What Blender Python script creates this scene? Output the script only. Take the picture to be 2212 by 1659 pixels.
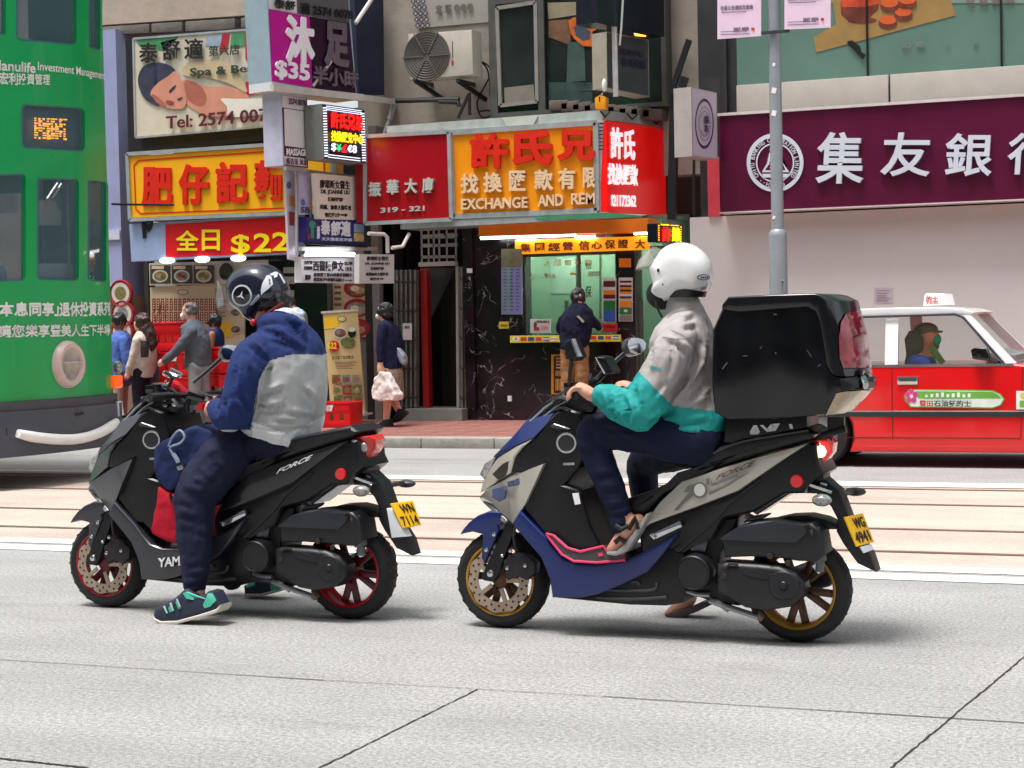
import bpy, bmesh, math, random
from mathutils import Vector, Matrix
RND = random.Random(11)
SC = bpy.context.scene
COL = SC.collection
for _o in list(bpy.data.objects):
    bpy.data.objects.remove(_o)

# ------------------------------------------------------------------ camera
CAM_F, CAM_YAW, CAM_PITCH, CAM_ROLL, CAM_H = 3885.1, 0.3878, -0.0350, -0.0213, 1.4541
CW, CH = 2212.0, 1659.0
_cy, _sy = math.cos(CAM_YAW), math.sin(CAM_YAW)
_fw = Vector((-_sy*math.cos(CAM_PITCH), _cy*math.cos(CAM_PITCH), math.sin(CAM_PITCH)))
_rt = Vector((_cy, _sy, 0.0))
_up = _rt.cross(_fw)
_c, _s = math.cos(CAM_ROLL), math.sin(CAM_ROLL)
CR = _c*_rt + _s*_up
CU = -_s*_rt + _c*_up
CO = Vector((0, 0, CAM_H))
cam_d = bpy.data.cameras.new('camera')
cam = bpy.data.objects.new('camera', cam_d)
COL.objects.link(cam)
_m = Matrix((CR, CU, -_fw)).transposed().to_4x4()
_m.translation = CO
cam.matrix_world = _m
cam_d.sensor_width = 36.0
cam_d.lens = CAM_F/CW*36.0
cam_d.clip_end = 2000
cam_d.clip_start = 0.05
SC.camera = cam

# ------------------------------------------------------------------ world, sun, exposure
SUN_EL, SUN_AZ = math.radians(74), math.radians(208)     # azimuth measured from +Y towards +X
world = bpy.data.worlds.new('World')
SC.world = world
world.use_nodes = True
_nt = world.node_tree
_sky = _nt.nodes.new('ShaderNodeTexSky')
_sky.sky_type = 'NISHITA'
_sky.sun_disc = False
_sky.sun_elevation = SUN_EL
_sky.sun_rotation = SUN_AZ
_sky.air_density = 1.0
_sky.dust_density = 4.0
_hsv = _nt.nodes.new('ShaderNodeHueSaturation')
_hsv.inputs['Saturation'].default_value = 0.28
_bg = _nt.nodes['Background']
_bg.inputs['Strength'].default_value = 0.095
_nt.links.new(_sky.outputs[0], _hsv.inputs['Color'])
_nt.links.new(_hsv.outputs[0], _bg.inputs[0])
sun_d = bpy.data.lights.new('sun', 'SUN')
sun_d.energy = 1.5
sun_d.angle = math.radians(16)
sun_d.color = (1.0, 0.975, 0.94)
sun = bpy.data.objects.new('sun', sun_d)
COL.objects.link(sun)
_sd = Vector((math.cos(SUN_EL)*math.sin(SUN_AZ), math.cos(SUN_EL)*math.cos(SUN_AZ), math.sin(SUN_EL)))
sun.rotation_euler = _sd.to_track_quat('Z', 'Y').to_euler()
sun.location = (0, -5, 30)
SC.view_settings.view_transform = 'Standard'
SC.view_settings.look = 'None'
SC.view_settings.exposure = 1.34
SC.view_settings.gamma = 1.0
SC.cycles.max_bounces = 8
SC.cycles.transparent_max_bounces = 16

# ------------------------------------------------------------------ picture to place
def ray(x, y):
    return _fw + (x-CW/2)/CAM_F*CR - (y-CH/2)/CAM_F*CU
def G(x, y, z=0.0):
    d = ray(x, y); return CO + d*((z-CAM_H)/d.z)
def FY(x, y, Y):
    d = ray(x, y); return CO + d*(Y/d.y)
class Plane:
    def __init__(s, O, n): s.O, s.n = O, n.normalized()
    def __call__(s, x, y, off=0.0):
        d = ray(x, y); return CO + d*(((s.O + s.n*off - CO).dot(s.n))/d.dot(s.n))
def plane_edge(a, b, Y):
    """vertical plane through two picture points that lie at one height; the first one stands at depth Y"""
    A = FY(*a, Y); B = G(*b, A.z); r = (B-A).normalized()
    return Plane(A, r.cross(Vector((0, 0, 1))))
_Z = {'A': (0, 0, .37975), 'B': (0, 500, .42195), 'C': (600, 0, .33755), 'D': (600, 500, .37372), 'E': (1080, 0, .33755),
      'F': (1080, 530, .34358), 'G': (1640, 0, .39783), 'H': (1640, 560, .39783), 'I': (140, 900, .39783), 'J': (500, 980, .34961),
      'K': (1100, 880, .40989), 'L': (1600, 980, .38577), 'M': (380, 630, .30139), 'N': (1360, 580, .36166), 'O': (1700, 680, .26522),
      'P': (0, 820, .42), 'S': (0, 0, 1.0)}
def q(z, u, v):
    a, b, s = _Z[z]; return ((a+u*s)*.87778, (b+v*s)*.87778)

# ------------------------------------------------------------------ materials
def lin(c):
    return tuple((v/255/12.92 if v/255 <= .04045 else ((v/255+.055)/1.055)**2.4) for v in c)
_mats = {}
def M(name, rgb, rough=.5, metal=0.0, var=.12, scale=6.0, bump=0.0, coat=0.0, emit=0.0, trans=0.0, alpha=1.0, detail=4, bscale=None, spec=.5, stretch=None, dirt=0.0):
    if name in _mats: return _mats[name]
    m = bpy.data.materials.new(name); m.use_nodes = True
    n, l = m.node_tree.nodes, m.node_tree.links
    b = n['Principled BSDF']
    c = lin(rgb)
    b.inputs['Roughness'].default_value = rough
    b.inputs['Metallic'].default_value = metal
    b.inputs['Coat Weight'].default_value = coat
    b.inputs['Coat Roughness'].default_value = .05
    b.inputs['Transmission Weight'].default_value = trans
    b.inputs['Alpha'].default_value = alpha
    b.inputs['Specular IOR Level'].default_value = spec
    tc = n.new('ShaderNodeTexCoord')
    src = tc.outputs['Object']
    if stretch:
        mp = n.new('ShaderNodeMapping'); mp.inputs['Scale'].default_value = stretch
        l.new(src, mp.inputs[0]); src = mp.outputs[0]
    if var > 0:
        t = n.new('ShaderNodeTexNoise'); t.inputs['Scale'].default_value = scale; t.inputs['Detail'].default_value = detail
        t.inputs['Roughness'].default_value = .6
        l.new(src, t.inputs['Vector'])
        r = n.new('ShaderNodeMapRange'); r.inputs['From Min'].default_value = .3; r.inputs['From Max'].default_value = .7
        r.inputs['To Min'].default_value = 1-var; r.inputs['To Max'].default_value = 1+var
        l.new(t.outputs['Fac'], r.inputs['Value'])
        mx = n.new('ShaderNodeMix'); mx.data_type = 'RGBA'; mx.blend_type = 'MULTIPLY'; mx.inputs['Factor'].default_value = 1
        mx.inputs['A'].default_value = (*c, 1)
        l.new(r.outputs[0], mx.inputs['B'])
        out = mx.outputs['Result']
        if dirt > 0:
            t2 = n.new('ShaderNodeTexNoise'); t2.inputs['Scale'].default_value = scale*.35; t2.inputs['Detail'].default_value = 8
            t2.inputs['Roughness'].default_value = .7
            l.new(src, t2.inputs['Vector'])
            r2 = n.new('ShaderNodeMapRange'); r2.inputs['From Min'].default_value = .52; r2.inputs['From Max'].default_value = .72
            r2.inputs['To Max'].default_value = dirt
            l.new(t2.outputs['Fac'], r2.inputs['Value'])
            m2 = n.new('ShaderNodeMix'); m2.data_type = 'RGBA'
            l.new(r2.outputs[0], m2.inputs['Factor']); l.new(out, m2.inputs['A']); m2.inputs['B'].default_value = (.16, .14, .115, 1)
            out = m2.outputs['Result']
        l.new(out, b.inputs['Base Color'])
        rr = n.new('ShaderNodeMapRange'); rr.inputs['To Min'].default_value = max(.02, rough*.8); rr.inputs['To Max'].default_value = min(1, rough*1.2)
        l.new(t.outputs['Fac'], rr.inputs['Value']); l.new(rr.outputs[0], b.inputs['Roughness'])
    else:
        b.inputs['Base Color'].default_value = (*c, 1)
    if emit > 0:
        b.inputs['Emission Color'].default_value = (*c, 1); b.inputs['Emission Strength'].default_value = emit
    if bump > 0:
        t = n.new('ShaderNodeTexNoise'); t.inputs['Scale'].default_value = bscale or scale*6; t.inputs['Detail'].default_value = 5
        l.new(src, t.inputs['Vector'])
        bp = n.new('ShaderNodeBump'); bp.inputs['Strength'].default_value = bump; bp.inputs['Distance'].default_value = .02
        l.new(t.outputs['Fac'], bp.inputs['Height']); l.new(bp.outputs[0], b.inputs['Normal'])
    _mats[name] = m
    return m
def glass(name, rgb, alpha=.35, rough=.03):
    """thin pane: part see-through, part tinted, mirror-like"""
    if name in _mats: return _mats[name]
    m = bpy.data.materials.new(name); m.use_nodes = True
    n, l = m.node_tree.nodes, m.node_tree.links
    b = n['Principled BSDF']; b.inputs['Base Color'].default_value = (*lin(rgb), 1); b.inputs['Roughness'].default_value = rough
    b.inputs['Alpha'].default_value = alpha
    _mats[name] = m
    return m

# ------------------------------------------------------------------ things and parts
def prop(o, label=None, cat=None, group=None, kind=None):
    if label: o['label'] = label
    if cat: o['category'] = cat
    if group: o['group'] = group
    if kind: o['kind'] = kind
    return o
def thing(name, label, cat, loc=(0, 0, 0), group=None):
    o = bpy.data.objects.new(name, None); COL.objects.link(o)
    o.location = loc; o.empty_display_size = .2
    return prop(o, label, cat, group)
def world_loc(o):
    v = Vector((0, 0, 0))
    while o is not None: v += Vector(o.location); o = o.parent
    return v
def link(name, me, mats, parent=None, smooth=35):
    o = bpy.data.objects.new(name, me); COL.objects.link(o)
    for m in (mats if isinstance(mats, (list, tuple)) else [mats]): me.materials.append(m)
    if parent is not None:
        off = world_loc(parent); me.transform(Matrix.Translation(-off)); o.parent = parent
    if smooth:
        me.polygons.foreach_set('use_smooth', [True]*len(me.polygons)); me.set_sharp_from_angle(angle=math.radians(smooth))
    me.update()
    return o
Zv = Vector((0, 0, 1)); Yv = Vector((0, 1, 0)); Xv = Vector((1, 0, 0))
class MB:
    def __init__(s, off=None): s.bm = bmesh.new(); s.off = off; s.mi = 0
    def _face(s, vs):
        try:
            f = s.bm.faces.new(vs); f.material_index = s.mi; return f
        except ValueError: return None
    def poly(s, pts):
        return s._face([s.bm.verts.new(p) for p in pts])
    def merge(s, bm2):
        me = bpy.data.meshes.new('t'); bm2.to_mesh(me); bm2.free()
        n0 = len(s.bm.faces); s.bm.from_mesh(me); bpy.data.meshes.remove(me)
        s.bm.faces.ensure_lookup_table()
        for f in s.bm.faces[n0:]: f.material_index = s.mi
    def prism(s, pts, d, bevel=0.0, seg=2, far=None, both=False):
        """polygon pts swept by d (or to the list far); bevel rounds the near rim"""
        bm = bmesh.new()
        a = [bm.verts.new(p) for p in pts]
        b = [bm.verts.new(p) for p in (far or [p+d for p in pts])]
        n = len(a)
        fa = bm.faces.new(a); fb = bm.faces.new(b[::-1])
        for i in range(n): bm.faces.new((a[i], b[i], b[(i+1) % n], a[(i+1) % n]))
        bmesh.ops.recalc_face_normals(bm, faces=bm.faces)
        if bevel > 0:
            es = list(fa.edges)
            if both: es += list(fb.edges)
            bmesh.ops.bevel(bm, geom=es, offset=bevel, segments=seg, profile=.6, affect='EDGES', clamp_overlap=True)
        bmesh.ops.triangulate(bm, faces=[f for f in bm.faces if len(f.verts) > 4])
        s.merge(bm); return s
    def box(s, c, sz, rot=None, bevel=0.0, seg=2):
        bm = bmesh.new()
        bmesh.ops.create_cube(bm, size=1.0)
        bmesh.ops.scale(bm, vec=sz, verts=bm.verts)
        if bevel > 0: bmesh.ops.bevel(bm, geom=list(bm.edges), offset=bevel, segments=seg, profile=.5, affect='EDGES', clamp_overlap=True)
        if rot is not None: bmesh.ops.transform(bm, matrix=rot.to_4x4(), verts=bm.verts)
        bmesh.ops.translate(bm, vec=c, verts=bm.verts)
        s.merge(bm); return s
    def span(s, a, b, bevel=0.0):
        """axis-aligned box between two corners"""
        a, b = Vector(a), Vector(b)
        return s.box((a+b)/2, [abs(x) for x in (b-a)], bevel=bevel)
    def bar(s, a, b, w, h, upv=Zv, bevel=0.0):
        a, b = Vector(a), Vector(b); d = b-a; x = d.normalized()
        y = upv.cross(x)
        y = y.normalized() if y.length > 1e-4 else Xv.cross(x).normalized()
        z = x.cross(y)
        return s.box((a+b)/2, (d.length, w, h), Matrix((x, y, z)).transposed(), bevel)
    def tube(s, path, r, n=8, caps=True, flat=1.0, upv=None, smooth_path=0):
        path = [Vector(p) for p in path]
        rs = list(r) if isinstance(r, (list, tuple)) else [r]*len(path)
        if smooth_path:
            np_, nr = [], []
            m = len(path)
            for i in range(m-1):
                p0, p1, p2, p3 = path[max(i-1, 0)], path[i], path[i+1], path[min(i+2, m-1)]
                for k in range(smooth_path):
                    t = k/smooth_path
                    np_.append(.5*((2*p1)+(p2-p0)*t+(2*p0-5*p1+4*p2-p3)*t*t+(3*p1-p0-3*p2+p3)*t**3))
                    nr.append(rs[i]*(1-t)+rs[i+1]*t)
            np_.append(path[-1]); nr.append(rs[-1]); path, rs = np_, nr
        rings = []
        u0 = upv
        for i, p in enumerate(path):
            t = (path[min(i+1, len(path)-1)]-path[max(i-1, 0)]).normalized()
            if u0 is None:
                u0 = Zv if abs(t.z) < .9 else Xv
            u = (u0 - t*u0.dot(t))
            u = u.normalized() if u.length > 1e-5 else t.orthogonal().normalized()
            w = t.cross(u)
            if upv is None: u0 = u
            rr = rs[i]; fl = flat[i] if isinstance(flat, (list, tuple)) and len(flat) == len(path) else (flat if not isinstance(flat, (list, tuple)) else 1)
            rings.append([s.bm.verts.new(p+u*(rr*math.cos(a))+w*(rr*fl*math.sin(a))) for a in [2*math.pi*k/n for k in range(n)]])
        for i in range(len(rings)-1):
            for k in range(n): s._face((rings[i][k], rings[i][(k+1) % n], rings[i+1][(k+1) % n], rings[i+1][k]))
        if caps: s._face(rings[0][::-1]); s._face(rings[-1])
        return s
    def lathe(s, c, axis, prof, n=24, a0=0.0, a1=2*math.pi, upv=None):
        """profile of (radius, distance along axis)"""
        c = Vector(c); ax = Vector(axis).normalized()
        u = (upv or (Zv if abs(ax.z) < .9 else Xv)); u = (u-ax*u.dot(ax)).normalized(); w = ax.cross(u)
        full = abs(a1-a0-2*math.pi) < 1e-4; m = n if full else n+1
        rings = [[s.bm.verts.new(c+ax*h+(u*math.cos(a0+(a1-a0)*k/n)+w*math.sin(a0+(a1-a0)*k/n))*max(r, 1e-4)) for k in range(m)] for r, h in prof]
        for i in range(len(rings)-1):
            for k in range(n):
                k2 = (k+1) % m
                s._face((rings[i][k], rings[i][k2], rings[i+1][k2], rings[i+1][k]))
        return s
    def ell(s, c, r, n=16, m=10, rot=None):
        bm = bmesh.new(); bmesh.ops.create_uvsphere(bm, u_segments=n, v_segments=m, radius=1)
        bmesh.ops.scale(bm, vec=r, verts=bm.verts)
        if rot is not None: bmesh.ops.transform(bm, matrix=rot.to_4x4(), verts=bm.verts)
        bmesh.ops.translate(bm, vec=c, verts=bm.verts); s.merge(bm); return s
    def mesh(s):
        bmesh.ops.remove_doubles(s.bm, verts=s.bm.verts, dist=1e-5)
        bmesh.ops.recalc_face_normals(s.bm, faces=s.bm.faces)
        if s.off is not None: bmesh.ops.translate(s.bm, vec=s.off, verts=s.bm.verts)
        me = bpy.data.meshes.new('mesh'); s.bm.to_mesh(me); s.bm.free(); return me
    def build(s, name, mats, parent=None, label=None, smooth=35):
        o = link(name, s.mesh(), mats, parent, smooth)
        if label: o['label'] = label
        return o
    def build_each(s, name, mats, parent, smooth=35):
        """every loose piece becomes a part of its own"""
        me = s.mesh(); bm = bmesh.new(); bm.from_mesh(me); bpy.data.meshes.remove(me); todo = set(bm.faces); out = []
        while todo:
            st = [todo.pop()]; isl = [st[0]]
            while st:
                f = st.pop()
                for v in f.verts:
                    for g in v.link_faces:
                        if g in todo: todo.discard(g); st.append(g); isl.append(g)
            nm = {}; fs = []
            for f in isl: fs.append([nm.setdefault(v, len(nm)) for v in f.verts])
            m = bpy.data.meshes.new('mesh'); m.from_pydata([v.co[:] for v in nm], [], fs)
            out.append(link(name, m, mats, parent, smooth))
        bm.free(); return out
    def solo(s, name, mats, label, cat, group=None, smooth=35):
        return prop(link(name, s.mesh(), mats, None, smooth), label, cat, group)
    def struct(s, name, mats, smooth=35):
        return prop(link(name, s.mesh(), mats, None, smooth), kind='structure')
def evaluated(me, mods):
    """run modifiers [(type, {settings})] on a mesh and return the result"""
    o = bpy.data.objects.new('tmp', me); COL.objects.link(o)
    for t, kw in mods:
        md = o.modifiers.new('m', t)
        for k, v in kw.items(): setattr(md, k, v)
    dg = bpy.context.evaluated_depsgraph_get(); dg.update()
    r = bpy.data.meshes.new_from_object(o.evaluated_get(dg))
    bpy.data.objects.remove(o); bpy.data.meshes.remove(me)
    return r
def cut(me, cutters):
    """boolean difference of a mesh with other meshes"""
    o = bpy.data.objects.new('tmp', me); COL.objects.link(o); cs = []
    for c in cutters:
        k = bpy.data.objects.new('cut', c); COL.objects.link(k); cs.append(k)
        md = o.modifiers.new('b', 'BOOLEAN'); md.operation = 'DIFFERENCE'; md.object = k; md.solver = 'EXACT'
    dg = bpy.context.evaluated_depsgraph_get(); dg.update()
    r = bpy.data.meshes.new_from_object(o.evaluated_get(dg))
    for k in cs: bpy.data.objects.remove(k)
    bpy.data.objects.remove(o)
    return r
# ------------------------------------------------------------------ lettering
_glyph = {}
def glyphs(s, bold):
    k = (s, bold)
    if k not in _glyph:
        c = bpy.data.curves.new('t', 'FONT'); c.body = s; c.size = 1; c.offset = bold; c.resolution_u = 3
        o = bpy.data.objects.new('t', c); COL.objects.link(o)
        dg = bpy.context.evaluated_depsgraph_get(); dg.update()
        me = bpy.data.meshes.new_from_object(o.evaluated_get(dg))
        vs = [v.co.copy() for v in me.vertices]; fs = [list(p.vertices) for p in me.polygons]
        bpy.data.objects.remove(o); bpy.data.curves.remove(c); bpy.data.meshes.remove(me)
        _glyph[k] = (vs, fs)
    return _glyph[k]
def letters(items, mat, parent, name='lettering', depth=.004, off=None, lift=.003, bold=.012):
    """items: (text, TL, TR, BL[, bold[, slant]]) corners in the world; one flat raised mesh"""
    bm = bmesh.new()
    for it in items:
        s, TL, TR, BL = it[:4]; bo = it[4] if len(it) > 4 and it[4] is not None else bold; sl = it[5] if len(it) > 5 else 0
        vs, fs = glyphs(s, min(bo, .014))
        if not vs: continue
        x0 = min(v.x for v in vs); x1 = max(v.x for v in vs); y0 = min(v.y for v in vs); y1 = max(v.y for v in vs)
        X = TR-TL; Y = TL-BL; nrm = X.cross(Y).normalized()
        nch = max(1, len(s.replace(' ', '')))
        # heavy lettering: the same strokes laid a few times, each a hair higher
        hv = (bo-.014)*Y.length if bo > .016 else 0
        shifts = [(0, 0)] + ([(hv*math.cos(k*math.pi/3), hv*math.sin(k*math.pi/3)) for k in range(6)] if hv > 0 else [])
        xd, yd = X.normalized(), Y.normalized()
        for si, (sx, sy) in enumerate(shifts):
            bv = []
            for v in vs:
                a = (v.x-x0)/max(x1-x0, 1e-6); b = (v.y-y0)/max(y1-y0, 1e-6)
                bv.append(bm.verts.new(BL + X*(a+sl*(b-.5)) + Y*b + nrm*(lift+depth+si*.0004) + xd*sx + yd*sy))
            new = []
            for f in fs:
                try: new.append(bm.faces.new([bv[i] for i in f]))
                except ValueError: pass
            for f in new:
                f.normal_update()
                if f.normal.dot(nrm) < 0: f.normal_flip()
            bmesh.ops.remove_doubles(bm, verts=[v for v in bv if v.is_valid], dist=1e-6)
            new = [f for f in new if f.is_valid]
            if depth > 0 and new:
                r = bmesh.ops.extrude_face_region(bm, geom=new, use_keep_orig=True)
                bmesh.ops.translate(bm, vec=-nrm*depth, verts=[e for e in r['geom'] if isinstance(e, bmesh.types.BMVert)])
    if off is not None: bmesh.ops.translate(bm, vec=off, verts=bm.verts)
    me = bpy.data.meshes.new('mesh'); bm.to_mesh(me); bm.free()
    return link(name, me, mat, parent, 0)
def L3(P, x0, y0, x1, y1, sk=None):
    """text box on plane P: left, top, right, bottom in picture units; sk = drop of the right end"""
    d = sk if sk is not None else 0
    return P(x0, y0), P(x1, y0+d), P(x0, y1)
def yplane(Y): return Plane(Vector((0, Y, 0)), Vector((0, -1, 0)))
# ------------------------------------------------------------------ shared colours
WHITE = M('white_paint', (235, 235, 232), .45, var=.05)
BLACK = M('black_paint', (22, 23, 26), .4, var=.1)
DARK = M('dark_grey', (52, 54, 58), .5)
STEEL = M('steel', (150, 152, 156), .35, metal=.8, var=.15)
ALU = M('aluminium', (190, 196, 200), .35, metal=.5, var=.12, dirt=.25)
RUBBER = M('rubber', (24, 24, 26), .75, var=.15, scale=30, bump=.1)
# ------------------------------------------------------------------ ground
def concrete(name, rgb, jit, streak):
    m = bpy.data.materials.new(name); m.use_nodes = True
    n, l = m.node_tree.nodes, m.node_tree.links; b = n['Principled BSDF']; b.inputs['Roughness'].default_value = .85
    tc = n.new('ShaderNodeTexCoord')
    def noise(sc, det, stretch=(1, 1, 1), rough=.6):
        mp = n.new('ShaderNodeMapping'); mp.inputs['Scale'].default_value = stretch
        l.new(tc.outputs['Object'], mp.inputs[0])
        t = n.new('ShaderNodeTexNoise'); t.inputs['Scale'].default_value = sc; t.inputs['Detail'].default_value = det; t.inputs['Roughness'].default_value = rough
        l.new(mp.outputs[0], t.inputs['Vector']); return t.outputs['Fac']
    def ramp(v, a, b_, c, d):
        r = n.new('ShaderNodeMapRange'); r.inputs['From Min'].default_value = a; r.inputs['From Max'].default_value = b_
        r.inputs['To Min'].default_value = c; r.inputs['To Max'].default_value = d; l.new(v, r.inputs['Value']); return r.outputs[0]
    def mul(a, b_):
        x = n.new('ShaderNodeMath'); x.operation = 'MULTIPLY'; l.new(a, x.inputs[0]); l.new(b_, x.inputs[1]); return x.outputs[0]
    fine = ramp(noise(55, 4, (1, 1, 1), .75), .34, .66, 1-jit, 1+jit)
    grit = ramp(noise(230, 2), .35, .65, 1-jit*.9, 1+jit*.9)
    big = ramp(noise(.9, 5), .3, .7, .88, 1.1)
    lane = ramp(noise(1.4, 4, (.08, 1.2, 1)), .3, .7, 1-streak, 1+streak)
    f = mul(mul(fine, grit), mul(big, lane))
    mx = n.new('ShaderNodeMix'); mx.data_type = 'RGBA'; mx.blend_type = 'MULTIPLY'; mx.inputs['Factor'].default_value = 1
    mx.inputs['A'].default_value = (*lin(rgb), 1); l.new(f, mx.inputs['B'])
    mp = n.new('ShaderNodeMapping'); mp.inputs['Rotation'].default_value = (0, 0, .6); mp.inputs['Scale'].default_value = (.5, 9, 1); l.new(tc.outputs['Object'], mp.inputs[0])
    ts = n.new('ShaderNodeTexNoise'); ts.inputs['Scale'].default_value = 2.2; ts.inputs['Detail'].default_value = 5; l.new(mp.outputs[0], ts.inputs['Vector'])
    sc = ramp(ts.outputs['Fac'], .62, .7, 1, .84); f2 = mul(f, sc); l.new(f2, mx.inputs['B'])
    st = ramp(noise(1.7, 8, (.35, 1, 1), .75), .57, .70, 0, .5)
    m2 = n.new('ShaderNodeMix'); m2.data_type = 'RGBA'; l.new(st, m2.inputs['Factor']); l.new(mx.outputs['Result'], m2.inputs['A'])
    m2.inputs['B'].default_value = (*[v*.62 for v in lin(rgb)], 1)
    l.new(m2.outputs['Result'], b.inputs['Base Color'])
    bp = n.new('ShaderNodeBump'); bp.inputs['Strength'].default_value = .35; bp.inputs['Distance'].default_value = .01
    l.new(noise(110, 3), bp.inputs['Height']); l.new(bp.outputs[0], b.inputs['Normal'])
    return m
ROADM = concrete('road_concrete', (149, 148, 146), .42, .08)
TRAMM = concrete('tram_bed_concrete', (184, 168, 156), .2, .12)
PAVM = M('paving', (140, 90, 82), .8, var=.22, scale=9, bump=.3, dirt=.4)
KERBM = M('kerb_stone', (150, 146, 138), .85, var=.2, scale=7, bump=.3, dirt=.5)
LINEM = M('road_paint', (222, 220, 214), .7, var=.10, scale=9, dirt=.35)
GROOVE = M('groove', (44, 36, 30), .9, var=.2)
RUST = M('rail_steel', (150, 126, 108), .4, metal=.5, var=.3, scale=3)
def sheet(name, x0, x1, y0, y1, z, m, nx=1):
    b = MB()
    for i in range(nx):
        a, c = x0+(x1-x0)*i/nx, x0+(x1-x0)*(i+1)/nx
        b.poly([(a, y0, z), (c, y0, z), (c, y1, z), (a, y1, z)])
    return b.struct(name, m, 0)
sheet('ground', -400, 400, -300, 500, -.02, ROADM)
sheet('road', -150, 150, -40, 18.9, 0, ROADM)
sheet('tram_track_bed', -150, 150, 10.36, 15.02, .004, TRAMM)
sheet('road_line', -150, 150, 9.80, 10.04, .004, LINEM)
sheet('road_line', -150, 150, 10.14, 10.36, .004, LINEM)
sheet('road_line', -150, 150, 15.05, 15.48, .004, LINEM)
for y in (10.95, 12.10, 13.68, 14.86):
    sheet('tram_rail', -150, 150, y-.03, y+.03, .008, RUST)
    sheet('rail_groove', -150, 150, y-.052, y-.03, .007, M('rail_groove_brown', (104, 84, 70), .9))
sheet('rail_groove', -150, 150, 15.02, 15.055, .008, GROOVE)
# joints between the concrete slabs
def joint(a, b, w, z=.003):
    a, b = Vector(a), Vector(b); d = (b-a).normalized(); s = Vector((-d.y, d.x, 0))*w/2; k = MB(); n = 60
    ps = [a+(b-a)*i/n+s/w*RND.uniform(-.006, .006) for i in range(n+1)]
    ws = [.6+.8*RND.random() for _ in ps]
    for i in range(n):
        k.poly([ps[i]-s*ws[i]+Zv*z, ps[i+1]-s*ws[i+1]+Zv*z, ps[i+1]+s*ws[i+1]+Zv*z, ps[i]+s*ws[i]+Zv*z])
    k.struct('slab_joint', GROOVE, 0)
joint((-40, 6.47, 0), (-3.5, 6.47, 0), .007)
joint((-3.5, 6.47, 0), (-2.3, 6.49, 0), .004)
joint((-2.3, 6.49, 0), (30, 6.52, 0), .007)
joint(G(1032, 1490), G(640, 1685), .007)
joint(G(2240, 1397), G(1880, 1697), .007)
joint(G(-60, 1633), G(190, 1660), .014)
joint(G(1140, 979), G(1250, 976), .02)
joint((-60, 17.3, 0), (60, 17.3, 0), .012)
joint(G(2300, 1000), G(2500, 990), .03)
# the other side of the street, behind the camera: it shades the road and is mirrored in paint and glass
b = MB(); b.span((-90, -16, 0), (90, -14, 24)); b.struct('street_front', M('street_front_wall', (138, 138, 140), .8, var=.35, scale=.25), 0)
b = MB()
for i in range(-22, 22):
    for j in range(7): b.span((i*4+.5, -14.02, 1+j*3.3), (i*4+3.1, -13.9, 3+j*3.3))
b.struct('street_front_window', M('street_front_glass', (34, 38, 42), .15), 0)
# kerb and pavement
_kx = G(1075, 968).x
b = MB()
for i in range(-30, 30):
    b.span((_kx+i*.92+.004, 18.9, -.02), (_kx+(i+1)*.92-.004, 19.2, .12), bevel=.012)
b.struct('kerb', KERBM)
b = MB(); b.span((-150, 19.2, -.02), (150, 40, .117)); b.struct('pavement', PAVM)
b = MB()
for i in range(-60, 40):
    b.span((_kx+i*.4-.006, 19.22, .1), (_kx+i*.4+.006, 24, .1185))
for j in range(1, 12):
    b.span((-40, 19.2+j*.3-.005, .1), (30, 19.2+j*.3+.005, .119))
b.struct('pavement_joint', M('paving_joint', (112, 74, 68), .9), 0)
# ------------------------------------------------------------------ buildings across the street
YW = 22.5
WALL = M('beige_render', (150, 142, 132), .85, var=.2, scale=1.6, bump=.25, bscale=14, dirt=.8)
STONE = M('grey_stone', (166, 160, 152), .6, var=.07, scale=3, dirt=.12)
HOARD = M('pale_hoarding', (212, 212, 210), .45, var=.05, scale=.6, dirt=.08)
GLASSG = M('green_glass', (96, 128, 116), .12, var=.12, scale=.8)
GLASSD = M('dark_glass', (38, 46, 44), .08, var=.35, scale=1.2)
FRAME = M('window_frame', (86, 86, 82), .45, metal=.3, dirt=.2)
PILLAR = M('dark_pillar', (50, 50, 52), .4, var=.25, scale=3)
def pz(z, *uv): return [q(z, u, v) for u, v in uv]
def onp(P, pts, off=0.0): return [P(x, y, off) for x, y in pts]
def base_of(pts): return Vector((sum(p.x for p in pts)/len(pts), sum(p.y for p in pts)/len(pts), min(p.z for p in pts)))
def catmull(P, k):
    out = []; m = len(P)
    for i in range(m-1):
        p0, p1, p2, p3 = P[max(i-1, 0)], P[i], P[i+1], P[min(i+2, m-1)]
        for j in range(k):
            t = j/k
            out.append([.5*((2*b)+(c-a)*t+(2*a-5*b+4*c-d)*t*t+(3*b-a-3*c+d)*t**3) for a, b, c, d in zip(p0, p1, p2, p3)])
    out.append(list(P[-1])); return out
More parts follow.
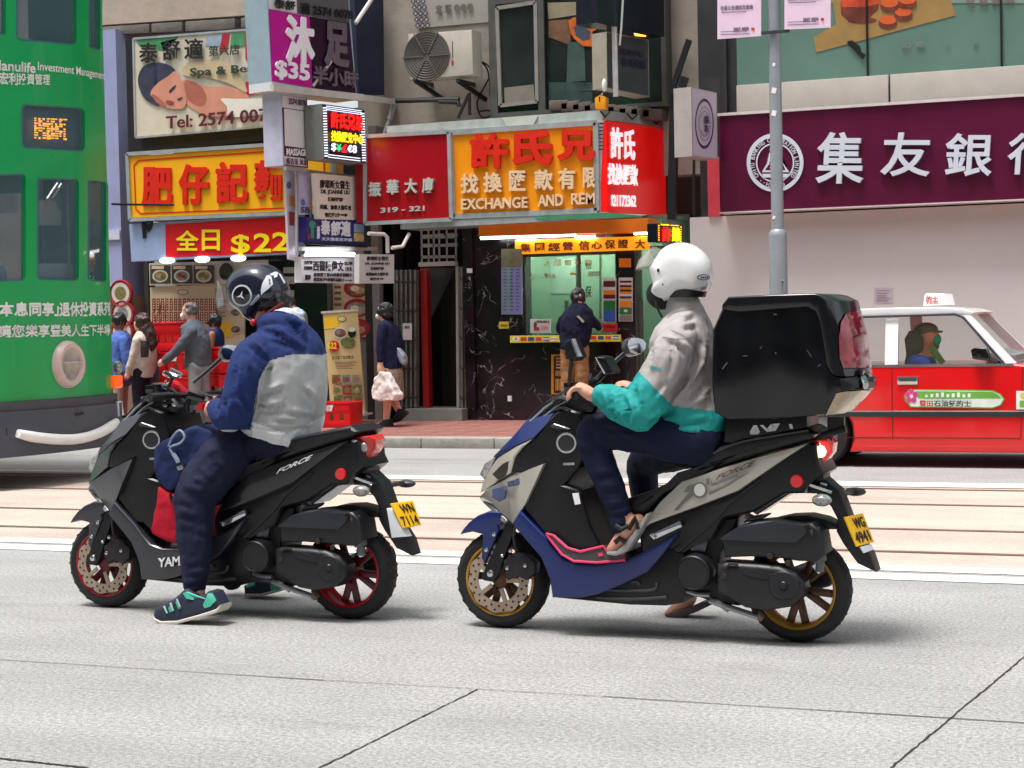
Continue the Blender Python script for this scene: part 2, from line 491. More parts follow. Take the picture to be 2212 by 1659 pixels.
class Dec:
    """flat printed shapes laid on a plane, one above the other"""
    def __init__(s, P, z='S', lift=.004, step=.0015): s.P, s.z, s.l, s.st = P, z, lift, step; s.b = MB(); s.mats = []
    def add(s, m, *uv, lift=None):
        if m not in s.mats: s.mats.append(m)
        s.b.mi = s.mats.index(m)
        ps = [s.P(*q(s.z, u, v), s.l) for u, v in uv]; s.l += s.st
        c = s.b
        bm = bmesh.new(); f = bm.faces.new([bm.verts.new(p) for p in ps]); bmesh.ops.triangulate(bm, faces=[f])
        for g in bm.faces:
            g.normal_update()
            if g.normal.dot(s.P.n) < 0: g.normal_flip()
        c.merge(bm); return s
    def cur(s, m, *uv):
        P_ = [list(p) for p in uv]; n = len(P_); c = catmull(P_[-2:]+P_+P_[:2], 4)
        return s.add(m, *[tuple(p) for p in c[8:8+4*n]])
    def rect(s, m, u0, v0, u1, v1, dv=0): return s.add(m, (u0, v0), (u1, v0+dv), (u1, v1+dv), (u0, v1))
    def disc(s, m, u, v, ru, rv, n=20, a0=0, a1=6.2832):
        return s.add(m, *[(u+ru*math.cos(a0+(a1-a0)*k/n), v+rv*math.sin(a0+(a1-a0)*k/n)) for k in range(n if a1-a0 > 6.2 else n+1)])
    def ring(s, m, u, v, ru, rv, w, n=28):
        if m not in s.mats: s.mats.append(m)
        s.b.mi = s.mats.index(m)
        for k in range(n):
            a, c = 2*math.pi*k/n, 2*math.pi*(k+1)/n
            s.b.poly([s.P(*q(s.z, u+(ru-d)*math.cos(t), v+(rv-d*rv/ru)*math.sin(t)), s.l) for t, d in ((a, 0), (c, 0), (c, w), (a, w))])
        s.l += s.st; return s
    def build(s, name, parent):
        me = bpy.data.meshes.new('mesh'); s.b.bm.to_mesh(me); s.b.bm.free()
        return link(name, me, s.mats, parent, 0)
def board(name, label, cat, P, pts, depth, m, bevel=0.0, group=None, part='panel'):
    """a sign board: traced outline on plane P, real thickness behind it"""
    w = onp(P, pts)
    r = thing(name, label, cat, base_of(w), group)
    MB().prism(w, P.n*-depth, bevel).build(part, m, r)
    return r
def T(root, P, z, items, m, name='lettering', depth=.006, lift=.003, bold=.012):
    out = []
    for it in items:
        s, u0, v0, u1, v1 = it[:5]; d = it[5] if len(it) > 5 and it[5] is not None else 0
        out.append((s, P(*q(z, u0, v0)), P(*q(z, u1, v0+d)), P(*q(z, u0, v1)), it[6] if len(it) > 6 else None, it[7] if len(it) > 7 else 0))
    return letters(out, m, root, name, depth, None, lift, bold)
def frame_on(P, pts, w, depth, lift=0.0):
    """four bars round a traced quad"""
    c = sum((Vector(p) for p in [P(*a) for a in pts]), Vector())/len(pts)
    b = MB(); o = [P(*a, lift) for a in pts]; n = len(o)
    for i in range(n):
        b.bar(o[i], o[(i+1) % n], w, depth, P.n)
    return b

# ---- the bank building on the right
Pb = yplane(YW)
zs = lambda x, y, Y: FY(x, y, Y).z
xs = lambda x, y, Y: FY(x, y, Y).x
root = thing('bank_building', 'bank building of pale panels with a green glass storey above its long maroon sign', 'building', (xs(1800, 900, YW), YW, .12))
xl = xs(1490, 470, YW); zt = zs(1490, 470, YW); XR = 14.0
b = MB(); b.span((xl, YW, .117), (XR, YW+.3, zt)); b.build('lower_wall', HOARD, root)
b = MB(); z0 = zs(1556, 252, YW)-.05; z1 = zs(1590, 184, YW)
xp = xs(1588, 220, YW); xj = xs(1920, 180, YW); cur = xp; edges = [xp, xj, xj+2.35, xj+4.7, xj+7.05, XR]
for i in range(len(edges)-1): b.span((edges[i]+.012, YW+.02, z0), (edges[i+1]-.012, YW+.3, z1), bevel=.01)
b.build('stone_band', STONE, root)
b = MB(); b.span((xp, YW+.1, z0), (XR, YW+.35, z1-.01)); b.build('joint_backing', GROOVE, root)
b = MB(); b.span((xp, YW+.12, z1), (XR, YW+.16, 22)); gl = b.build('window_glass', GLASSG, root)
b = MB()
for x in (xs(1870, 100, YW), xs(2161, 100, YW), xs(2161, 100, YW)+2.0): b.span((x-.012, YW+.09, z1), (x+.012, YW+.12, 22))
b.build_each('window_mullion', BLACK, root)
b = MB(); b.span((xs(1503, 100, YW), YW+.1, .117), (xs(1562, 100, YW), YW+.5, 22)); b.span((xs(1562, 100, YW), YW+.14, .117), (xp, YW+.5, 22)); b.span((xs(1562, 100, YW)-.02, YW+.06, zt), (xs(1562, 100, YW)+.02, YW+.1, 22))
b.build('dark_pillar', PILLAR, root)
b = MB(); b.span((xp, YW+.4, .117), (XR, YW+.5, 22)); b.build('back_wall', PILLAR, root)
b = MB(); b.span((xs(1530, 400, YW), YW-.03, zt+.002), (xs(1556, 400, YW), YW+.09, zs(1540, 340, YW))); b.build('red_strip', M('red_strip', (214, 70, 84), .4), root)
# printed notes on the hoarding
P = yplane(YW)
r = thing('paper_notice', 'small pale paper notice stuck to the pale hoarding above the red car', 'notice', base_of(onp(P, pz('H', (1285, 370), (1405, 470)))))
d = Dec(P, 'H'); d.rect(M('notice_pale', (196, 188, 196), .6), 1285, 372, 1402, 470)
for k in range(5): d.rect(M('notice_grey', (150, 140, 150), .6), 1300, 388+k*15, 1385-(k % 3)*12, 393+k*15)
d.build('paper', r)
# poster in the glass
r = thing('window_poster', 'large window poster with red tins on a tilted tan tray in the bank glass', 'poster', base_of(onp(P, pz('G', (900, 330), (1790, 330)))))
P2 = yplane(YW+.118)
d = Dec(P2, 'G')
TAN = M('poster_tan', (150, 120, 66), .5); RED_T = M('poster_red', (186, 70, 40), .4, var=.3); RED_D = M('poster_dark_red', (108, 52, 40), .4, var=.3); ORG = M('poster_orange', (206, 92, 44), .4)
d.rect(M('poster_green', (122, 142, 124), .5, var=.12), 1000, -160, 2212, 20)
d.add(TAN, (910, 230), (1050, 150), (1010, -100), (1700, -160), (1790, 95), (925, 325))
d.add(RED_D, (1075, -30), (1330, -60), (1310, 60), (1235, 130), (1130, 135), (1080, 90))
d.add(RED_T, (1065, -60), (1335, -90), (1325, 20), (1230, 45), (1085, 45))
d.disc(RED_D, 1210, 125, 90, 20)
for u, v in ((1370, 135), (1465, 85), (1380, 30), (1490, 10)):
    d.disc(RED_D, u, v+10, 58, 36); d.disc(ORG, u, v-12, 52, 28)
d.add(BLACK, (1120, 255), (1150, 250), (1200, 290), (1205, 320), (1235, 340), (1215, 370), (1160, 310), (1120, 275))
d.build('printed_sheet', r)
T(r, P2, 'G', [('全 益 誠 明', 1850, -10, 2150, 36, -12)], M('poster_ink', (110, 84, 86), .6), depth=.002, lift=.02)
T(r, P2, 'G', [('如 意', 1450, 260, 1600, 300, -8), ('心', 1720, 250, 1760, 285), ('吉', 1890, 235, 1930, 275)], M('poster_faint', (108, 124, 116), .6), name='faint_lettering', depth=.002, lift=.02)
# long maroon sign
Ps = yplane(YW-.28)
MAROON = M('maroon_panel', (86, 10, 50), .3, var=.10, scale=2.2)
x0, x1 = xs(1556, 350, YW-.28), XR
zt2, zb2 = zs(1556, 251, YW-.28), zs(1556, 458, YW-.28)
r = thing('bank_sign', 'long maroon bank sign with raised white characters and a round bell emblem', 'sign', ((x0+x1)/2, YW-.28, zb2))
b = MB(); b.span((x0, YW-.28, zb2), (x1, YW-.003, zt2)); b.build('panel', MAROON, r)
b = MB(); b.span((x0-.02, YW-.31, zt2), (x1, YW-.003, zt2+.035)); b.span((x0-.02, YW-.295, zb2-.02), (x1, YW-.003, zb2-.002)); b.build('edge_trim', M('sign_trim', (206, 200, 198), .4), r)
SILV = M('sign_silver', (206, 214, 226), .35, var=.04)
T(r, Ps, 'G', [('集', 935, 820, 1228, 1135, 0, .017, .06), ('友', 1335, 822, 1640, 1090, 0, .017, .06), ('銀', 1728, 826, 2020, 1090, 0, .017, .06), ('行', 2115, 825, 2400, 1080, 0, .017, .06)], SILV, depth=.05)
d = Dec(Ps, 'G', lift=.02)
d.ring(SILV, 672, 1006, 176, 182, 24, 48)
d.ring(SILV, 672, 1006, 119, 123, 9, 40)
d.add(SILV, (640, 915), (660, 925), (690, 925), (704, 915), (704, 935), (640, 935))
d.add(SILV, (636, 945), (708, 945), (722, 1010), (760, 1065), (590, 1065), (622, 1010))
d.add(MAROON, (648, 955), (696, 955), (708, 1014), (736, 1052), (610, 1052), (636, 1014))
d.add(SILV, (590, 1075), (762, 1075), (752, 1098), (604, 1098))
for k in range(4): d.add(SILV, (640, 968+k*22), (700, 962+k*22), (704, 970+k*22), (640, 976+k*22))
d.build('emblem', r)
its = []
word = '· CHIYU BANKING CORPORATION LIMITED '
for k, ch in enumerate(word + '· HONG KONG '):
    if ch == ' ': continue
    n = len(word); a = math.radians(-232 + k*284/n) if k < n else math.radians(118-(k-n)*60/12)
    up = 1 if k < n else -1
    cx, cy = 672+138*math.cos(a), 1006+142*math.sin(a)
    rx, ry = -math.sin(a)*up, math.cos(a)*up; ux, uy = math.cos(a)*up, math.sin(a)*up
    hw, hh = 8.5, 13
    if ch == '·': hw, hh = 3, 3
    if ch == 'I': hw = 2.5
    p = lambda sx, sy: Ps(*q('G', cx+rx*hw*sx+ux*hh*sy, cy+ry*hw*sx+uy*hh*sy))
    its.append((ch, p(-1, 1), p(1, 1), p(-1, -1)))
letters(its, SILV, r, 'emblem_lettering', .004, None, .02, .02)

# ---- middle building: rendered upper wall, bay window, red sign, exchange shop
root = thing('tenement_building', 'old beige rendered building with a first floor window bay over a black marble ground floor', 'building', (xs(1050, 900, YW), YW, .12))
zup = zs(1000, 300, YW)
YU = 23.0
b = MB(); xa, xb_ = xs(770, 100, YU), xs(1072, 100, YU); xc = xs(1430, 100, YU); xd = xs(1502, 100, YU)
b.span((xa, YU, zs(900, 330, YU)), (xb_, YU+.4, 22)); b.span((xc, YU, zup-.6), (xd+.1, YU+.4, 22))
b.build('upper_wall', WALL, root)
b = MB(); b.span((xs(905, 60, YU), YU-.02, zs(900, 62, YU)), (xs(1066, 60, YU), YU-.002, 22)); b.build('upper_panel', M('render_panel', (150, 146, 138), .8, var=.08, scale=2, dirt=.3), root)
b = MB(); b.span((xs(1395, 400, YW+1.4), YW+1.4, .117), (xs(1600, 400, YW+1.4), YW+1.5, 5.2)); b.build('dark_gap', PILLAR, root)
# window bay
YB = 22.75
Pw = yplane(YB)
zb0, zb1 = zs(1180, 247, YB), 22.0
X0, X1, X2 = xs(1070, 120, YB), xs(1170, 120, YB), xs(1290, 120, YB); X3 = xs(1434, 120, YB)
b = MB()
b.span((X0-.08, YB-.03, zb0), (X0+.03, YB+.5, zb1)); b.span((X1-.05, YB-.03, zb0), (X1+.05, YB+.02, zb1)); b.span((X0+.03, YB-.03, zb0), (X3, YB+.5, zb0+.06)); b.span((X3-.03, YB-.02, zb0), (X3+.03, YB+.5, zb1)); b.span((X0+.03, YB-.03, zs(1120, 6, YB)), (X1-.05, YB+.3, zs(1120, 6, YB)+.5))
b.build('window_frame', FRAME, root)
SASH = M('white_sash', (132, 128, 122), .5, var=.1)
w0 = [P_ for P_ in onp(Pw, pz('E', (425, 70), (700, 20), (718, 735), (455, 765)), .03)]
sa = frame_on(Pw, pz('E', (425, 60), (705, 18), (718, 740), (450, 770)), .05, .04, .02).build('window_sash', SASH, root)
b = MB(); b.prism(onp(Pw, pz('E', (430, 60), (700, 20), (715, 740), (455, 768)), -.0), P.n*-.01); b.build('sash_glass', GLASSD, root)
b = MB(); b.span((X0+.03, YB+.05, zb0+.05), (X3-.03, YB+.06, 22)); b.build('bay_glass', M('bay_glass', (34, 42, 40), .07, var=.4, scale=1.6), root)
d = Dec(yplane(YB+.05), 'E', .004)
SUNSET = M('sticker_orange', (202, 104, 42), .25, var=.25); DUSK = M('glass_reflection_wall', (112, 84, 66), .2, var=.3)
d.add(M('blind_tan', (140, 128, 104), .4, var=.15), (790, 20), (1140, 10), (1130, 90), (800, 140))
d.add(DUSK, (800, 150), (960, 140), (960, 330), (800, 270)); d.add(SUNSET, (712, 100), (745, 95), (745, 225), (712, 225))  # DUSK patches: a wall's reflection painted onto the glass
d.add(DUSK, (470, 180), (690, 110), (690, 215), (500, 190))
d.add(M('bay_board', (64, 82, 78), .3, var=.2), (940, 310), (1060, 300), (1070, 590), (930, 600)); d.rect(M('bay_board2', (54, 72, 70), .3, var=.3), 800, 600, 1120, 790)
d.build('window_sticker', root)
b = MB(); d2 = Dec(yplane(YB+.05), 'E', .02)
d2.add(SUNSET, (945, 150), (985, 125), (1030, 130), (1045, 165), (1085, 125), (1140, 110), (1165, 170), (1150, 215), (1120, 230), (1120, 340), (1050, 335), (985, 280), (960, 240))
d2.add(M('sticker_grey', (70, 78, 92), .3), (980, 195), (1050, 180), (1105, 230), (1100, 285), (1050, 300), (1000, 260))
d2.build('window_sticker', root)
b = MB(); b.prism(onp(Pw, pz('E', (475, 640), (690, 615), (700, 735), (480, 752)), .008), P.n*-.004); b.build('window_board', M('sill_board', (120, 112, 102), .7), root)
# sill rubble
b = MB()
for k in range(9): b.box(Pw(*q('E', 880+k*85, 770+8*k), .05)+Vector((0, .1, 0)), (.28, .3, .14), Matrix.Rotation(RND.uniform(-.1, .1), 3, 'Y'), .02)
b.build_each('sill_stone', M('sill_stone', (84, 74, 68), .9, var=.35, scale=6, bump=.4), root)
# ground floor marble
def marble():
    m = M('black_marble', (26, 20, 24), .18, var=.3, scale=3)
    n, l = m.node_tree.nodes, m.node_tree.links; b = n['Principled BSDF']
    tc = n.new('ShaderNodeTexCoord'); t = n.new('ShaderNodeTexNoise'); t.inputs['Scale'].default_value = 2.6; t.inputs['Detail'].default_value = 3; t.inputs['Distortion'].default_value = .6
    l.new(tc.outputs['Object'], t.inputs['Vector'])
    def band(sock, c, w):
        a = n.new('ShaderNodeMath'); a.operation = 'SUBTRACT'; a.inputs[1].default_value = c; l.new(sock, a.inputs[0])
        e = n.new('ShaderNodeMath'); e.operation = 'ABSOLUTE'; l.new(a.outputs[0], e.inputs[0])
        r = n.new('ShaderNodeMapRange'); r.inputs['From Max'].default_value = w; r.inputs['To Min'].default_value = 1; r.inputs['To Max'].default_value = 0; l.new(e.outputs[0], r.inputs['Value']); return r.outputs[0]
    v = band(t.outputs['Fac'], .5, .006)
    t3 = n.new('ShaderNodeTexNoise'); t3.inputs['Scale'].default_value = 5; l.new(tc.outputs['Object'], t3.inputs['Vector'])
    r3 = n.new('ShaderNodeMapRange'); r3.inputs['From Min'].default_value = .45; r3.inputs['From Max'].default_value = .6; l.new(t3.outputs['Fac'], r3.inputs['Value'])
    mm = n.new('ShaderNodeMath'); mm.operation = 'MULTIPLY'; l.new(v, mm.inputs[0]); l.new(r3.outputs[0], mm.inputs[1])
    t2 = n.new('ShaderNodeTexNoise'); t2.inputs['Scale'].default_value = 1.6; l.new(tc.outputs['Object'], t2.inputs['Vector'])
    r2 = n.new('ShaderNodeMapRange'); r2.inputs['From Min'].default_value = .45; r2.inputs['From Max'].default_value = .75; r2.inputs['To Max'].default_value = .5; l.new(t2.outputs['Fac'], r2.inputs['Value'])
    old = b.inputs['Base Color'].links[0].from_socket
    m1 = n.new('ShaderNodeMix'); m1.data_type = 'RGBA'; l.new(r2.outputs[0], m1.inputs['Factor']); l.new(old, m1.inputs['A']); m1.inputs['B'].default_value = (*lin((72, 40, 56)), 1)
    m2 = n.new('ShaderNodeMix'); m2.data_type = 'RGBA'; l.new(mm.outputs[0], m2.inputs['Factor']); l.new(m1.outputs['Result'], m2.inputs['A']); m2.inputs['B'].default_value = (.55, .52, .52, 1)
    l.new(m2.outputs['Result'], b.inputs['Base Color']); return m
MARB = marble()
fx = lambda u, v=800, Y=YW: FY(*q('F', u, v), Y).x
fz = lambda v, u=900, Y=YW: FY(*q('F', u, v), Y).z
ztop = fz(40)
zw0, zw1 = fz(870), fz(272)
b = MB()
b.span((fx(195), YW-.06, .117), (fx(262), YW+.4, ztop))                       # jamb beside the gate
b.span((fx(264), YW, .117), (fx(600), YW+.35, ztop))
b.span((fx(600), YW, .117), (fx(1275), YW+.35, zw0))
b.span((fx(600), YW, zw1), (fx(1275), YW+.35, ztop))
b.span((fx(1275), YW, .117), (fx(1405), YW+.35, ztop))
b.build('marble_wall', MARB, root)
b = MB(); b.span((fx(264), YW-.05, .117), (fx(1405), YW-.002, .26)); b.build('marble_plinth', MARB, root)
# shop interior
INT = M('shop_interior', (140, 172, 146), .6, var=.12, scale=1.5)
b = MB(); b.span((fx(560), YW+1.3, .12), (fx(1600), YW+1.35, ztop+.1)); b.span((fx(560), YW+.35, ztop), (fx(1600), YW+1.35, ztop+.05)); b.span((fx(560)-.03, YW+.35, .12), (fx(560), YW+1.35, ztop)); b.span((fx(1560), YW+.35, .12), (fx(1560)+.05, YW+1.35, ztop)); b.span((fx(560), YW+.35, .1), (fx(1600), YW+1.35, .13))
b.build('shop_interior', INT, root)
PI = yplane(YW+1.29)
d = Dec(PI, 'F'); DGR = M('interior_dark', (40, 56, 48), .5, var=.3)
d.rect(DGR, 560, 330, 760, 760); d.rect(M('interior_panel', (170, 196, 178), .4), 780, 300, 980, 560); d.rect(DGR, 985, 280, 1000, 720); d.rect(DGR, 1150, 250, 1160, 740); d.rect(DGR, 780, 600, 800, 800); d.rect(DGR, 900, 610, 930, 800)
d.build('interior_fitting', root)
b = MB(); b.span((fx(640), YW+.7, ztop-.12), (fx(1200), YW+.76, ztop-.08)); b.build('interior_lamp_tube', M('lamp_tube', (235, 250, 240), .4, var=0, emit=28), root)
PG = yplane(YW+.12)
b = MB(); b.span((fx(600), YW+.12, zw0), (fx(1275), YW+.126, zw1)); b.build('shop_glass', glass('shop_glass', (120, 160, 140), .22), root)
b = MB(); b.span((fx(1405), YW+.12, .117), (fx(1600), YW+.126, ztop)); b.build('door_glass', glass('shop_glass', (120, 160, 140), .22), root)
b = MB(); b.span((fx(1420), YW+.06, .117), (fx(1445), YW+.12, fz(620))); b.span((fx(1405), YW+.02, .117), (fx(1420), YW+.2, ztop)); b.span((fx(1405), YW+.1, fz(262)), (fx(1600), YW+.16, fz(240))); b.build('door_frame', FRAME, root)
b = MB()
for u in (598, 1268): b.span((fx(u)-.02, YW+.08, zw0), (fx(u)+.02, YW+.14, zw1))
b.span((fx(996)-.012, YW+.09, zw0), (fx(996)+.012, YW+.13, zw1)); b.span((fx(600), YW+.07, zw1-.03), (fx(1275), YW+.13, zw1)); b.build_each('shop_window_frame', FRAME, root)
INK = M('ink', (40, 24, 22), .6, var=0); CREAM = M('cream_letter', (240, 226, 170), .5, var=0)
T(root, PG, 'F', [('人 民 幣 兌 換', 755, 320, 1100, 362, -4), ('人', 655, 415, 690, 455)], CREAM, name='glass_lettering', depth=.002, lift=.004)
T(root, PG, 'F', [('.916', 745, 415, 838, 450), ('.808', 1060, 400, 1150, 438)], M('rate_red', (150, 92, 74), .5, var=0), name='glass_number', depth=.002, lift=.004)
T(root, PG, 'F', [('信', 1050, 340, 1095, 385), ('保', 1050, 505, 1095, 590)], INK, name='glass_character', depth=.002, lift=.004)
d = Dec(PG, 'F'); d.rect(CREAM, 938, 410, 982, 428); d.build('glass_dash', root)
# counter
zc = fz(850); 
b = MB(); b.span((fx(505), YW-.18, fz(870)), (fx(1300), YW+.5, fz(852))); b.build('counter_top', M('counter_black', (30, 28, 30), .15), root)
# things on the shop front
Pm = yplane(YW-.02)
def paper(name, label, cat, z, quad, m, Y=YW-.004, th=.006, text=(), tm=None, bold=.012, deco=None, group=None):
    Pp = yplane(Y-th)
    r = board(name, label, cat, Pp, [q(z, *c) for c in quad], th, m, group=group, part='sheet')
    if deco:
        d = Dec(Pp, z); deco(d); d.build('print', r)
    if text: T(r, Pp, z, text, tm or INK, depth=.002, lift=.006, bold=bold)
    return r
def rect(u0, v0, u1, v1, dv=0): return [(u0, v0), (u1, v0+dv), (u1, v1+dv), (u0, v1)]
LAV = M('rate_board_lavender', (134, 142, 196), .3, var=.12, scale=4); LAVB = M('rate_board_bluegrey', (128, 156, 166), .3, var=.2)
def deco(d):
    d.rect(M('rate_board_head', (104, 112, 84), .5, var=.3, scale=9), 447, 240, 590, 372); d.rect(LAVB, 455, 376, 520, 700)
    for k in range(13):
        for j in range(3): d.rect(M('rate_digits', (70, 66, 120), .5), 462+j*44, 384+k*24, 492+j*44-(k*7 % 11), 390+k*24)
paper('rate_board', 'tall lavender exchange rate board with a dull green heading on black marble', 'board', 'F', rect(447, 240, 592, 710), LAV, YW-.002, .05, deco=deco)
paper('yellow_notice', 'small yellow notice on the marble left of the counter', 'notice', 'F', rect(430, 762, 500, 812, -2), M('notice_yellow', (228, 206, 60), .5), text=[('兌換店', 442, 780, 490, 796)])
YEL = M('strip_yellow', (226, 214, 70), .4, var=.06)
def flag(d, u, v, w, h, k):
    cs = [(225, 225, 222), (200, 40, 44), (40, 54, 120), (214, 60, 60), (70, 90, 150), (235, 235, 230)]
    ms = [M('flag_%s' % nm, c, .5, var=0) for nm, c in zip(('white', 'red', 'navy', 'scarlet', 'blue', 'pale'), cs)]
    d.rect(ms[k % 6], u, v, u+w, v+h)
    if k % 3 == 0: d.disc(ms[(k+1) % 6], u+w/2, v+h/2, h*.28, h*.28, 12)
    else: d.rect(ms[(k+2) % 6], u, v+h*.35, u+w, v+h*.65)
def strip_deco(d):
    for k in range(6): flag(d, 530+k*54, 872, 44, 26, k)
    for k in range(4): flag(d, 1085+k*54, 864, 42, 26, k+1)
paper('currency_strip', 'long yellow counter strip printed with small currency flags', 'sign', 'F', rect(510, 862, 1300, 912, -8), YEL, YW-.18, .03, deco=strip_deco)
paper('white_flyer', 'white flyer with a red car print standing on the shop counter', 'flyer', 'F', rect(655, 742, 802, 842), M('flyer_white', (220, 216, 214), .5), YW-.06, .01, text=[('特約', 700, 752, 790, 772)], deco=lambda d: (d.rect(M('flag_red', (200, 40, 44), .5, var=0), 680, 800, 720, 826), d.rect(M('flyer_pink', (220, 150, 150), .5), 730, 790, 780, 815), d.disc(M('flyer_mark', (90, 80, 80), .5), 690, 785, 12, 22)))
cols = dict(red=(196, 36, 40), orange=(236, 138, 34), green=(44, 118, 62), blue=(56, 92, 180), white=(222, 220, 218), maroon=(92, 22, 34), black=(34, 30, 34), grey=(128, 120, 116))
CM = {k: M('card_'+k, v, .45, var=.06) for k, v in cols.items()}
def card1(d):
    for v0, v1, c in ((470, 512, 'maroon'), (516, 534, 'white'), (538, 568, 'orange'), (568, 596, 'maroon'), (610, 682, 'green'), (682, 760, 'blue')): d.rect(CM[c], 1178, v0, 1264, v1)
def card2(d):
    for k, c in enumerate(('white', 'maroon', 'white', 'maroon', 'orange', 'maroon', 'orange', 'white', 'maroon')): d.rect(CM[c], 1295, 452+k*16, 1380, 466+k*16)
    d.rect(CM['orange'], 1293, 612, 1382, 656); d.rect(CM['green'], 1293, 664, 1382, 708); d.disc(CM['white'], 1338, 684, 14, 10, 8); d.rect(CM['grey'], 1293, 720, 1382, 754)
paper('payment_card_sticker', 'column of payment stickers in maroon, green and blue at the window edge', 'sticker', 'F', rect(1172, 450, 1270, 765), CM['white'], YW-.01, .006, deco=card1)
paper('payment_card_sticker', 'column of striped payment stickers with a green tile on the marble column', 'sticker', 'F', rect(1288, 446, 1388, 760), CM['white'], YW-.01, .006, deco=card2)
paper('orange_sticker', 'plain orange square sticker high on the marble column', 'sticker', 'F', rect(1290, 308, 1376, 372), CM['orange'], YW-.01, .006)
paper('red_notice', 'red card notice standing at the right end of the shop counter', 'notice', 'F', rect(1172, 772, 1278, 836), CM['red'], YW-.08, .012, text=[('外幣找換', 1185, 788, 1266, 806)], tm=CM['maroon'])
def seal(d):
    g = M('seal_gold', (206, 150, 66), .4)
    d.rect(CM['black'], 822, 1006, 1048, 1272)
    for k in range(4): d.rect(g, 840, 1020+k*22, 878, 1030+k*22)
    for k in range(5): d.rect(g, 836+k*11, 1110, 842+k*11, 1150)
    for k in range(5): d.rect(g, 836+k*11, 1170, 842+k*11, 1255)
    d.rect(g, 985, 1060, 1030, 1072); d.rect(g, 1000, 1060, 1012, 1120); d.rect(g, 960, 1120, 1030, 1132)
paper('gold_seal_sign', 'gold framed black sign of seal script below the shop counter', 'sign', 'F', rect(805, 998, 1062, 1282, -4), M('seal_frame', (212, 150, 46), .35, metal=.3), YW-.002, .04, text=[('七', 960, 1140, 1010, 1200), ('幸', 960, 1210, 1015, 1262)], tm=M('seal_gold', (206, 150, 66), .4), deco=seal)
paper('white_socket', 'small white socket plate low on the black marble', 'socket', 'F', rect(492, 1292, 520, 1332), WHITE, YW-.002, .02)
paper('white_sticker', 'tiny white sticker on the marble jamb beside the gate', 'sticker', 'F', rect(200, 380, 238, 412), WHITE, YW-.062, .01)
# orange canopy board and long shop sign
ORANGE = M('orange_board', (240, 124, 16), .45, var=.06)
Pc = yplane(22.05)
r = board('canopy_board', 'plain orange canopy board under the yellow exchange sign', 'board', Pc, pz('F', (285, 68), (1500, 18), (1500, 118), (285, 152)), .4, ORANGE)
r = thing('strip_lamp', 'row of lit white tubes under the plain orange canopy board', 'lamp', Pc(*q('F', 700, 158)))
b = MB()
for u0, v0, u1, v1 in ((300, 162, 560, 152), (560, 174, 690, 170), (570, 150, 980, 138), (980, 160, 1120, 154), (1400, 128, 1500, 124)): b.tube([Pc(*q('F', u0, v0), -.1), Pc(*q('F', u1, v1), -.1)], .022, 8)
b.build_each('tube', M('tube_white', (240, 248, 255), .4, var=0, emit=4), r)
Po = yplane(22.2)
r = board('shop_sign', 'orange shop sign with dark red characters hanging inside the exchange front', 'sign', Po, pz('F', (545, 178), (1500, 148), (1500, 245), (595, 278), (590, 240), (545, 238)), .06, M('shop_sign_orange', (248, 160, 20), .4, var=.1, emit=.25))
T(r, Po, 'F', [('集', 585, 200, 660, 262), ('團', 690, 196, 758, 256), ('經', 785, 196, 868, 256), ('營', 888, 190, 962, 250), ('信', 1005, 180, 1080, 248), ('心', 1095, 188, 1170, 240), ('保', 1190, 176, 1265, 240), ('證', 1285, 172, 1358, 234), ('大', 1408, 172, 1478, 238)], M('sign_dark_red', (120, 22, 20), .5), depth=.012, bold=.025)
# yellow exchange sign, its corner post and red corner sign
Pe = yplane(21.85)
AMBER = M('amber_panel', (240, 150, 14), .35, var=.06, scale=2)
r = board('exchange_sign', 'amber exchange sign with raised red and cream characters in a metal frame', 'sign', Pe, pz('E', (90, 975), (1145, 903), (1152, 1522), (115, 1567)), .5, AMBER)
REDL = M('letter_red', (214, 38, 24), .35, var=.06); CREAML = M('letter_cream', (226, 196, 158), .4, var=.08)
T(r, Pe, 'E', [('許', 245, 985, 512, 1222, 0, .05), ('氏', 555, 962, 828, 1195, 0, .055), ('兄', 880, 958, 1140, 1165, 0, .055)], REDL, depth=.06)
T(r, Pe, 'E', [('找', 172, 1270, 298, 1410, 0, .035), ('換', 338, 1260, 468, 1402, 0, .035), ('匯', 525, 1248, 640, 1390, 0, .035), ('款', 708, 1240, 838, 1388, 0, .035), ('有', 880, 1230, 1002, 1378, 0, .035), ('限', 1062, 1225, 1145, 1368, 0, .035),
     ('EXCHANGE', 174, 1452, 655, 1530, -16, .03), ('AND', 733, 1424, 914, 1506, -6, .03), ('REM', 975, 1412, 1146, 1492, -5, .03)], CREAML, name='cream_lettering', depth=.05)
fr = frame_on(Pe, pz('E', (85, 968), (1148, 895), (1156, 1535), (108, 1580)), .07, .06, .0); fr.build('frame', ALU, r)
r = board('corner_post', 'grey metal post with holes between the amber and the red exchange signs', 'post', Pe, pz('E', (1146, 872), (1222, 862), (1232, 1556), (1154, 1575)), .12, ALU, .01)
d = Dec(Pe, 'E')
for k in range(8): d.disc(GROOVE, 1184, 900+k*27, 20, 5, 12)
d.build('hole', r)
Pr = plane_edge(q('E', 1222, 880), q('E', 1650, 945), 21.84)
r = board('red_corner_sign', 'glossy red corner sign with white characters and a telephone number', 'sign', Pr, pz('E', (1222, 880), (1650, 945), (1657, 1567), (1230, 1548)), .1, M('sign_red', (222, 18, 16), .25, var=.05, emit=.16))
LIT = M('letter_lit', (245, 245, 248), .4, var=0, emit=.25)
T(r, Pr, 'E', [('許氏', 1250, 925, 1425, 1150, 22, .03), ('找換匯款', 1230, 1190, 1445, 1345, 14, .025), ('☎', 1254, 1420, 1264, 1502), ('21172362', 1266, 1420, 1432, 1504, 6, .03)], LIT, depth=.01)
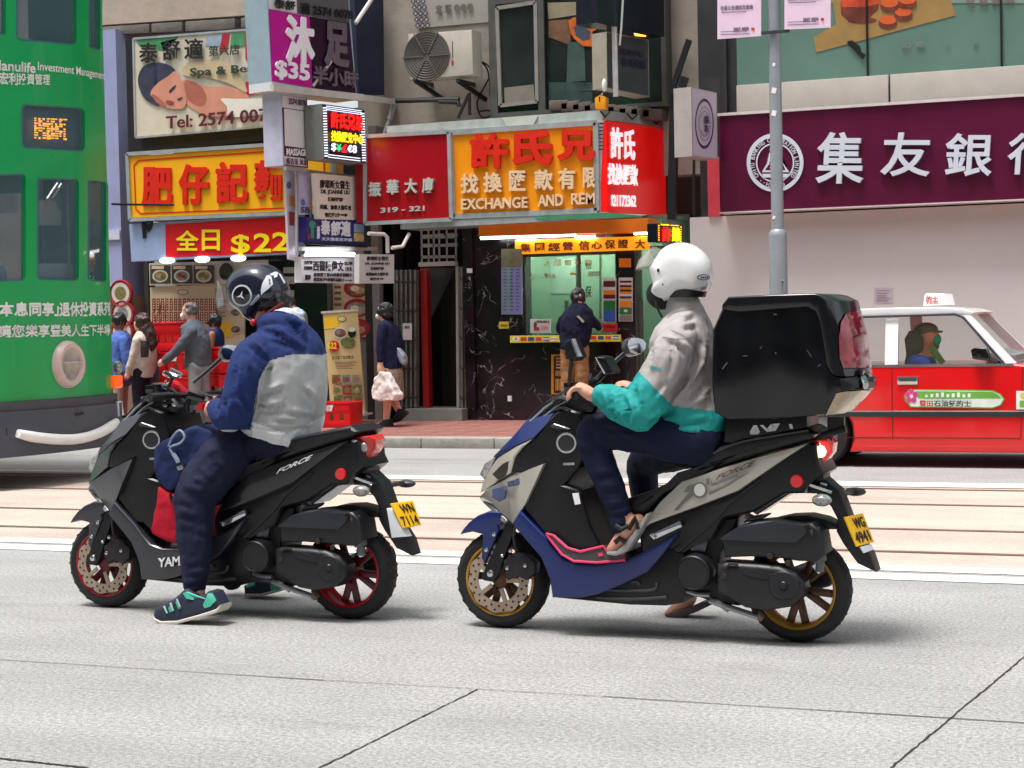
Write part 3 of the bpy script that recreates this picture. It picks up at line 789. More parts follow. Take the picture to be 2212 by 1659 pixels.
# ledge above the signs
r = thing('sign_ledge', 'dirty white metal ledge along the top of the amber and red signs', 'ledge', Pe(*q('E', 600, 880)))
b = MB(); a = onp(Pe, pz('E', (-380, 920), (1190, 802), (1195, 872), (-380, 985))); b.prism(a, Vector((0, .7, 0)))
c2 = onp(Pr, pz('E', (1190, 802), (1690, 868), (1690, 925), (1195, 872)), .01); b.prism(c2, Vector((-.05, .5, 0)))
b.build('ledge_board', M('ledge_white', (168, 178, 172), .55, var=.15, dirt=.4), r)
b = MB(); b.prism(onp(Pe, pz('E', (460, 858), (720, 845), (690, 905), (490, 918)), .02), Vector((0, .02, 0))); b.build('patch', M('patch_pale', (188, 196, 186), .5), r)
b = MB()
for u0, v0, u1, v1 in ((1180, 812, 1215, 855), (1215, 850, 1245, 815), (1370, 828, 1410, 870), (1410, 870, 1445, 838), (1540, 850, 1585, 905), (1585, 905, 1620, 868)): b.tube([Pr(*q('E', u0, v0), .06), Pr(*q('E', u1, v1), .06)], .012, 6)
b.build('wire_brace', GROOVE, r)
r = thing('sign_underside', 'white metal trim under the red and amber signs with a green tinted edge', 'trim', Pe(*q('E', 600, 1600)))
b = MB(); b.prism(onp(Pe, pz('E', (-280, 1625), (1230, 1545), (1230, 1590), (-280, 1672)), .02), Vector((0, .6, 0))); b.build('trim', ALU, r)
b = MB(); b.prism(onp(Pe, pz('E', (700, 1578), (1230, 1550), (1480, 1572), (1480, 1582), (720, 1604)), .03), Vector((0, .03, 0))); b.build('green_edge', M('green_edge', (70, 140, 104), .3), r)
# red building name sign
Pd = yplane(21.8)
CRIM = M('crimson_panel', (160, 14, 30), .22, var=.08, scale=1.5)
r = board('building_name_sign', 'crimson building name sign with silver characters and street numbers', 'sign', Pd, pz('C', (815, 1190), (885, 1190), (890, 1000), (1490, 968), (1508, 1592), (890, 1622), (820, 1622)), .5, CRIM)
SIL2 = M('letter_silver', (206, 212, 206), .3, metal=.3, var=.1)
T(r, Pd, 'C', [('振', 920, 1330, 1005, 1432, 0, .03), ('華', 1052, 1312, 1132, 1418, 0, .03), ('大', 1180, 1304, 1268, 1408, 0, .03), ('廈', 1310, 1296, 1392, 1406, 0, .03)], SIL2, depth=.04)
T(r, Pd, 'C', [('319 - 321', 1002, 1516, 1322, 1552, -16, .03)], SIL2, name='number', depth=.02)
frame_on(Pd, pz('C', (886, 995), (1498, 962), (1515, 1600), (888, 1630)), .05, .05).build('frame', ALU, r)
# entrance recess with gate, transom and door
dx = lambda u, v=900, Y=YW: FY(*q('D', u, v), Y).x
dz = lambda v, u=1250, Y=YW: FY(*q('D', u, v), Y).z
ent = thing('entrance', 'dark building entrance with a red post and a patterned iron transom', 'entrance', (dx(1280), YW+.4, .12))
b = MB(); b.span((dx(985)-.4, YW+1.6, .117), (fx(200), YW+1.7, 3.4)); b.span((dx(985)-.4, YW+.2, 3.2), (fx(200), YW+1.7, 3.3)); b.span((dx(985)-.45, YW+.05, .117), (dx(985)-.3, YW+1.7, 3.4)); b.build('recess', M('recess_dark', (34, 32, 32), .5, var=.2), ent)
b = MB(); b.span((dx(1080), YW-.25, .117), (fx(205), YW+.5, .117+.16)); b.build('step', M('step_grey', (116, 120, 112), .7, dirt=.4), ent)
b = MB(); b.span((dx(1150), YW+.1, .27), (dx(1192), YW+.22, dz(425))); b.build('red_post', M('post_red', (150, 18, 24), .35), ent)
Pt = yplane(YW+.15)
b = MB()
for v in (150, 225, 280, 355): b.bar(Pt(*q('D', 1170, v)), Pt(*q('D', 1402, v-4)), .04, .02, Yv)
for u in (1170, 1215, 1250, 1285, 1335, 1395): b.bar(Pt(*q('D', u, 145)), Pt(*q('D', u+3, 392)), .02, .02, Yv)
for u, v in ((1180, 220), (1255, 215), (1345, 210), (1185, 280), (1345, 275)): b.bar(Pt(*q('D', u, v)), Pt(*q('D', u+60, v-2)), .05, .03, Yv)
b.build('transom_grille', M('transom_white', (150, 150, 146), .5, dirt=.3), ent)
b = MB(); b.bar(Pt(*q('D', 1160, 405)), Pt(*q('D', 1400, 396)), .06, .1, Yv); b.bar(Pt(*q('D', 1408, 415)), Pt(*q('D', 1415, 1365)), .035, .06, Yv); b.build('door_frame', M('door_frame_pale', (186, 182, 176), .4), ent)
b = MB(); b.span((dx(1192), YW+.55, .27), (dx(1410), YW+.6, dz(420))); b.build('door', M('door_black', (26, 30, 28), .25, var=.2), ent)
b = MB(); b.poly(onp(yplane(YW+.548), pz('D', (1195, 425), (1395, 425), (1235, 755), (1195, 755)))); b.build('door_panel', M('door_panel_grey', (64, 66, 66), .4), ent)
b = MB(); b.tube([yplane(YW+.5)(*q('F', 172, 805)), yplane(YW+.4)(*q('F', 195, 815)), yplane(YW+.4)(*q('F', 195, 925)), yplane(YW+.5)(*q('F', 172, 935))], .015, 8); b.build('door_handle', WHITE, ent)
GATE = M('gate_steel', (116, 112, 104), .45, metal=.4, var=.3, scale=9, dirt=.3)
def gate(label, u0, u1, z, v0, v1, n, Y):
    Pq = yplane(Y); r = thing('folding_gate', label, 'gate', Vector(Pq(*q(z, (u0+u1)/2, v1))))
    b = MB()
    for k in range(n):
        u = u0+(u1-u0)*k/(n-1); b.bar(Pq(*q(z, u, v0), (k % 2)*.05), Pq(*q(z, u+3, v1), (k % 2)*.05), .028, .03, Yv)
    b.build('slat', GATE, r)
    b = MB()
    for j in range(5):
        v = v0+(v1-v0)*(.08+.21*j); m = n-1
        for k in range(m):
            ua, ub = u0+(u1-u0)*k/m, u0+(u1-u0)*(k+1)/m; b.bar(Pq(*q(z, ua, v+(14 if k % 2 else -14)), .06), Pq(*q(z, ub, v+(-14 if k % 2 else 14)), .06), .02, .012, Yv)
    b.build('lattice_link', M('gate_dark', (70, 66, 62), .5, metal=.4), r)
    return r
gate('folded steel lattice gate left of the dark entrance', 995, 1145, 'D', 440, 1345, 11, YW+.05)
gate('narrow folded steel gate against the marble jamb', 150, 195, 'F', 370, 1385, 4, YW+.02)
paper('paper_notice', 'white paper notice hung on the folded gate', 'notice', 'D', rect(1046, 790, 1106, 900), M('notice_white', (214, 212, 208), .6), YW-.04, .006, text=[('通告', 1058, 808, 1094, 826)])
# ------------------------------------------------------------------ noodle shop building on the left
YN = 22.6
root = thing('noodle_building', 'old building with a grey concrete beam above the noodle shop signs', 'building', (xs(420, 900, YN), YN, .12))
Pn = yplane(YN)
b = MB(); b.span((-70, YN, .117), (xs(150, 400, YN)-.01, YN+.6, 22)); b.build('side_wall', WALL, root)
b = MB(); b.prism(onp(Pn, pz('A', (560, -5200), (2140, -5200), (2140, 30), (1650, 95), (690, 160), (560, 180))), Vector((0, .5, 0))); b.build('upper_wall', M('pinkish_wall', (176, 160, 146), .85, var=.14, scale=2, bump=.3, bscale=10, dirt=.45), root)
b = MB()
for u0, u1 in ((560, 965), (980, 1180), (1200, 1520), (1560, 2100)): b.prism(onp(Pn, [q('A', u0, 165-(u0-790)*.065+0), q('A', u1, 165-(u1-790)*.065), q('A', u1, 222-(u1-790)*.045), q('A', u0, 222-(u0-790)*.045)], .12), Vector((0, .5, 0)), .015)
b.build('concrete_beam', M('beam_concrete', (112, 104, 96), .9, var=.25, scale=3, bump=.4, dirt=.6), root)
LIL = M('lilac_pillar', (150, 158, 196), .45, var=.1, scale=1.5, dirt=.15)
zt_, zm_ = zs(262, 70, YN), zs(262, 640, YN)
b = MB(); b.span((xs(150, 400, YN), YN-.3, zm_), (xs(284, 400, YN), YN+.5, zt_))
b.build('pillar_cladding', LIL, root)
b = MB(); b.span((xs(150, 400, YN), YN-.33, zs(262, 520, YN)), (xs(283, 400, YN), YN-.298, zs(262, 500, YN))); b.span((xs(150, 400, YN), YN-.33, zm_), (xs(283, 400, YN), YN-.298, zs(262, 615, YN))); b.build_each('pillar_band', M('pillar_band_pale', (196, 202, 218), .45), root)
b = MB(); b.span((xs(150, 400, YN), YN-.28, .117), (xs(312, 700, YN), YN+.5, zm_-.001)); b.build('stone_base', M('brown_stone', (128, 106, 94), .5, var=.15, scale=2, dirt=.2), root)
b = MB(); b.span((xs(312, 700, YN), YN+.9, .117), (dx(985)-.3, YN+1.0, 4.6)); b.span((xs(312, 700, YN), YN, 3.05), (dx(985)-.3, YN+1, 3.15)); b.build('dark_recess', M('noodle_recess', (58, 60, 56), .6, var=.3, scale=2), root)
# shop front right of the rider: window with pale notices
b = MB(); b.span((xs(470, 700, YN), YN+.2, .95), (dx(560), YN+.21, 3.05)); b.build('shop_window', GLASSD, root)
b = MB(); b.span((xs(312, 700, YN), YN+.1, .117), (dx(560), YN+.25, .95)); b.build('dado', M('dado_dark', (54, 56, 66), .5, var=.2), root)
b = MB(); b.span((dx(556), YN-.1, .117), (dx(578), YN+.25, 3.05)); b.span((xs(312, 700, YN), YN+.02, .117), (xs(321, 700, YN), YN+.2, 3.05)); b.build_each('window_frame', FRAME, root)
b = MB(); b.span((dx(578), YN, .117), (dx(905), YN+.3, 3.05)); b.span((dx(905), YN-.12, .117), (dx(985)-.3, YN+.3, 4.2)); b.build('pier', M('pier_grey', (120, 116, 112), .6, var=.12, dirt=.3), root)
# spa sign
Ps_ = yplane(22.05)
r = board('spa_sign', 'spa sign with a printed woman lying on a towel and a telephone number', 'sign', Ps_, pz('A', (865, 252), (1790, 178), (1790, 812), (880, 892)), .12, M('spa_cream', (206, 198, 178), .5, var=.06))
b = MB(); b.prism(onp(Ps_, pz('A', (812, 240), (1790, 160), (1800, 905), (832, 990)), -.125), Vector((0, .25, 0))); b.build('backing', M('backing_black', (22, 22, 28), .5), r)
SKIN = M('print_skin', (206, 142, 118), .5, var=.12, scale=4); SKIN2 = M('print_skin_shadow', (170, 98, 80), .5, var=.15, scale=5); HAIRP = M('print_hair', (52, 56, 76), .5, var=.25, scale=9); GRN = M('print_green', (70, 140, 92), .5, var=.3); REDP = M('print_red', (176, 38, 52), .5, var=.2); PALE = M('print_white', (226, 222, 210), .5, var=.05)
d = Dec(Ps_, 'A')
d.add(GRN, (880, 258), (1160, 236), (1140, 250), (1040, 275), (1060, 330), (900, 300)); d.add(M('print_blue', (150, 170, 190), .5), (1340, 235), (1470, 225), (1460, 300), (1330, 300)); d.add(GRN, (1500, 215), (1585, 208), (1585, 300), (1490, 310))
d.add(REDP, (1440, 220), (1490, 216), (1470, 330), (1420, 340)); d.add(REDP, (1588, 208), (1700, 198), (1700, 420), (1620, 425), (1590, 380)); d.add(REDP, (1590, 530), (1790, 515), (1790, 600), (1590, 620))
d.cur(SKIN, (1190, 520), (1340, 560), (1480, 560), (1590, 600), (1640, 690), (1600, 740), (1430, 760), (1300, 735), (1180, 640))
d.cur(SKIN2, (1200, 520), (1300, 560), (1340, 640), (1300, 690), (1215, 640))
d.cur(PALE, (1430, 640), (1520, 640), (1640, 640), (1790, 640), (1790, 720), (1500, 760), (1470, 690))
d.cur(M('print_arm', (196, 176, 140), .5, var=.1), (1190, 430), (1320, 390), (1480, 400), (1560, 500), (1600, 600), (1480, 540), (1330, 500), (1200, 490))
d.cur(HAIRP, (895, 500), (930, 430), (1010, 405), (1090, 420), (1140, 470), (1070, 560), (1010, 640), (1030, 690), (950, 650), (905, 580))
d.cur(SKIN, (1140, 460), (1170, 510), (1195, 580), (1210, 640), (1190, 700), (1120, 706), (1060, 690), (1000, 640), (975, 600), (1020, 540), (1080, 500))
d.cur(SKIN2, (985, 610), (1040, 640), (1080, 690), (1060, 692), (1010, 660)); d.cur(SKIN2, (1075, 650), (1125, 660), (1110, 680), (1075, 672)); d.cur(HAIRP, (1095, 590), (1130, 555), (1140, 560), (1105, 600)); d.cur(HAIRP, (1150, 640), (1180, 630), (1180, 640), (1155, 650))
d.cur(M('print_lip', (160, 60, 60), .5), (1080, 658), (1100, 650), (1130, 664), (1105, 676))
d.build('printed_picture', r)
INKM = M('ink_maroon', (92, 20, 44), .5, var=0)
T(r, Ps_, 'A', [('泰', 912, 280, 1030, 408, 0, .02), ('舒', 1060, 262, 1178, 395, 0, .02), ('適', 1205, 252, 1325, 385, 0, .02)], M('ink_black', (28, 24, 26), .5, var=0), depth=.01, lift=.03)
T(r, Ps_, 'A', [('第六店', 1360, 300, 1560, 370, -14), ('Spa & Beauty', 1240, 445, 1790, 512, -40, .02)], M('ink_green', (40, 62, 50), .5, var=0), name='green_lettering', depth=.008, lift=.03)
T(r, Ps_, 'A', [('Tel: 2574 0078', 1085, 755, 1800, 838, -58, .018)], INKM, name='number', depth=.01, lift=.03)
frame_on(Ps_, pz('A', (865, 252), (1790, 178), (1790, 812), (880, 892)), .03, .03).build('frame', ALU, r)
# yellow noodle sign
Py = yplane(21.75)
NY = M('noodle_yellow', (240, 176, 16), .4, var=.05, scale=2)
S_ = 'S'
def dp(*pts): return [(x/.87778, y/.87778) for x, y in pts]
yq = [(279, 338), (716, 309), (716, 452), (285, 470)]
r = board('noodle_sign', 'wide yellow noodle shop sign with four red characters and a thin red border', 'sign', Py, yq, .35, NY)
T(r, Py, 'A', [('肥', 930, 1088, 1118, 1335, 0, .04), ('仔', 1170, 1070, 1355, 1322, 0, .04), ('記', 1410, 1055, 1608, 1312, 0, .04)], REDL, depth=.03, bold=.04)
T(r, Py, 'C', [('麵', 85, 1175, 300, 1455, 0, .04)], REDL, name='lettering', depth=.03)
b = MB(); i_ = pz('A', (898, 1042), (868, 1075), (878, 1352), (908, 1382)); e_ = [(706, 445), (706, 318)]
pts = [q('A', 898, 1040), q('A', 868, 1072), q('A', 880, 1352), q('A', 912, 1384), (700, 446), (700, 319)]
for k in range(len(pts)): b.bar(Py(*pts[k], .004), Py(*pts[(k+1) % len(pts)], .004), .018, .008, Yv)
b.build('border', REDL, r)
frame_on(Py, [(276, 333), (719, 304), (719, 457), (282, 475)], .05, .06).build('frame', ALU, r)
# price banner
Pp_ = yplane(21.8)
r = board('price_banner', 'red price banner with yellow characters mounted on a pale blue board', 'banner', Pp_, [(279, 484), (640, 462), (640, 548), (284, 565)], .25, M('board_pale_blue', (150, 170, 206), .45, var=.06, dirt=.12))
d = Dec(Pp_, 'S'); d.add(M('banner_red', (214, 16, 30), .4, var=.05), *dp((357, 485), (640, 466), (640, 545), (358, 556))); d.build('red_banner', r)
BY = M('banner_yellow', (246, 222, 30), .4, var=0)
T(r, Pp_, 'B', [('全', 1030, 160, 1160, 275, 0, .025), ('日', 1182, 155, 1285, 275, 0, .025)], BY, depth=.004, lift=.012)
T(r, Pp_, 'S', [('$', 571, 578, 616, 628, 0, .03), ('2', 626, 575, 668, 620, 0, .03), ('2', 672, 572, 714, 617, 0, .03)], BY, name='price', depth=.004, lift=.012)
b = MB()
for u, v in ((975, 335), (1180, 328), (1390, 322)): b.ell(Pp_(*q('B', u, v), .0), (.12, .06, .045))
b.build_each('under_lamp', M('lamp_white', (245, 245, 240), .3, var=0, emit=1.5), r)
b = MB(); b.prism(onp(Pp_, pz('B', (825, 112), (850, 110), (850, 200), (832, 206)), .02), Vector((0, .03, 0))); b.prism(onp(Pp_, pz('B', (850, 125), (890, 115), (880, 150), (860, 170)), .02), Vector((0, .03, 0))); b.build('cable_clip', BLACK, r)
# menu boards below
CRM = M('menu_cream', (212, 194, 160), .5, var=.05)
FOOD = [M('food_%s' % nm, c, .5, var=.45, scale=26) for nm, c in (('olive', (120, 110, 70)), ('grey', (128, 130, 126)), ('tan', (170, 140, 104)), ('red', (150, 52, 44)), ('green', (96, 116, 64)), ('brown', (122, 76, 48)))]
def bowl(d, u, v, r, k):
    d.disc(M('bowl_white', (206, 200, 190), .4), u, v, r, r*.8, 16); d.disc(FOOD[k % 6], u, v, r*.8, r*.6, 14); d.disc(FOOD[(k+2) % 6], u-r*.2, v-r*.1, r*.4, r*.3, 9); d.disc(FOOD[(k+4) % 6], u+r*.3, v+r*.1, r*.3, r*.22, 9)
def row(d):
    for k, u in enumerate((876, 1002, 1130)):
        d.rect(M('photo_dark', (60, 56, 50), .5, var=.3), u, 362, u+118, 468); bowl(d, u+58, 425, 46, k); d.rect(CRM, u+8, 366, u+80, 384)
    d.disc(BLACK, 1318, 400, 40, 52, 24); d.disc(M('black_hub', (48, 50, 50), .4), 1325, 400, 20, 26, 16)
paper('food_photo_board', 'row of framed dish photographs above the cream menu', 'board', 'B', [(868, 350), (1560, 330), (1560, 470), (872, 480)], M('board_pale', (190, 184, 172), .5), YN-.05, .04, deco=row)
RB = M('menu_red', (128, 24, 26), .5, var=.1)
def menu(d):
    d.disc(M('menu_oval', (146, 126, 96), .5), 1066, 520, 34, 18); d.disc(CRM, 1066, 520, 27, 13)
    for k in range(15):
        u = 888+k*25.4
        for v in (556, 634):
            d.rect(RB, u, v, u+18, v+70)
            for j in range(4): d.rect(CRM, u+6, v+8+j*15, u+13, v+16+j*15)
    for k in range(5): d.rect(M('menu_brown', (104, 80, 60), .5), 955, 735+k*11, 1150-(k*29 % 60), 740+k*11)
paper('menu_board', 'cream wall menu with two rows of red price tags behind the grey hooded man', 'menu', 'B', [(875, 490), (1272, 472), (1272, 822), (880, 842)], CRM, YN-.02, .03, deco=menu, text=[('全日', 893, 735, 948, 788, 0, .02)])
def right_menu(d):
    for k in range(3): bowl(d, 660+k*2, 320+k*140, 48, k+3)
    d.rect(RB, 500, 262, 545, 345)
    for k in range(9): d.rect(M('menu_brown', (104, 80, 60), .5), 525, 360+k*16, 600-(k*17 % 40), 366+k*16)
paper('cream_poster', 'cream food poster with three dishes behind the rider in the black helmet', 'poster', 'M', [(505, 240), (735, 232), (735, 740), (510, 745)], CRM, YN-.02, .03, deco=right_menu)
paper('yellow_note', 'blank yellow paper note stuck on the cream food poster', 'note', 'M', rect(512, 540, 640, 662), M('note_yellow', (236, 190, 40), .5), YN-.055, .004)
def white_notes(d):
    for k in range(3): d.rect(M('notice_ink', (120, 118, 112), .5), 1062, 100+k*14, 1130, 105+k*14)
for lab, a in (('upper white notice taped inside the noodle shop window', (1052, 92, 1145, 140)), ('middle white notice taped inside the noodle shop window', (1058, 168, 1148, 228)), ('lower white notice taped inside the noodle shop window', (1070, 280, 1140, 365))):
    paper('window_notice', lab, 'notice', 'M', rect(*a), M('notice_greenish', (184, 196, 186), .5), YN+.19, .005, group='white notices in the noodle shop window')
def column(d):
    for k, (v, c) in enumerate(((560, 0), (690, 3), (820, 3))):
        d.rect(M('poster_pinkish', (206, 166, 146), .5, var=.15), 652, v-66+20, 876, v+60); d.disc(M('bowl_red', (150, 30, 36), .35), 745, v, 88, 62); d.disc(FOOD[(k*2+5) % 6], 745, v+6, 66, 44); d.disc(FOOD[2], 760, v+14, 40, 24, 9); d.disc(M('food_cream', (222, 196, 160), .5, var=.2, scale=20), 730, v+2, 30, 20, 9)
    for k in range(4): d.rect(M('menu_brown', (104, 80, 60), .5), 596, 545+k*38, 640, 562+k*38)
paper('bowl_poster', 'tall poster of red noodle bowls on the pier beside the folded gate', 'poster', 'D', [(580, 520), (878, 520), (878, 880), (583, 880)], M('poster_cream', (206, 184, 150), .5), YN-.0, .03, deco=column)
# round plate signs by the tram
for k, (u, v) in enumerate(((710, 525), (722, 645), (718, 750))):
    Pk = yplane(YN-.34); c = Pk(*q('B', u, v)); r = thing('plate_sign', ('top', 'middle', 'lowest')[k]+' round red rimmed dish sign on the stone pillar beside the tram', 'sign', c, 'round dish signs on the stone pillar')
    b = MB(); b.lathe(c, (0, -1, 0), [(.0, .03), (.16, .03), (.19, .045), (.2, .03), (.2, 0)], 24); b.build('rim', M('bowl_red', (150, 30, 36), .35), r)
    b = MB(); b.lathe(c, (0, -1, 0), [(0, .034), (.155, .034)], 20); b.build('plate', M('bowl_white', (206, 200, 190), .4), r)
    b = MB(); b.lathe(c, (0, -1, 0), [(0, .038), (.1, .036)], 14); b.build('dish', FOOD[k], r)
# standing banner with feet
Pst = yplane(YN-.75)
r = board('standing_banner', 'leaning cream food banner with a red price burst beside the red crate', 'banner', Pst, pz('D', (520, 722), (748, 706), (800, 1385), (575, 1392)), .015, M('banner_cream', (214, 190, 134), .5, var=.04))
d = Dec(Pst, 'D'); d.rect(M('note_yellow', (236, 190, 40), .5), 528, 755, 622, 830, -8); d.disc(M('menu_oval', (146, 126, 96), .5), 645, 762, 32, 20); d.disc(M('banner_cream', (214, 190, 134), .5), 645, 762, 25, 14)
bowl(d, 635, 855, 48, 5); d.disc(BLACK, 712, 855, 26, 30, 14); d.disc(PALE, 712, 832, 25, 16, 14); d.disc(FOOD[4], 685, 918, 50, 34, 14); d.disc(FOOD[0], 705, 930, 26, 18, 10)
st = []
for k in range(28): rr = (38, 30)[k % 2]; st.append((592+rr*math.cos(k*math.pi/14), 940+rr*1.05*math.sin(k*math.pi/14)))
d.add(M('burst_red', (206, 30, 34), .4), *st)
for k in range(5): d.rect(M('menu_brown', (104, 80, 60), .5), 600+k*2, 1045+k*10, 740-(k*31 % 50), 1049+k*10)
for i in range(3):
    for j in range(3):
        u, v = 580+j*66+i*6, 1130+i*70; d.rect(FOOD[(i*2+j) % 6], u, v, u+58, v+62); d.disc(FOOD[(i+j*2+3) % 6], u+28, v+32, 22, 18, 9)
d.build('print', r)
T(r, Pst, 'D', [('$32', 562, 918, 622, 965, 0, .03)], YEL, depth=.003, lift=.05); T(r, Pst, 'D', [('全日套餐加送飲品', 590, 1006, 735, 1030, -6)], INK, name='small_lettering', depth=.003, lift=.05)
b = MB(); b.bar(Pst(*q('D', 512, 720)), Pst(*q('D', 756, 704)), .03, .03, Yv); b.bar(Pst(*q('D', 575, 1394)), Pst(*q('D', 806, 1386)), .05, .1, Yv)
for u in (600, 790): b.bar(Vector(Pst(*q('D', u, 1390)))+Vector((0, -.2, 0)), Vector(Pst(*q('D', u, 1390)))+Vector((0, .25, 0)), .03, .03)
b.bar(Pst(*q('D', 640, 720), -.02), Vector(Pst(*q('D', 690, 1390), -.02))+Vector((0, .25, 0)), .02, .02)
b.build('stand', M('stand_pale', (200, 196, 184), .5), r)

# ------------------------------------------------------------------ signs hanging over the pavement
PURP = M('purple_added_glow', (150, 14, 112), .35, var=.06, emit=.16); PURPD = M('purple_painted_shade', (44, 12, 42), .35, var=.15); SIDEB = M('box_side', (150, 172, 182), .45, var=.08, dirt=.2); OFFW = M('box_white', (216, 214, 218), .45, var=.05, dirt=.1)  # purple sign: shade on its right half put into the colours, left glow added
LETD = M('letter_painted_shade', (104, 90, 102), .5, var=.1)
P1 = plane_edge(q('C', 180, 65), q('C', 560, 130), 20.3)
r = board('foot_bath_sign', 'tall purple lightbox with a white price, half of it painted as shaded, hanging over the pavement', 'sign', P1, pz('C', (160, -200), (760, -120), (822, 690), (203, 596)), .42, SIDEB)
d = Dec(P1, 'C')
d.add(OFFW, (162, -190), (380, -160), (388, 98), (181, 62)); d.add(M('white_painted_shade', (92, 88, 92), .5), (380, -160), (758, -110), (770, 168), (388, 98))
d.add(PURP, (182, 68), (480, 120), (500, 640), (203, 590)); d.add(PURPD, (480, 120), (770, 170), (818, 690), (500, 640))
d.build('face', r)
T(r, P1, 'C', [('沐', 295, 118, 492, 448, 30, .05), ('$35', 215, 440, 460, 575, 36, .04)], M('letter_white', (240, 240, 244), .4, var=0), depth=.02, lift=.03)
T(r, P1, 'C', [('足', 580, 160, 745, 470, 26, .05), ('半小時', 490, 480, 818, 610, 46, .03)], LETD, name='shaded_lettering', depth=.02, lift=.03)
T(r, P1, 'C', [('泰舒', 208, -10, 362, 60, 24, .03)], M('ink_black', (28, 24, 26), .5, var=0), name='top_lettering', depth=.01, lift=.03)
T(r, P1, 'C', [('適 2574 0078', 400, 20, 780, 100, 50, .03)], BLACK, name='top_number', depth=.01, lift=.03)
b = MB(); b.prism(onp(P1, pz('C', (203, 596), (830, 694), (832, 730), (205, 660)), .002), P1.n*-.42); b.build('bottom_strip', OFFW, r)
b = MB()
for k in range(6): b.poly(onp(P1, pz('C', (110, 10+k*18), (150, 14+k*18), (150, 22+k*18), (110, 18+k*18)), -.2))
P1b = plane_edge(q('C', 840, 120), q('C', 1020, 150), 22.3)
board('dark_box_sign', 'blank dark blue sign box behind the purple lightbox', 'sign', P1b, pz('C', (800, -200), (1015, -200), (1025, 692), (838, 690)), .3, M('navy_box', (24, 32, 58), .35, var=.3, scale=2))
r = thing('sign_bracket', 'pale steel bracket bar and braces carrying the purple lightbox', 'bracket', P1(*q('C', 500, 680)))
b = MB(); Pk = yplane(20.6)
def bt(P, z, pts, rad, n=8): b.tube([P(*q(z, u, v)) for u, v in pts], rad, n)
b.bar(P1(*q('C', 205, 640), .06), P1(*q('C', 860, 712), .06), .06, .09); b.bar(P1(*q('C', 860, 712), .06), P1b(*q('C', 1100, 742)), .05, .08)
bt(P1, 'C', [(640, 440), (500, 630)], .025); bt(P1, 'C', [(935, -10), (815, 170)], .03)
b.build('bar', M('bracket_pale', (196, 190, 184), .5, dirt=.4), r)
b = MB(); bt(P1b, 'C', [(1100, 742), (1085, 800), (1060, 880)], .04); bt(P1b, 'C', [(1060, 880), (980, 1080), (905, 1285)], .03); b.build('brace', M('bracket_grey', (150, 150, 152), .5, dirt=.3), r)
r = thing('wall_bracket', 'black steel wall bracket under the air conditioner', 'bracket', yplane(22.4)(*q('C', 1300, 730)))
b = MB(); Pq = yplane(22.4); bt(Pq, 'C', [(1110, 735), (1569, 722)], .035); bt(Pq, 'E', [(0, 738), (140, 745), (148, 775)], .035); bt(Pq, 'E', [(140, 862), (222, 678)], .025); bt(Pq, 'E', [(222, 678), (225, 840)], .025); b.build('bar', BLACK, r)
# massage sign
P2_ = plane_edge(q('C', 270, 690), q('C', 455, 720), 20.5)
r = board('massage_sign', 'narrow white and purple massage sign box below the purple lightbox', 'sign', P2_, pz('C', (268, 660), (462, 692), (470, 1228), (286, 1206)), .3, M('box_lilac', (196, 194, 214), .45, dirt=.1))
d = Dec(P2_, 'C'); d.add(M('purple_face', (96, 22, 72), .4), (275, 690), (460, 720), (468, 1226), (298, 1206)); d.add(OFFW, (278, 692), (452, 720), (455, 808), (280, 782)); d.add(M('card_white', (224, 222, 224), .5), (293, 790), (438, 812), (446, 1082), (300, 1062)); d.add(OFFW, (292, 1136), (455, 1156), (462, 1216), (298, 1198)); d.build('face', r)
T(r, P2_, 'C', [('2574 0078', 318, 716, 442, 760, 16)], INKM, name='number', depth=.004, lift=.02); T(r, P2_, 'C', [('MASSAGE', 302, 1082, 446, 1132, 8, .03)], WHITE, depth=.004, lift=.02); T(r, P2_, 'C', [('泰古法 沐足', 300, 1150, 455, 1196, 14)], INKM, name='small_lettering', depth=.004, lift=.02)
# exchange screen
P3_ = plane_edge(q('C', 572, 762), q('C', 880, 805), 20.9)
r = board('led_sign', 'black exchange light sign with glowing red and yellow characters', 'sign', P3_, pz('C', (570, 756), (882, 800), (893, 1194), (582, 1160)), .3, M('led_box', (120, 122, 118), .5))
d = Dec(P3_, 'C'); d.add(M('led_black', (8, 10, 26), .3, var=0), (574, 762), (879, 806), (889, 1188), (586, 1156))
HW = M('led_white', (220, 230, 255), .4, var=0, emit=.6)
for k in range(19): d.rect(HW, 576+k*.6, 782+k*19.5, 604+k*.6, 790+k*19.5); d.rect(HW, 852+k*.6, 824+k*19, 880+k*.6, 832+k*19)
for k in range(3): d.add(HW, (600, 770+k*13), (860, 806+k*13), (860, 811+k*13), (600, 775+k*13))
for k in range(2): d.add(HW, (615, 1124+k*18), (850, 1152+k*18), (850, 1158+k*18), (615, 1130+k*18))
d.build('screen', r)
LR = M('led_red', (255, 20, 16), .4, var=0, emit=1.0); LY = M('led_yellow', (255, 200, 20), .4, var=0, emit=.9)
T(r, P3_, 'C', [('許氏兄弟', 614, 815, 844, 930, 30, .04)], LR, depth=.004, lift=.05); T(r, P3_, 'C', [('找換匯兌中心', 616, 955, 848, 1030, 26, .03)], LY, name='yellow_lettering', depth=.004, lift=.05)
T(r, P3_, 'C', [('$', 616, 1045, 650, 1105, 0, .03), ('€', 735, 1060, 766, 1112, 0, .03), ('8', 770, 1062, 800, 1118, 0, .03)], HW, name='currency_sign', depth=.004, lift=.05)
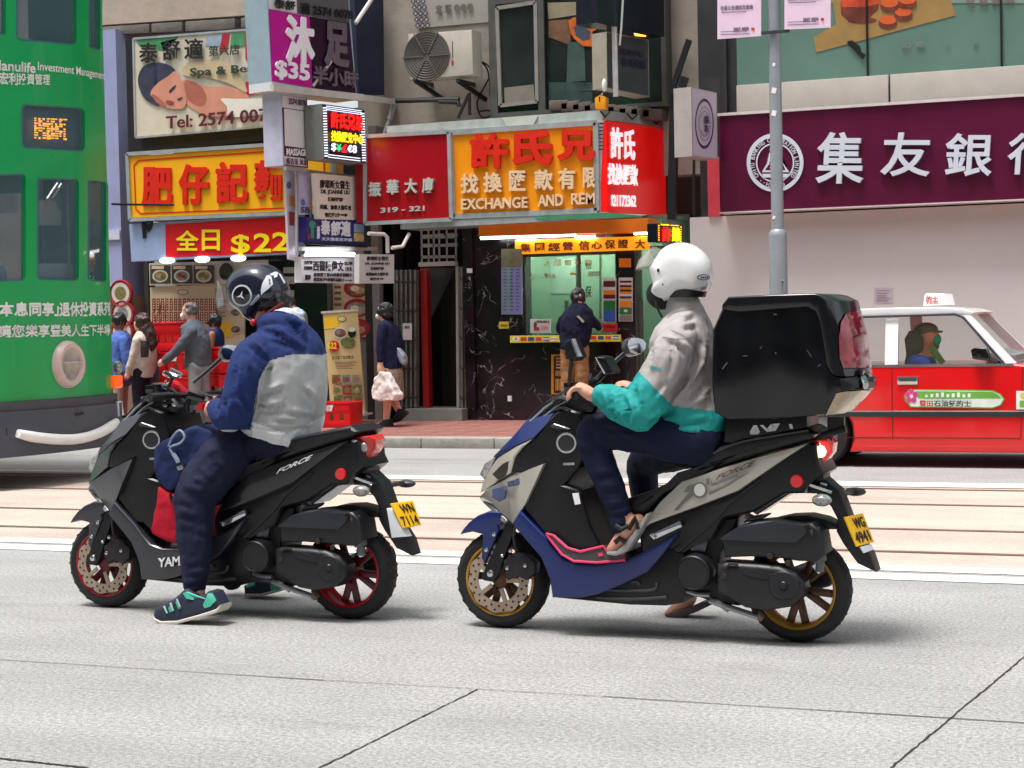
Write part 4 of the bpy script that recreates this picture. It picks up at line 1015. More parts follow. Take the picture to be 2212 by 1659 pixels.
T(r, P3_, 'C', [('¥', 655, 1052, 688, 1106, 0, .03)], M('led_green', (40, 200, 120), .4, var=0, emit=.6), name='currency_sign', depth=.004, lift=.05); T(r, P3_, 'C', [('£', 692, 1056, 728, 1112, 0, .03)], LR, name='currency_sign', depth=.004, lift=.05)
# narrow vertical banners
P4 = plane_edge(q('C', 302, 1230), q('C', 372, 1240), 20.7)
r = board('strip_banner', 'left narrow vertical banner printed with orange blots', 'banner', P4, pz('C', (300, 1222), (372, 1232), (380, 1900), (330, 1890)), .03, M('banner_pale', (206, 200, 212), .5, var=.1, scale=10), group='narrow vertical banners')
d = Dec(P4, 'C'); d.add(M('blot_orange', (222, 150, 96), .5), (330, 1420), (372, 1430), (376, 1510), (332, 1500)); d.add(M('blot_red', (150, 60, 50), .5), (330, 1540), (372, 1550), (366, 1650), (332, 1640)); d.disc(M('blot_blue', (80, 110, 160), .5), 330, 1350, 16, 26); d.build('print', r)
P5 = plane_edge(q('C', 400, 1250), q('C', 478, 1262), 20.8)
r = board('strip_banner', 'right narrow vertical banner numbered in blue', 'banner', P5, pz('C', (398, 1246), (476, 1258), (486, 1560), (405, 1552)), .03, M('banner_lilac', (178, 176, 206), .5, var=.2, scale=14), group='narrow vertical banners')
T(r, P5, 'C', [('5B', 414, 1508, 478, 1548, 4, .03)], M('ink_navy', (36, 44, 96), .5, var=0), depth=.003); d = Dec(P5, 'C'); d.disc(M('blot_blue', (80, 110, 160), .5), 432, 1475, 16, 24, 10); d.build('print', r)
b = MB(); b.bar(P5(*q('C', 386, 1235)), P5(*q('C', 386, 1900)), .03, .03, Yv); b.bar(P5(*q('C', 490, 1240)), P5(*q('C', 486, 1700)), .03, .03, Yv); b.bar(P5(*q('C', 300, 1226), .02), P5(*q('C', 800, 1290), .02), .04, .04)
b.solo('sign_support', M('bracket_grey', (150, 150, 152), .5, dirt=.3), 'grey steel support bars between the narrow banners and the beige clinic sign', 'support')
# clinic signs
BEI = M('clinic_beige', (232, 224, 208), .5, var=.05, dirt=.15)
P6 = plane_edge(q('C', 515, 1262), q('C', 810, 1290), 21.0)
r = board('clinic_sign', 'beige clinic sign with black characters and an arrow above the navy spa sign', 'sign', P6, pz('C', (515, 1262), (812, 1290), (826, 1604), (538, 1596)), .06, BEI)
d = Dec(P6, 'C'); d.add(INK, (705, 1560), (738, 1562), (738, 1552), (760, 1568), (738, 1584), (738, 1574), (705, 1572)); d.build('arrow', r)
T(r, P6, 'C', [('廖頌昕女醫生', 552, 1308, 770, 1372, 12), ('DR. JOANNE LIU', 560, 1380, 768, 1420, 8), ('普通科門診', 610, 1436, 722, 1466, 5), ('英國、加拿大醫學會', 552, 1490, 782, 1526, 8), ('電梯按2字', 590, 1550, 698, 1582, 3)], INK, depth=.003, bold=.02)
P7 = plane_edge(q('D', 412, 92), q('D', 800, 112), 20.9)
r = board('navy_spa_sign', 'navy sign with three white characters below the beige clinic sign', 'sign', P7, pz('D', (412, 90), (802, 110), (802, 278), (415, 252)), .2, M('sign_navy', (46, 44, 120), .35, var=.08))
NW = M('letter_white', (240, 240, 244), .4, var=0)
T(r, P7, 'D', [('泰', 508, 108, 565, 205, 5, .05), ('舒', 572, 118, 640, 212, 5, .05), ('適', 640, 116, 700, 215, 5, .05), ('大按摩推拿', 480, 150, 498, 235, 0, .02), ('天天營業至凌晨', 510, 224, 712, 246, 8, .02)], NW, depth=.003)
d = Dec(P7, 'D'); d.disc(M('leaf_green', (60, 150, 110), .5), 452, 140, 24, 26, 9); d.rect(M('leaf_green', (60, 150, 110), .5), 442, 165, 462, 232); d.rect(M('photo_sky', (150, 190, 220), .5), 725, 135, 790, 190, 4); d.rect(M('photo_sand', (220, 190, 120), .5, var=.3, scale=20), 725, 195, 790, 250, 4); d.rect(REDP, 422, 200, 436, 236); d.build('print', r)
b = MB(); b.bar(P7(*q('D', 410, 262), .01), P7(*q('D', 804, 286), .01), .06, .03); b.build('base_bar', BLACK, r)
Pl_ = plane_edge(q('D', 380, 352), q('D', 725, 362), 20.9)
r = board('clinic_sign', 'white clinic sign with large brush characters under a white tube lamp', 'sign', Pl_, pz('D', (380, 352), (725, 362), (722, 528), (380, 522)), .12, OFFW)
T(r, Pl_, 'D', [('西醫陳偉文', 455, 378, 655, 445, 4, .03), ('全科門診', 395, 378, 450, 402), ('註冊西醫', 395, 415, 450, 438), ('應診', 402, 470, 440, 505), ('皇家愛丁堡內科醫學院院士', 458, 458, 712, 482, 3), ('皇家香港外科醫學院院士', 458, 490, 660, 514, 3), ('DR.CHAN', 662, 385, 712, 408), ('CECIL', 668, 422, 710, 444)], INK, depth=.003, bold=.02)
d = Dec(Pl_, 'D'); d.add(INK, (664, 506), (700, 507), (700, 501), (716, 509), (700, 517), (700, 511), (664, 510)); d.build('arrow', r)
r = thing('tube_lamp', 'white tube lamp fixed above the white clinic sign', 'lamp', Pl_(*q('D', 570, 340), .1))
b = MB(); b.tube([Pl_(*q('D', 415, 330), .12), Pl_(*q('D', 722, 338), .12)], .03, 10); b.build('tube', M('tube_white', (240, 248, 255), .4, var=0, emit=4), r)
b = MB(); b.bar(Pl_(*q('D', 370, 300), .05), Pl_(*q('D', 870, 300), .05), .05, .05); b.bar(Pl_(*q('D', 385, 345), .05), Pl_(*q('D', 740, 345), .05), .05, .03); b.build('fixture', M('bracket_pale', (196, 190, 184), .5, dirt=.4), r)
P9 = plane_edge(q('D', 760, 336), q('D', 990, 340), 21.0)
r = board('clinic_sign', 'grey clinic sign with small black characters beside the white clinic sign', 'sign', P9, pz('D', (762, 336), (990, 338), (990, 528), (760, 528)), .1, M('clinic_grey', (190, 188, 186), .5, var=.05, dirt=.15))
T(r, P9, 'D', [('廖頌昕女醫生', 808, 350, 952, 378), ('DR. JOANNE LIU', 798, 390, 958, 410), ('普通科門診', 832, 420, 922, 440), ('英國加拿大醫學會', 802, 456, 950, 478), ('電梯按2字', 830, 490, 890, 508)], INK, depth=.003, bold=.02)
d = Dec(P9, 'D'); d.add(INK, (895, 495), (910, 495), (910, 490), (922, 499), (910, 508), (910, 503), (895, 503)); d.build('arrow', r)
r = thing('sign_pipe', 'bent pale pipe bracket above the grey clinic sign', 'bracket', P9(*q('D', 900, 300)))
b = MB(); bt(P9, 'D', [(820, 200), (925, 205), (945, 225), (948, 330)], .025); bt(P9, 'D', [(1090, 200), (1045, 285), (975, 295)], .025); b.build('pipe', M('bracket_pale', (196, 190, 184), .5, dirt=.4), r)
# air conditioner
Pac = yplane(22.45)
ACW = M('ac_cream', (184, 178, 166), .5, var=.06, dirt=.3)
r = board('air_conditioner', 'cream outdoor air conditioner unit with a round fan grille on the beige wall', 'air conditioner', Pac, pz('C', (1195, 248), (1662, 215), (1672, 545), (1205, 585)), .32, ACW, .03)
c = Pac(*q('C', 1335, 410)); b = MB(); b.lathe(c, (0, -1, 0), [(0, .012), (.345, .012)], 40); b.build('fan_opening', M('fan_dark', (84, 80, 74), .7), r)
b = MB()
for k in range(9): b.lathe(c, (0, -1, 0), [(.05+k*.034, .014), (.058+k*.034, .022), (.062+k*.034, .014)], 36)
for k in range(6): b.bar(c+Vector((math.cos(k*math.pi/3)*.04, -.02, math.sin(k*math.pi/3)*.04)), c+Vector((math.cos(k*math.pi/3)*.36, -.02, math.sin(k*math.pi/3)*.36)), .015, .012, Yv)
b.build('fan_grille', M('grille_grey', (92, 88, 80), .6), r)
b = MB(); b.bar(Pac(*q('E', 98, 300), .005), Pac(*q('E', 100, 420), .005), .01, .006, Yv); b.build('seam', M('fan_dark', (84, 80, 74), .7), r)
b = MB(); b.prism(onp(Pac, pz('E', (92, 440), (106, 440), (106, 475), (92, 475)), .006), Vector((0, .004, 0))); b.build('badge', REDP, r)
b = MB()
for u in (1250, 1560): b.bar(Vector(Pac(*q('C', u, 588))), Vector(Pac(*q('C', u+100, 700)))+Vector((0, .5, 0)), .05, .05); b.bar(Vector(Pac(*q('C', u, 588))), Vector(Pac(*q('C', u, 585)))+Vector((0, .55, 0)), .05, .05)
b.build('bracket', BLACK, r)
r = thing('wall_cable', 'loose black cables looping down the beige wall beside the air conditioner', 'cable', Pac(*q('E', 300, 850)))
b = MB(); Pq = yplane(22.9)
for pts in ([(195, 370), (230, 430), (290, 440), (360, 480), (380, 530), (350, 600), (280, 740), (300, 840), (340, 858), (410, 830)], [(250, 460), (300, 450), (350, 500), (370, 600), (380, 720), (430, 800), (480, 825)], [(290, 815), (350, 805), (420, 815), (470, 830)]): b.tube([Pq(*q('E', u, v)) for u, v in pts], .012, 6, smooth_path=4)
b.build('cable', BLACK, r)
b = MB(); b.tube([Pq(*q('E', 262, 470)), Pq(*q('E', 236, 470)), Pq(*q('E', 236, 560))], .03, 8); b.build('pipe_cap', M('ac_pipe', (196, 192, 184), .5), r)
# painted wall ad
Pq = yplane(YU-.03)
r = thing('wall_sign', 'faded wall sign with a dark lattice pattern above the air conditioner', 'sign', Pq(*q('C', 1300, 230)))
d = Dec(Pq, 'C', .012); DB = M('lattice_navy', (46, 50, 64), .6, var=.2); LTG = M('lattice_grey', (160, 160, 160), .6, var=.1)
for i in range(5):
    for j in range(3):
        u, v = 1215+j*36+i*8, 10+i*44; d.add(DB, (u, v), (u+20, v-22), (u+40, v), (u+20, v+22)); d.disc(LTG, u+20, v, 8, 10, 8)
d.build('pattern', r)
T(r, Pq, 'E', [('宜 寶 ●●●', -20, 40, 250, 100, -20, .03)], M('faded_ink', (94, 90, 84), .6), depth=.004, lift=.012)
# signs near the bay window
P10 = plane_edge(q('E', 1225, 240), q('E', 1525, 290), 21.7)
r = board('grey_hanging_sign', 'dark grey hanging sign box with navy characters beside the window bay', 'sign', P10, pz('E', (1222, 232), (1530, 290), (1535, 708), (1228, 640)), .24, M('hanging_side', (158, 152, 138), .5, dirt=.2))
d = Dec(P10, 'E'); d.add(M('hanging_face', (72, 78, 82), .35, var=.2), (1226, 240), (1526, 294), (1530, 700), (1230, 636)); d.build('face', r)
T(r, P10, 'E', [('許氏兄弟', 1325, 420, 1500, 480, 26, .03), ('找換中心', 1310, 350, 1480, 400, 26)], M('ink_slate', (36, 40, 66), .5, var=0), depth=.004, lift=.02)
b = MB()
for k in range(5): b.bar(Vector(P10(*q('E', 1150+k*9, 300), 0)), Vector(P10(*q('E', 1150+k*9, 350), 0)), .01, .01)
P11 = plane_edge(q('E', 1345, 190), q('E', 1640, 260), 21.4)
r = board('dark_screen_sign', 'large black sign box hanging above the grey hanging sign', 'sign', P11, pz('E', (1150, -220), (1640, -180), (1645, 268), (1345, 195), (1250, 190), (1152, 165)), .3, M('screen_black', (16, 20, 32), .3, var=.3))
b = MB(); b.poly(onp(P11, pz('E', (1420, 240), (1510, 258), (1510, 268), (1430, 262)), .01)); b.build('lit_edge', M('lit_amber', (255, 190, 60), .4, var=0, emit=1), r)
b = MB(); b.tube([yplane(21.3)(*q('E', 1270, -200)), yplane(21.3)(*q('E', 1290, 705))], .035, 10)
b.tube([yplane(21.3)(*q('E', 1345, -60)), yplane(21.3)(*q('E', 1330, 200)), yplane(21.3)(*q('E', 1318, 330))], .014, 6)
b.solo('white_pole', M('pole_white', (206, 208, 206), .45, dirt=.25), 'slim white pole hanging in front of the black sign box', 'pole')
r = thing('orange_tag', 'small orange tag lantern hanging at the corner above the red sign', 'lantern', yplane(21.5)(*q('E', 1175, 795)))
Pq = yplane(21.5); b = MB(); b.prism(onp(Pq, pz('E', (1135, 715), (1175, 690), (1218, 712), (1216, 795), (1140, 795))), Vector((0, .1, 0)), .01); b.build('body', M('tag_orange', (240, 160, 24), .4), r)
b = MB(); b.prism(onp(Pq, pz('E', (1165, 708), (1175, 700), (1176, 740), (1168, 742)), .004), Vector((0, .01, 0))); b.build('slot', BLACK, r)
b = MB(); b.ell(Pq(*q('E', 1207, 625)), (.035, .035, .09)); b.tube([Pq(*q('E', 1205, 660)), Pq(*q('E', 1185, 690))], .008, 5); b.build('bulb', WHITE, r)
b = MB(); b.tube([Pq(*q('E', 1040, 665)), Pq(*q('E', 1100, 662)), Pq(*q('E', 1190, 668)), Pq(*q('E', 1300, 690))], .015, 6); b.build('wire', BLACK, r)
# bank's projecting lightbox
P12 = plane_edge(q('G', 155, 540), q('G', 310, 575), 21.3)
r = board('bank_lightbox', 'square pale lilac lightbox with an oval emblem projecting beside the bank sign', 'sign', P12, pz('G', (153, 538), (312, 574), (317, 988), (160, 966)), .24, M('lightbox_grey', (170, 162, 158), .5, var=.08))
LILF = M('lightbox_lilac', (188, 180, 198), .4, var=.04); PUR2 = M('emblem_purple', (64, 26, 72), .5)
d = Dec(P12, 'G'); d.add(LILF, (158, 546), (306, 580), (311, 980), (164, 960)); d.ring(PUR2, 235, 765, 58, 156, 7, 40)
for k in (40, 30, 20): d.ring(M('emblem_faint', (150, 132, 164), .5), 236, 765, k, k*2.7, 3, 28)
d.disc(LILF, 236, 765, 30, 60, 20); d.build('face', r)
T(r, P12, 'G', [('集', 220, 715, 252, 765, 4, .02), ('友', 220, 770, 252, 815, 4, .02)], PUR2, depth=.003, lift=.03)
b = MB(); sp = plane_edge(q('G', 65, 545), q('G', 155, 540), 21.7)
b.bar(yplane(21.8)(*q('E', 1825, 290)), yplane(21.8)(*q('E', 1690, 690)), .07, .05, Yv); b.bar(yplane(21.8)(*q('E', 1795, 560)), yplane(21.8)(*q('E', 1770, 640)), .1, .05, Yv); b.bar(yplane(21.9)(*q('E', 1720, 640)), yplane(21.9)(*q('E', 1700, 1600)), .1, .1, Yv); b.bar(yplane(21.9)(*q('E', 1860, 1150)), yplane(21.9)(*q('E', 1858, 1570)), .03, .03, Yv)
b.build('bracket', BLACK, r)
Pv = yplane(21.25)
r = board('led_sign', 'small lit red and yellow exchange sign box above the white helmet', 'sign', plane_edge(q('F', 1565, 70), q('F', 1746, 82), 21.3), pz('F', (1562, 58), (1746, 70), (1746, 196), (1565, 190)), .14, M('led_black', (8, 10, 26), .3, var=0))
d = Dec(plane_edge(q('F', 1565, 70), q('F', 1746, 82), 21.3), 'F'); Pv = d.P
for k in range(7): d.rect(LY, 1572, 70+k*17, 1580, 78+k*17); d.rect(LY, 1730, 80+k*17, 1738, 88+k*17)
d.rect(LY, 1590, 62, 1650, 70, 3); d.rect(LY, 1660, 68, 1720, 74, 3); d.build('dot', r)
T(r, Pv, 'F', [('許', 1585, 85, 1640, 185, 3, .05)], LR, depth=.004, lift=.03); T(r, Pv, 'F', [('找換', 1655, 88, 1712, 185, 3, .04)], LY, name='yellow_lettering', depth=.004, lift=.03)
# lamp post with two notices
YP = 19.5
GP = M('post_grey', (146, 156, 162), .4, metal=.2, var=.06, dirt=.12)
xa = FY(*q('G', 680, 900), YP); r = thing('lamp_post', 'grey metal lamp post with a wider base sleeve behind the delivery box', 'lamp post', (xa.x, YP, .117))
zj = FY(*q('H', 685, 45), YP).z
b = MB(); b.lathe((xa.x, YP, 0), Zv, [(.068, zj), (.068, 9.5)], 24); b.build('pole', GP, r)
b = MB(); b.lathe((xa.x, YP, 0), Zv, [(.13, .117), (.13, .2), (.1, .24), (.1, zj-.02), (.095, zj+.03), (.07, zj+.06)], 24); b.build('base_sleeve', GP, r)
b = MB()
for v, s in ((560, .05), (700, .05), (400, .03), (1345, .03)): b.box(FY(*q('G', 665, v), YP-.068), (s, .004, s*1.2), Matrix.Rotation(.3, 3, 'Y'))
b.build('sticker_scrap', WHITE, r)
b = MB(); p = FY(*q('H', 740, 340), YP); b.tube([p+Vector((-.1, -.08, .02)), p+Vector((.0, -.08, .02)), p+Vector((0, -.08, -.1))], .012, 6); b.build('cable_clip', GP, r)
b = MB(); p = FY(*q('G', 650, 200), YP-.09); b.bar(p+Vector((-.2, 0, 0)), p+Vector((.2, 0, 0)), .04, .03); b.build('bracket', DARK, r)
PINK = M('notice_pink', (226, 200, 222), .5, var=.03)
for lab, u0, u1, v1, side in (('lilac notice board on the left of the lamp post', 315, 585, 240, 0), ('lilac notice board on the right of the lamp post', 730, 1015, 180, 1)):
    Pn_ = plane_edge(q('G', u0, v1), q('G', u1, v1-18+(-0 if side else 10)), YP-.1)
    Pn_ = yplane(YP-.12)
    k = [(u0, v1+2), (u0, -260), (u1, -280), (u1, v1-(10 if side else 18))]
    rr = board('notice_board', lab, 'notice board', Pn_, [q('G', *c) for c in k], .02, PINK, group='lilac notice boards on the lamp post')
    d = Dec(Pn_, 'G'); NG = M('notice_text_grey', (120, 100, 124), .5, var=0)
    d.rect(NG, u0+20, v1-28, u1-70, v1-24, -6); d.rect(NG, u0+20, v1-45, u1-90, v1-41, -6); d.rect(NG, u0+25, v1-165, u1-90, v1-160, -6)
    d.disc(RED_T, u1-50, v1-60, 12, 10, 8); d.build('print', rr)
    T(rr, Pn_, 'G', [('社區公告通知及查詢', u0+20, v1-205, u1-50, v1-175, -8), ('2869 4000', u1-170, v1-70, u1-75, v1-50, -4, .03)], NG, depth=.002)
# ------------------------------------------------------------------ the two scooters
from mathutils.bvhtree import BVHTree
YS = 7.865
def SP(z, u, v, w=0.0): return FY(*q(z, u, v), YS-w)
def sw(z, pts, w=None): return [SP(z, p[0], p[1], p[2] if len(p) > 2 else w) for p in pts]
def sprism(b, z, pts, w=None, bevel=.012, seg=2, w2=None):
    """outline traced on the near side (half width w), carried through to the far side"""
    near = sw(z, pts, w)
    far = [Vector((p.x, (YS+(YS-p.y)) if w2 is None else YS-w2, p.z)) for p in near]
    b.prism(near, None, bevel, seg, far, both=w2 is None)
    return b
def drape(objs, z, uv, off=.003, cuts=4, smooth=False):
    """a traced patch laid on the surfaces it is seen on, as real geometry a little proud of them"""
    vs, fs = [], []
    for o in objs:
        L_ = world_loc(o); n0 = len(vs); vs += [v.co+L_ for v in o.data.vertices]; fs += [[i+n0 for i in p.vertices] for p in o.data.polygons]
    t = BVHTree.FromPolygons(vs, fs)
    bm = bmesh.new(); f = bm.faces.new([bm.verts.new((*q(z, u, v), 0)) for u, v in uv]); bmesh.ops.triangulate(bm, faces=[f])
    if cuts: bmesh.ops.subdivide_edges(bm, edges=list(bm.edges), cuts=cuts, use_grid_fill=True)
    for v in bm.verts:
        d = ray(v.co.x, v.co.y).normalized(); h = t.ray_cast(CO, d)
        if h[0] is None:
            g = CO + d*8.0; h = t.find_nearest(g)
            v.co = h[0] - d*off
        else:
            n = h[1] if h[1].dot(d) < 0 else -h[1]
            v.co = h[0] + (n*.5 - d*.5)*off*1.4
    return bm
def drape_part(objs, z, polys, m, parent, name, off=.003, cuts=4):
    b = MB()
    for p in polys: b.merge(drape(objs, z, p, off, cuts))
    me = bpy.data.meshes.new('mesh'); bmesh.ops.recalc_face_normals(b.bm, faces=b.bm.faces); b.bm.to_mesh(me); b.bm.free()
    return link(name, me, m, parent, 60)
GLOSS = M('gloss_black', (10, 11, 14), .16, var=.2, scale=3, coat=.6, dirt=.05)
SATIN = M('satin_black', (13, 14, 18), .34, var=.2, scale=5, dirt=.05, spec=.4)
PLAST = M('engine_plastic', (17, 19, 24), .45, var=.22, scale=7, bump=.06, bscale=90, dirt=.12)
CHAR = M('charcoal_paint', (46, 46, 54), .3, var=.1, scale=3, coat=.4, dirt=.05)
BLUE = M('deep_blue_paint', (12, 32, 92), .32, var=.1, scale=3, coat=.25, dirt=.04)
SILVER = M('silver_paint', (176, 172, 162), .3, metal=.35, var=.08, scale=3, coat=.3, dirt=.05)
CHROME = M('chrome', (200, 204, 208), .15, metal=.9, var=.1)
DISCM = M('brake_disc_steel', (170, 152, 134), .35, metal=.5, var=.2, scale=14)
GOLD = M('gold_rim', (196, 146, 52), .3, metal=.5, var=.12)
REDRIM = M('red_rim', (170, 14, 34), .3, var=.12, coat=.3)
BROWNM = M('rim_brown', (84, 58, 40), .4, metal=.4, var=.2)
DKRED = M('rim_dark_red', (92, 14, 26), .4, var=.2)
LENS = M('clear_lens', (150, 150, 150), .06, var=.6, scale=40, coat=.8, metal=.3)
REFL = M('reflector_red', (206, 14, 22), .15, var=.08, coat=.6)
TAILR = M('tail_lamp_red', (216, 20, 20), .12, var=.12, scale=9, coat=.8)
PLATEY = M('plate_yellow', (246, 190, 12), .4, var=.04, dirt=.06)
SMOKE = glass('smoked_screen', (22, 26, 40), .72, .06)
def scooter(label, off, s):
    """s: colours of this one. Traced on the right scooter; off carries the shape to the other one"""
    base = Vector((-2.54, YS, 0)) + off
    r = thing('scooter', label, 'scooter', base, 'scooters waiting in the near lane')
    N = lambda: MB(off)
    def wheel(C, R, hw, rimc, spokec, front):
        w = bpy.data.objects.new('front_wheel' if front else 'rear_wheel', None); COL.objects.link(w); w.parent = r; w.location = C+off-base; w.empty_display_size = .1
        b = N(); b.lathe(C, Yv, [(.70*R, -hw*.72), (.76*R, -hw*.98), (.86*R, -hw*1.03), (.94*R, -hw*.82), (.985*R, -hw*.45), (R, 0), (.985*R, hw*.45), (.94*R, hw*.82), (.86*R, hw*1.03), (.76*R, hw*.98), (.70*R, hw*.72)], 56)
        for k in range(26):
            for sgn in (-1, 1):
                a = 2*math.pi*(k+(.5 if sgn > 0 else 0))/26; t0 = Vector((math.cos(a), 0, math.sin(a))); t1 = Vector((math.cos(a+.13), 0, math.sin(a+.13)))
                b.bar(C+t0*R*.962+Yv*sgn*hw*.72, C+t1*R*.999+Yv*sgn*hw*.12, .010, .004, t0)
        b.build('tyre', RUBBER, w)
        b = N(); b.lathe(C, Yv, [(.765*R, -hw*.9), (.735*R, -hw*.98), (.70*R, -hw*.9), (.675*R, -hw*.6), (.66*R, 0), (.675*R, hw*.6), (.70*R, hw*.9), (.735*R, hw*.98), (.765*R, hw*.9)], 56); b.build('rim', rimc, w)
        b = N()
        for k in range(5):
            a = 2*math.pi*k/5+(.35 if front else .9)
            for da in (-.14, .14):
                b.bar(C+Vector((math.cos(a+da*.6), 0, math.sin(a+da*.6)))*R*.16, C+Vector((math.cos(a+da*1.6), 0, math.sin(a+da*1.6)))*R*.69, .035, .022, Yv, .006)
        b.lathe(C, Yv, [(.0, -hw*.8), (.17*R, -hw*.8), (.2*R, -hw*.4), (.2*R, hw*.4), (.17*R, hw*.8), (0, hw*.8)], 20)
        b.build('spokes', spokec, w)
        if front:
            y = -hw*1.15; ro, ri = .66*R, .45*R
            b = N(); n = 64; prev = None
            for k in range(n+1):
                a = 2*math.pi*k/n; e = Vector((math.cos(a), 0, math.sin(a))); ro_ = ro*(1+.03*math.sin(a*10))
                cur = [b.bm.verts.new(C+e*ri+Yv*y), b.bm.verts.new(C+e*ro_+Yv*y), b.bm.verts.new(C+e*ro_+Yv*(y+.006)), b.bm.verts.new(C+e*ri+Yv*(y+.006))]
                if prev:
                    for j in range(4): b._face((prev[j], prev[(j+1) % 4], cur[(j+1) % 4], cur[j]))
                prev = cur
            for k in range(5):
                a = 2*math.pi*k/5; b.bar(C+Vector((math.cos(a), 0, math.sin(a)))*R*.18+Yv*y, C+Vector((math.cos(a), 0, math.sin(a)))*ri*1.03+Yv*y, .02, .008, Yv)
            dsc = b.build('brake_disc', DISCM, w)
            b = N()
            for k in range(40):
                a = 2*math.pi*k/40; e = Vector((math.cos(a), 0, math.sin(a)))
                b.lathe(C+e*(ro*(.93 if k % 2 else .8))+Yv*(y-.001), (0, -1, 0), [(0, 0), (.006, 0)], 8)
            b.build('vent_hole', GROOVE, dsc)
        return w
    C1 = FY(1088, 1249, YS); R1 = C1.z; C2 = FY(1726, 1270, YS); R2 = C2.z
    wheel(C1, R1, .056, s['rim'], s['spoke'], True)
    wheel(C2, R2, .068, s['rim'], s['spoke'], False)
    # front end
    b = N(); sprism(b, 'K', [(75, 1064), (95, 1030), (130, 990), (180, 950), (250, 922), (330, 925), (352, 960), (330, 1000), (306, 1010), (316, 1036), (290, 1100), (228, 1240), (205, 1206), (214, 1062), (150, 1046), (110, 1054)], .078, .02, 3)
    fd = b.build('front_fender', s['fender'], r)
    b = N()
    for u, v in ((283, 1062), (236, 1155)): b.lathe(SP('K', u, v, .081), (0, -1, 0), [(0, .006), (.009, .005), (.011, 0)], 12)
    b.build('fender_bolt', CHROME, fd)
    b = N(); sprism(b, 'K', [(350, 985), (400, 1000), (392, 1070), (300, 1320), (275, 1350), (215, 1340), (205, 1306), (300, 1110), (330, 1050)], .125, .012, 2, .085); sprism(b, 'K', [(350, 985), (400, 1000), (392, 1070), (300, 1320), (275, 1350), (215, 1340), (205, 1306), (300, 1110), (330, 1050)], -.085, .012, 2, -.125)
    fk = b.build_each('fork', SATIN, r)[0]
    b = N(); b.lathe(SP('K', 262, 1298, .128), (0, -1, 0), [(0, .012), (.014, .01), (.018, 0)], 14); b.lathe(SP('K', 330, 1190, .128), (0, -1, 0), [(0, .006), (.008, 0)], 10); b.build_each('fork_bolt', CHROME, fk)
    b = N(); sprism(b, 'K', [(335, 1220), (400, 1170), (480, 1190), (530, 1235), (525, 1300), (470, 1340), (410, 1310), (360, 1340)], .13, .012, 2, .07); cl = b.build('brake_caliper', M('caliper_dark', (36, 34, 38), .4, metal=.3, var=.25, scale=20), r)
    b = N()
    for u, v in ((382, 1160), (362, 1265), (470, 1250)): b.lathe(SP('K', u, v, .133), (0, -1, 0), [(0, .008), (.008, .006), (.01, 0)], 10)
    b.build('caliper_bolt', CHROME, cl)
    b = N(); b.tube([SP('K', 420, 1190, .12), SP('K', 400, 1060, .12), SP('K', 430, 960, .1)], .007, 6, smooth_path=4); b.build('brake_hose', RUBBER, r)
    b = N(); sprism(b, 'K', [(188, 838, .03), (240, 787, .09), (400, 705, .16), (583, 635, .20), (470, 875, .20), (393, 1003, .12), (345, 955, .09), (275, 890, .06), (215, 852, .035)], None, .012, 2)
    wing = b.build('nose_wing', s['wing'], r)
    b = N(); sprism(b, 'K', [(215, 745, .03), (255, 670, .05), (300, 605, .08), (420, 530, .14), (517, 485, .175), (450, 545, .175), (410, 600, .165), (385, 692, .155), (240, 784, .085), (198, 812, .03)], None, .01, 2); b.build('nose_panel', s['nose'], r)
    b = N(); sprism(b, 'K', [(196, 700, .02), (222, 640, .04), (300, 588, .07), (262, 665, .055), (222, 735, .035)], None, .006, 2); b.build('headlight', LENS, r)
    b = N(); sprism(b, 'K', [(196, 842, .025), (216, 856, .03), (276, 893, .055), (346, 958, .085), (388, 1008, .11), (380, 1022, .11), (330, 985, .08), (260, 915, .05), (215, 872, .03)], None, .004, 1); b.build('running_light', LENS, r)
    b = N(); sprism(b, 'K', [(272, 597, .06), (312, 558, .08), (400, 465, .10), (480, 370, .12), (560, 352, .14), (645, 330, .16), (600, 400, .175), (520, 482, .178), (420, 527, .145), (300, 602, .075)], None, .02, 3); b.build('hood', s['hood'], r)
    b = N(); sprism(b, 'K', [(478, 372, .10), (560, 290, .12), (640, 232, .135), (700, 195, .14), (716, 214, .14), (640, 290, .135), (570, 345, .125), (520, 366, .11)], None, .004, 1); b.build('windscreen', SMOKE, r)
    b = N(); b.tube([SP('K', 500, 385, .12), SP('K', 590, 300, .135), SP('K', 705, 225, .15)], .008, 6); b.tube([SP('K', 560, 372, .135), SP('K', 650, 300, .15), SP('K', 720, 262, .155)], .006, 6); b.build('screen_trim', CHROME, r)
    b = N(); sprism(b, 'K', [(455, 905), (580, 640), (470, 690), (390, 694), (412, 600), (452, 545), (520, 488), (640, 338), (700, 300), (800, 330), (845, 470), (838, 590), (790, 655), (700, 765), (790, 795), (812, 830), (860, 1000), (925, 1132), (850, 1155), (800, 1165), (720, 1140), (640, 1070), (590, 1068)], .172, .02, 3)
    shield = b.build('leg_shield', s['shield'], r)
    b = N(); sprism(b, 'K', [(620, 412), (640, 395), (745, 428), (712, 436), (628, 424)], .18, .004, 1, .16); b.build('trim_piece', CHAR, r)
    b = N(); sprism(b, 'K', [(690, 772), (790, 660), (866, 640), (880, 700), (806, 800)], .14, .012, 2); b.build('glove_box', M('glove_box_brown', (60, 56, 52), .3, var=.15), r)
    c = SP('K', 718, 513, .178); b = N(); ax = Vector((.25, -1, 0)).normalized()
    b.lathe(c, ax, [(.036, 0), (.038, .012), (.046, .012), (.05, 0)], 30); b.build('cap_ring', CHROME, shield)
    b = N(); b.lathe(c, ax, [(0, .008), (.037, .008)], 24); b.build('fuel_cap', GLOSS, shield)
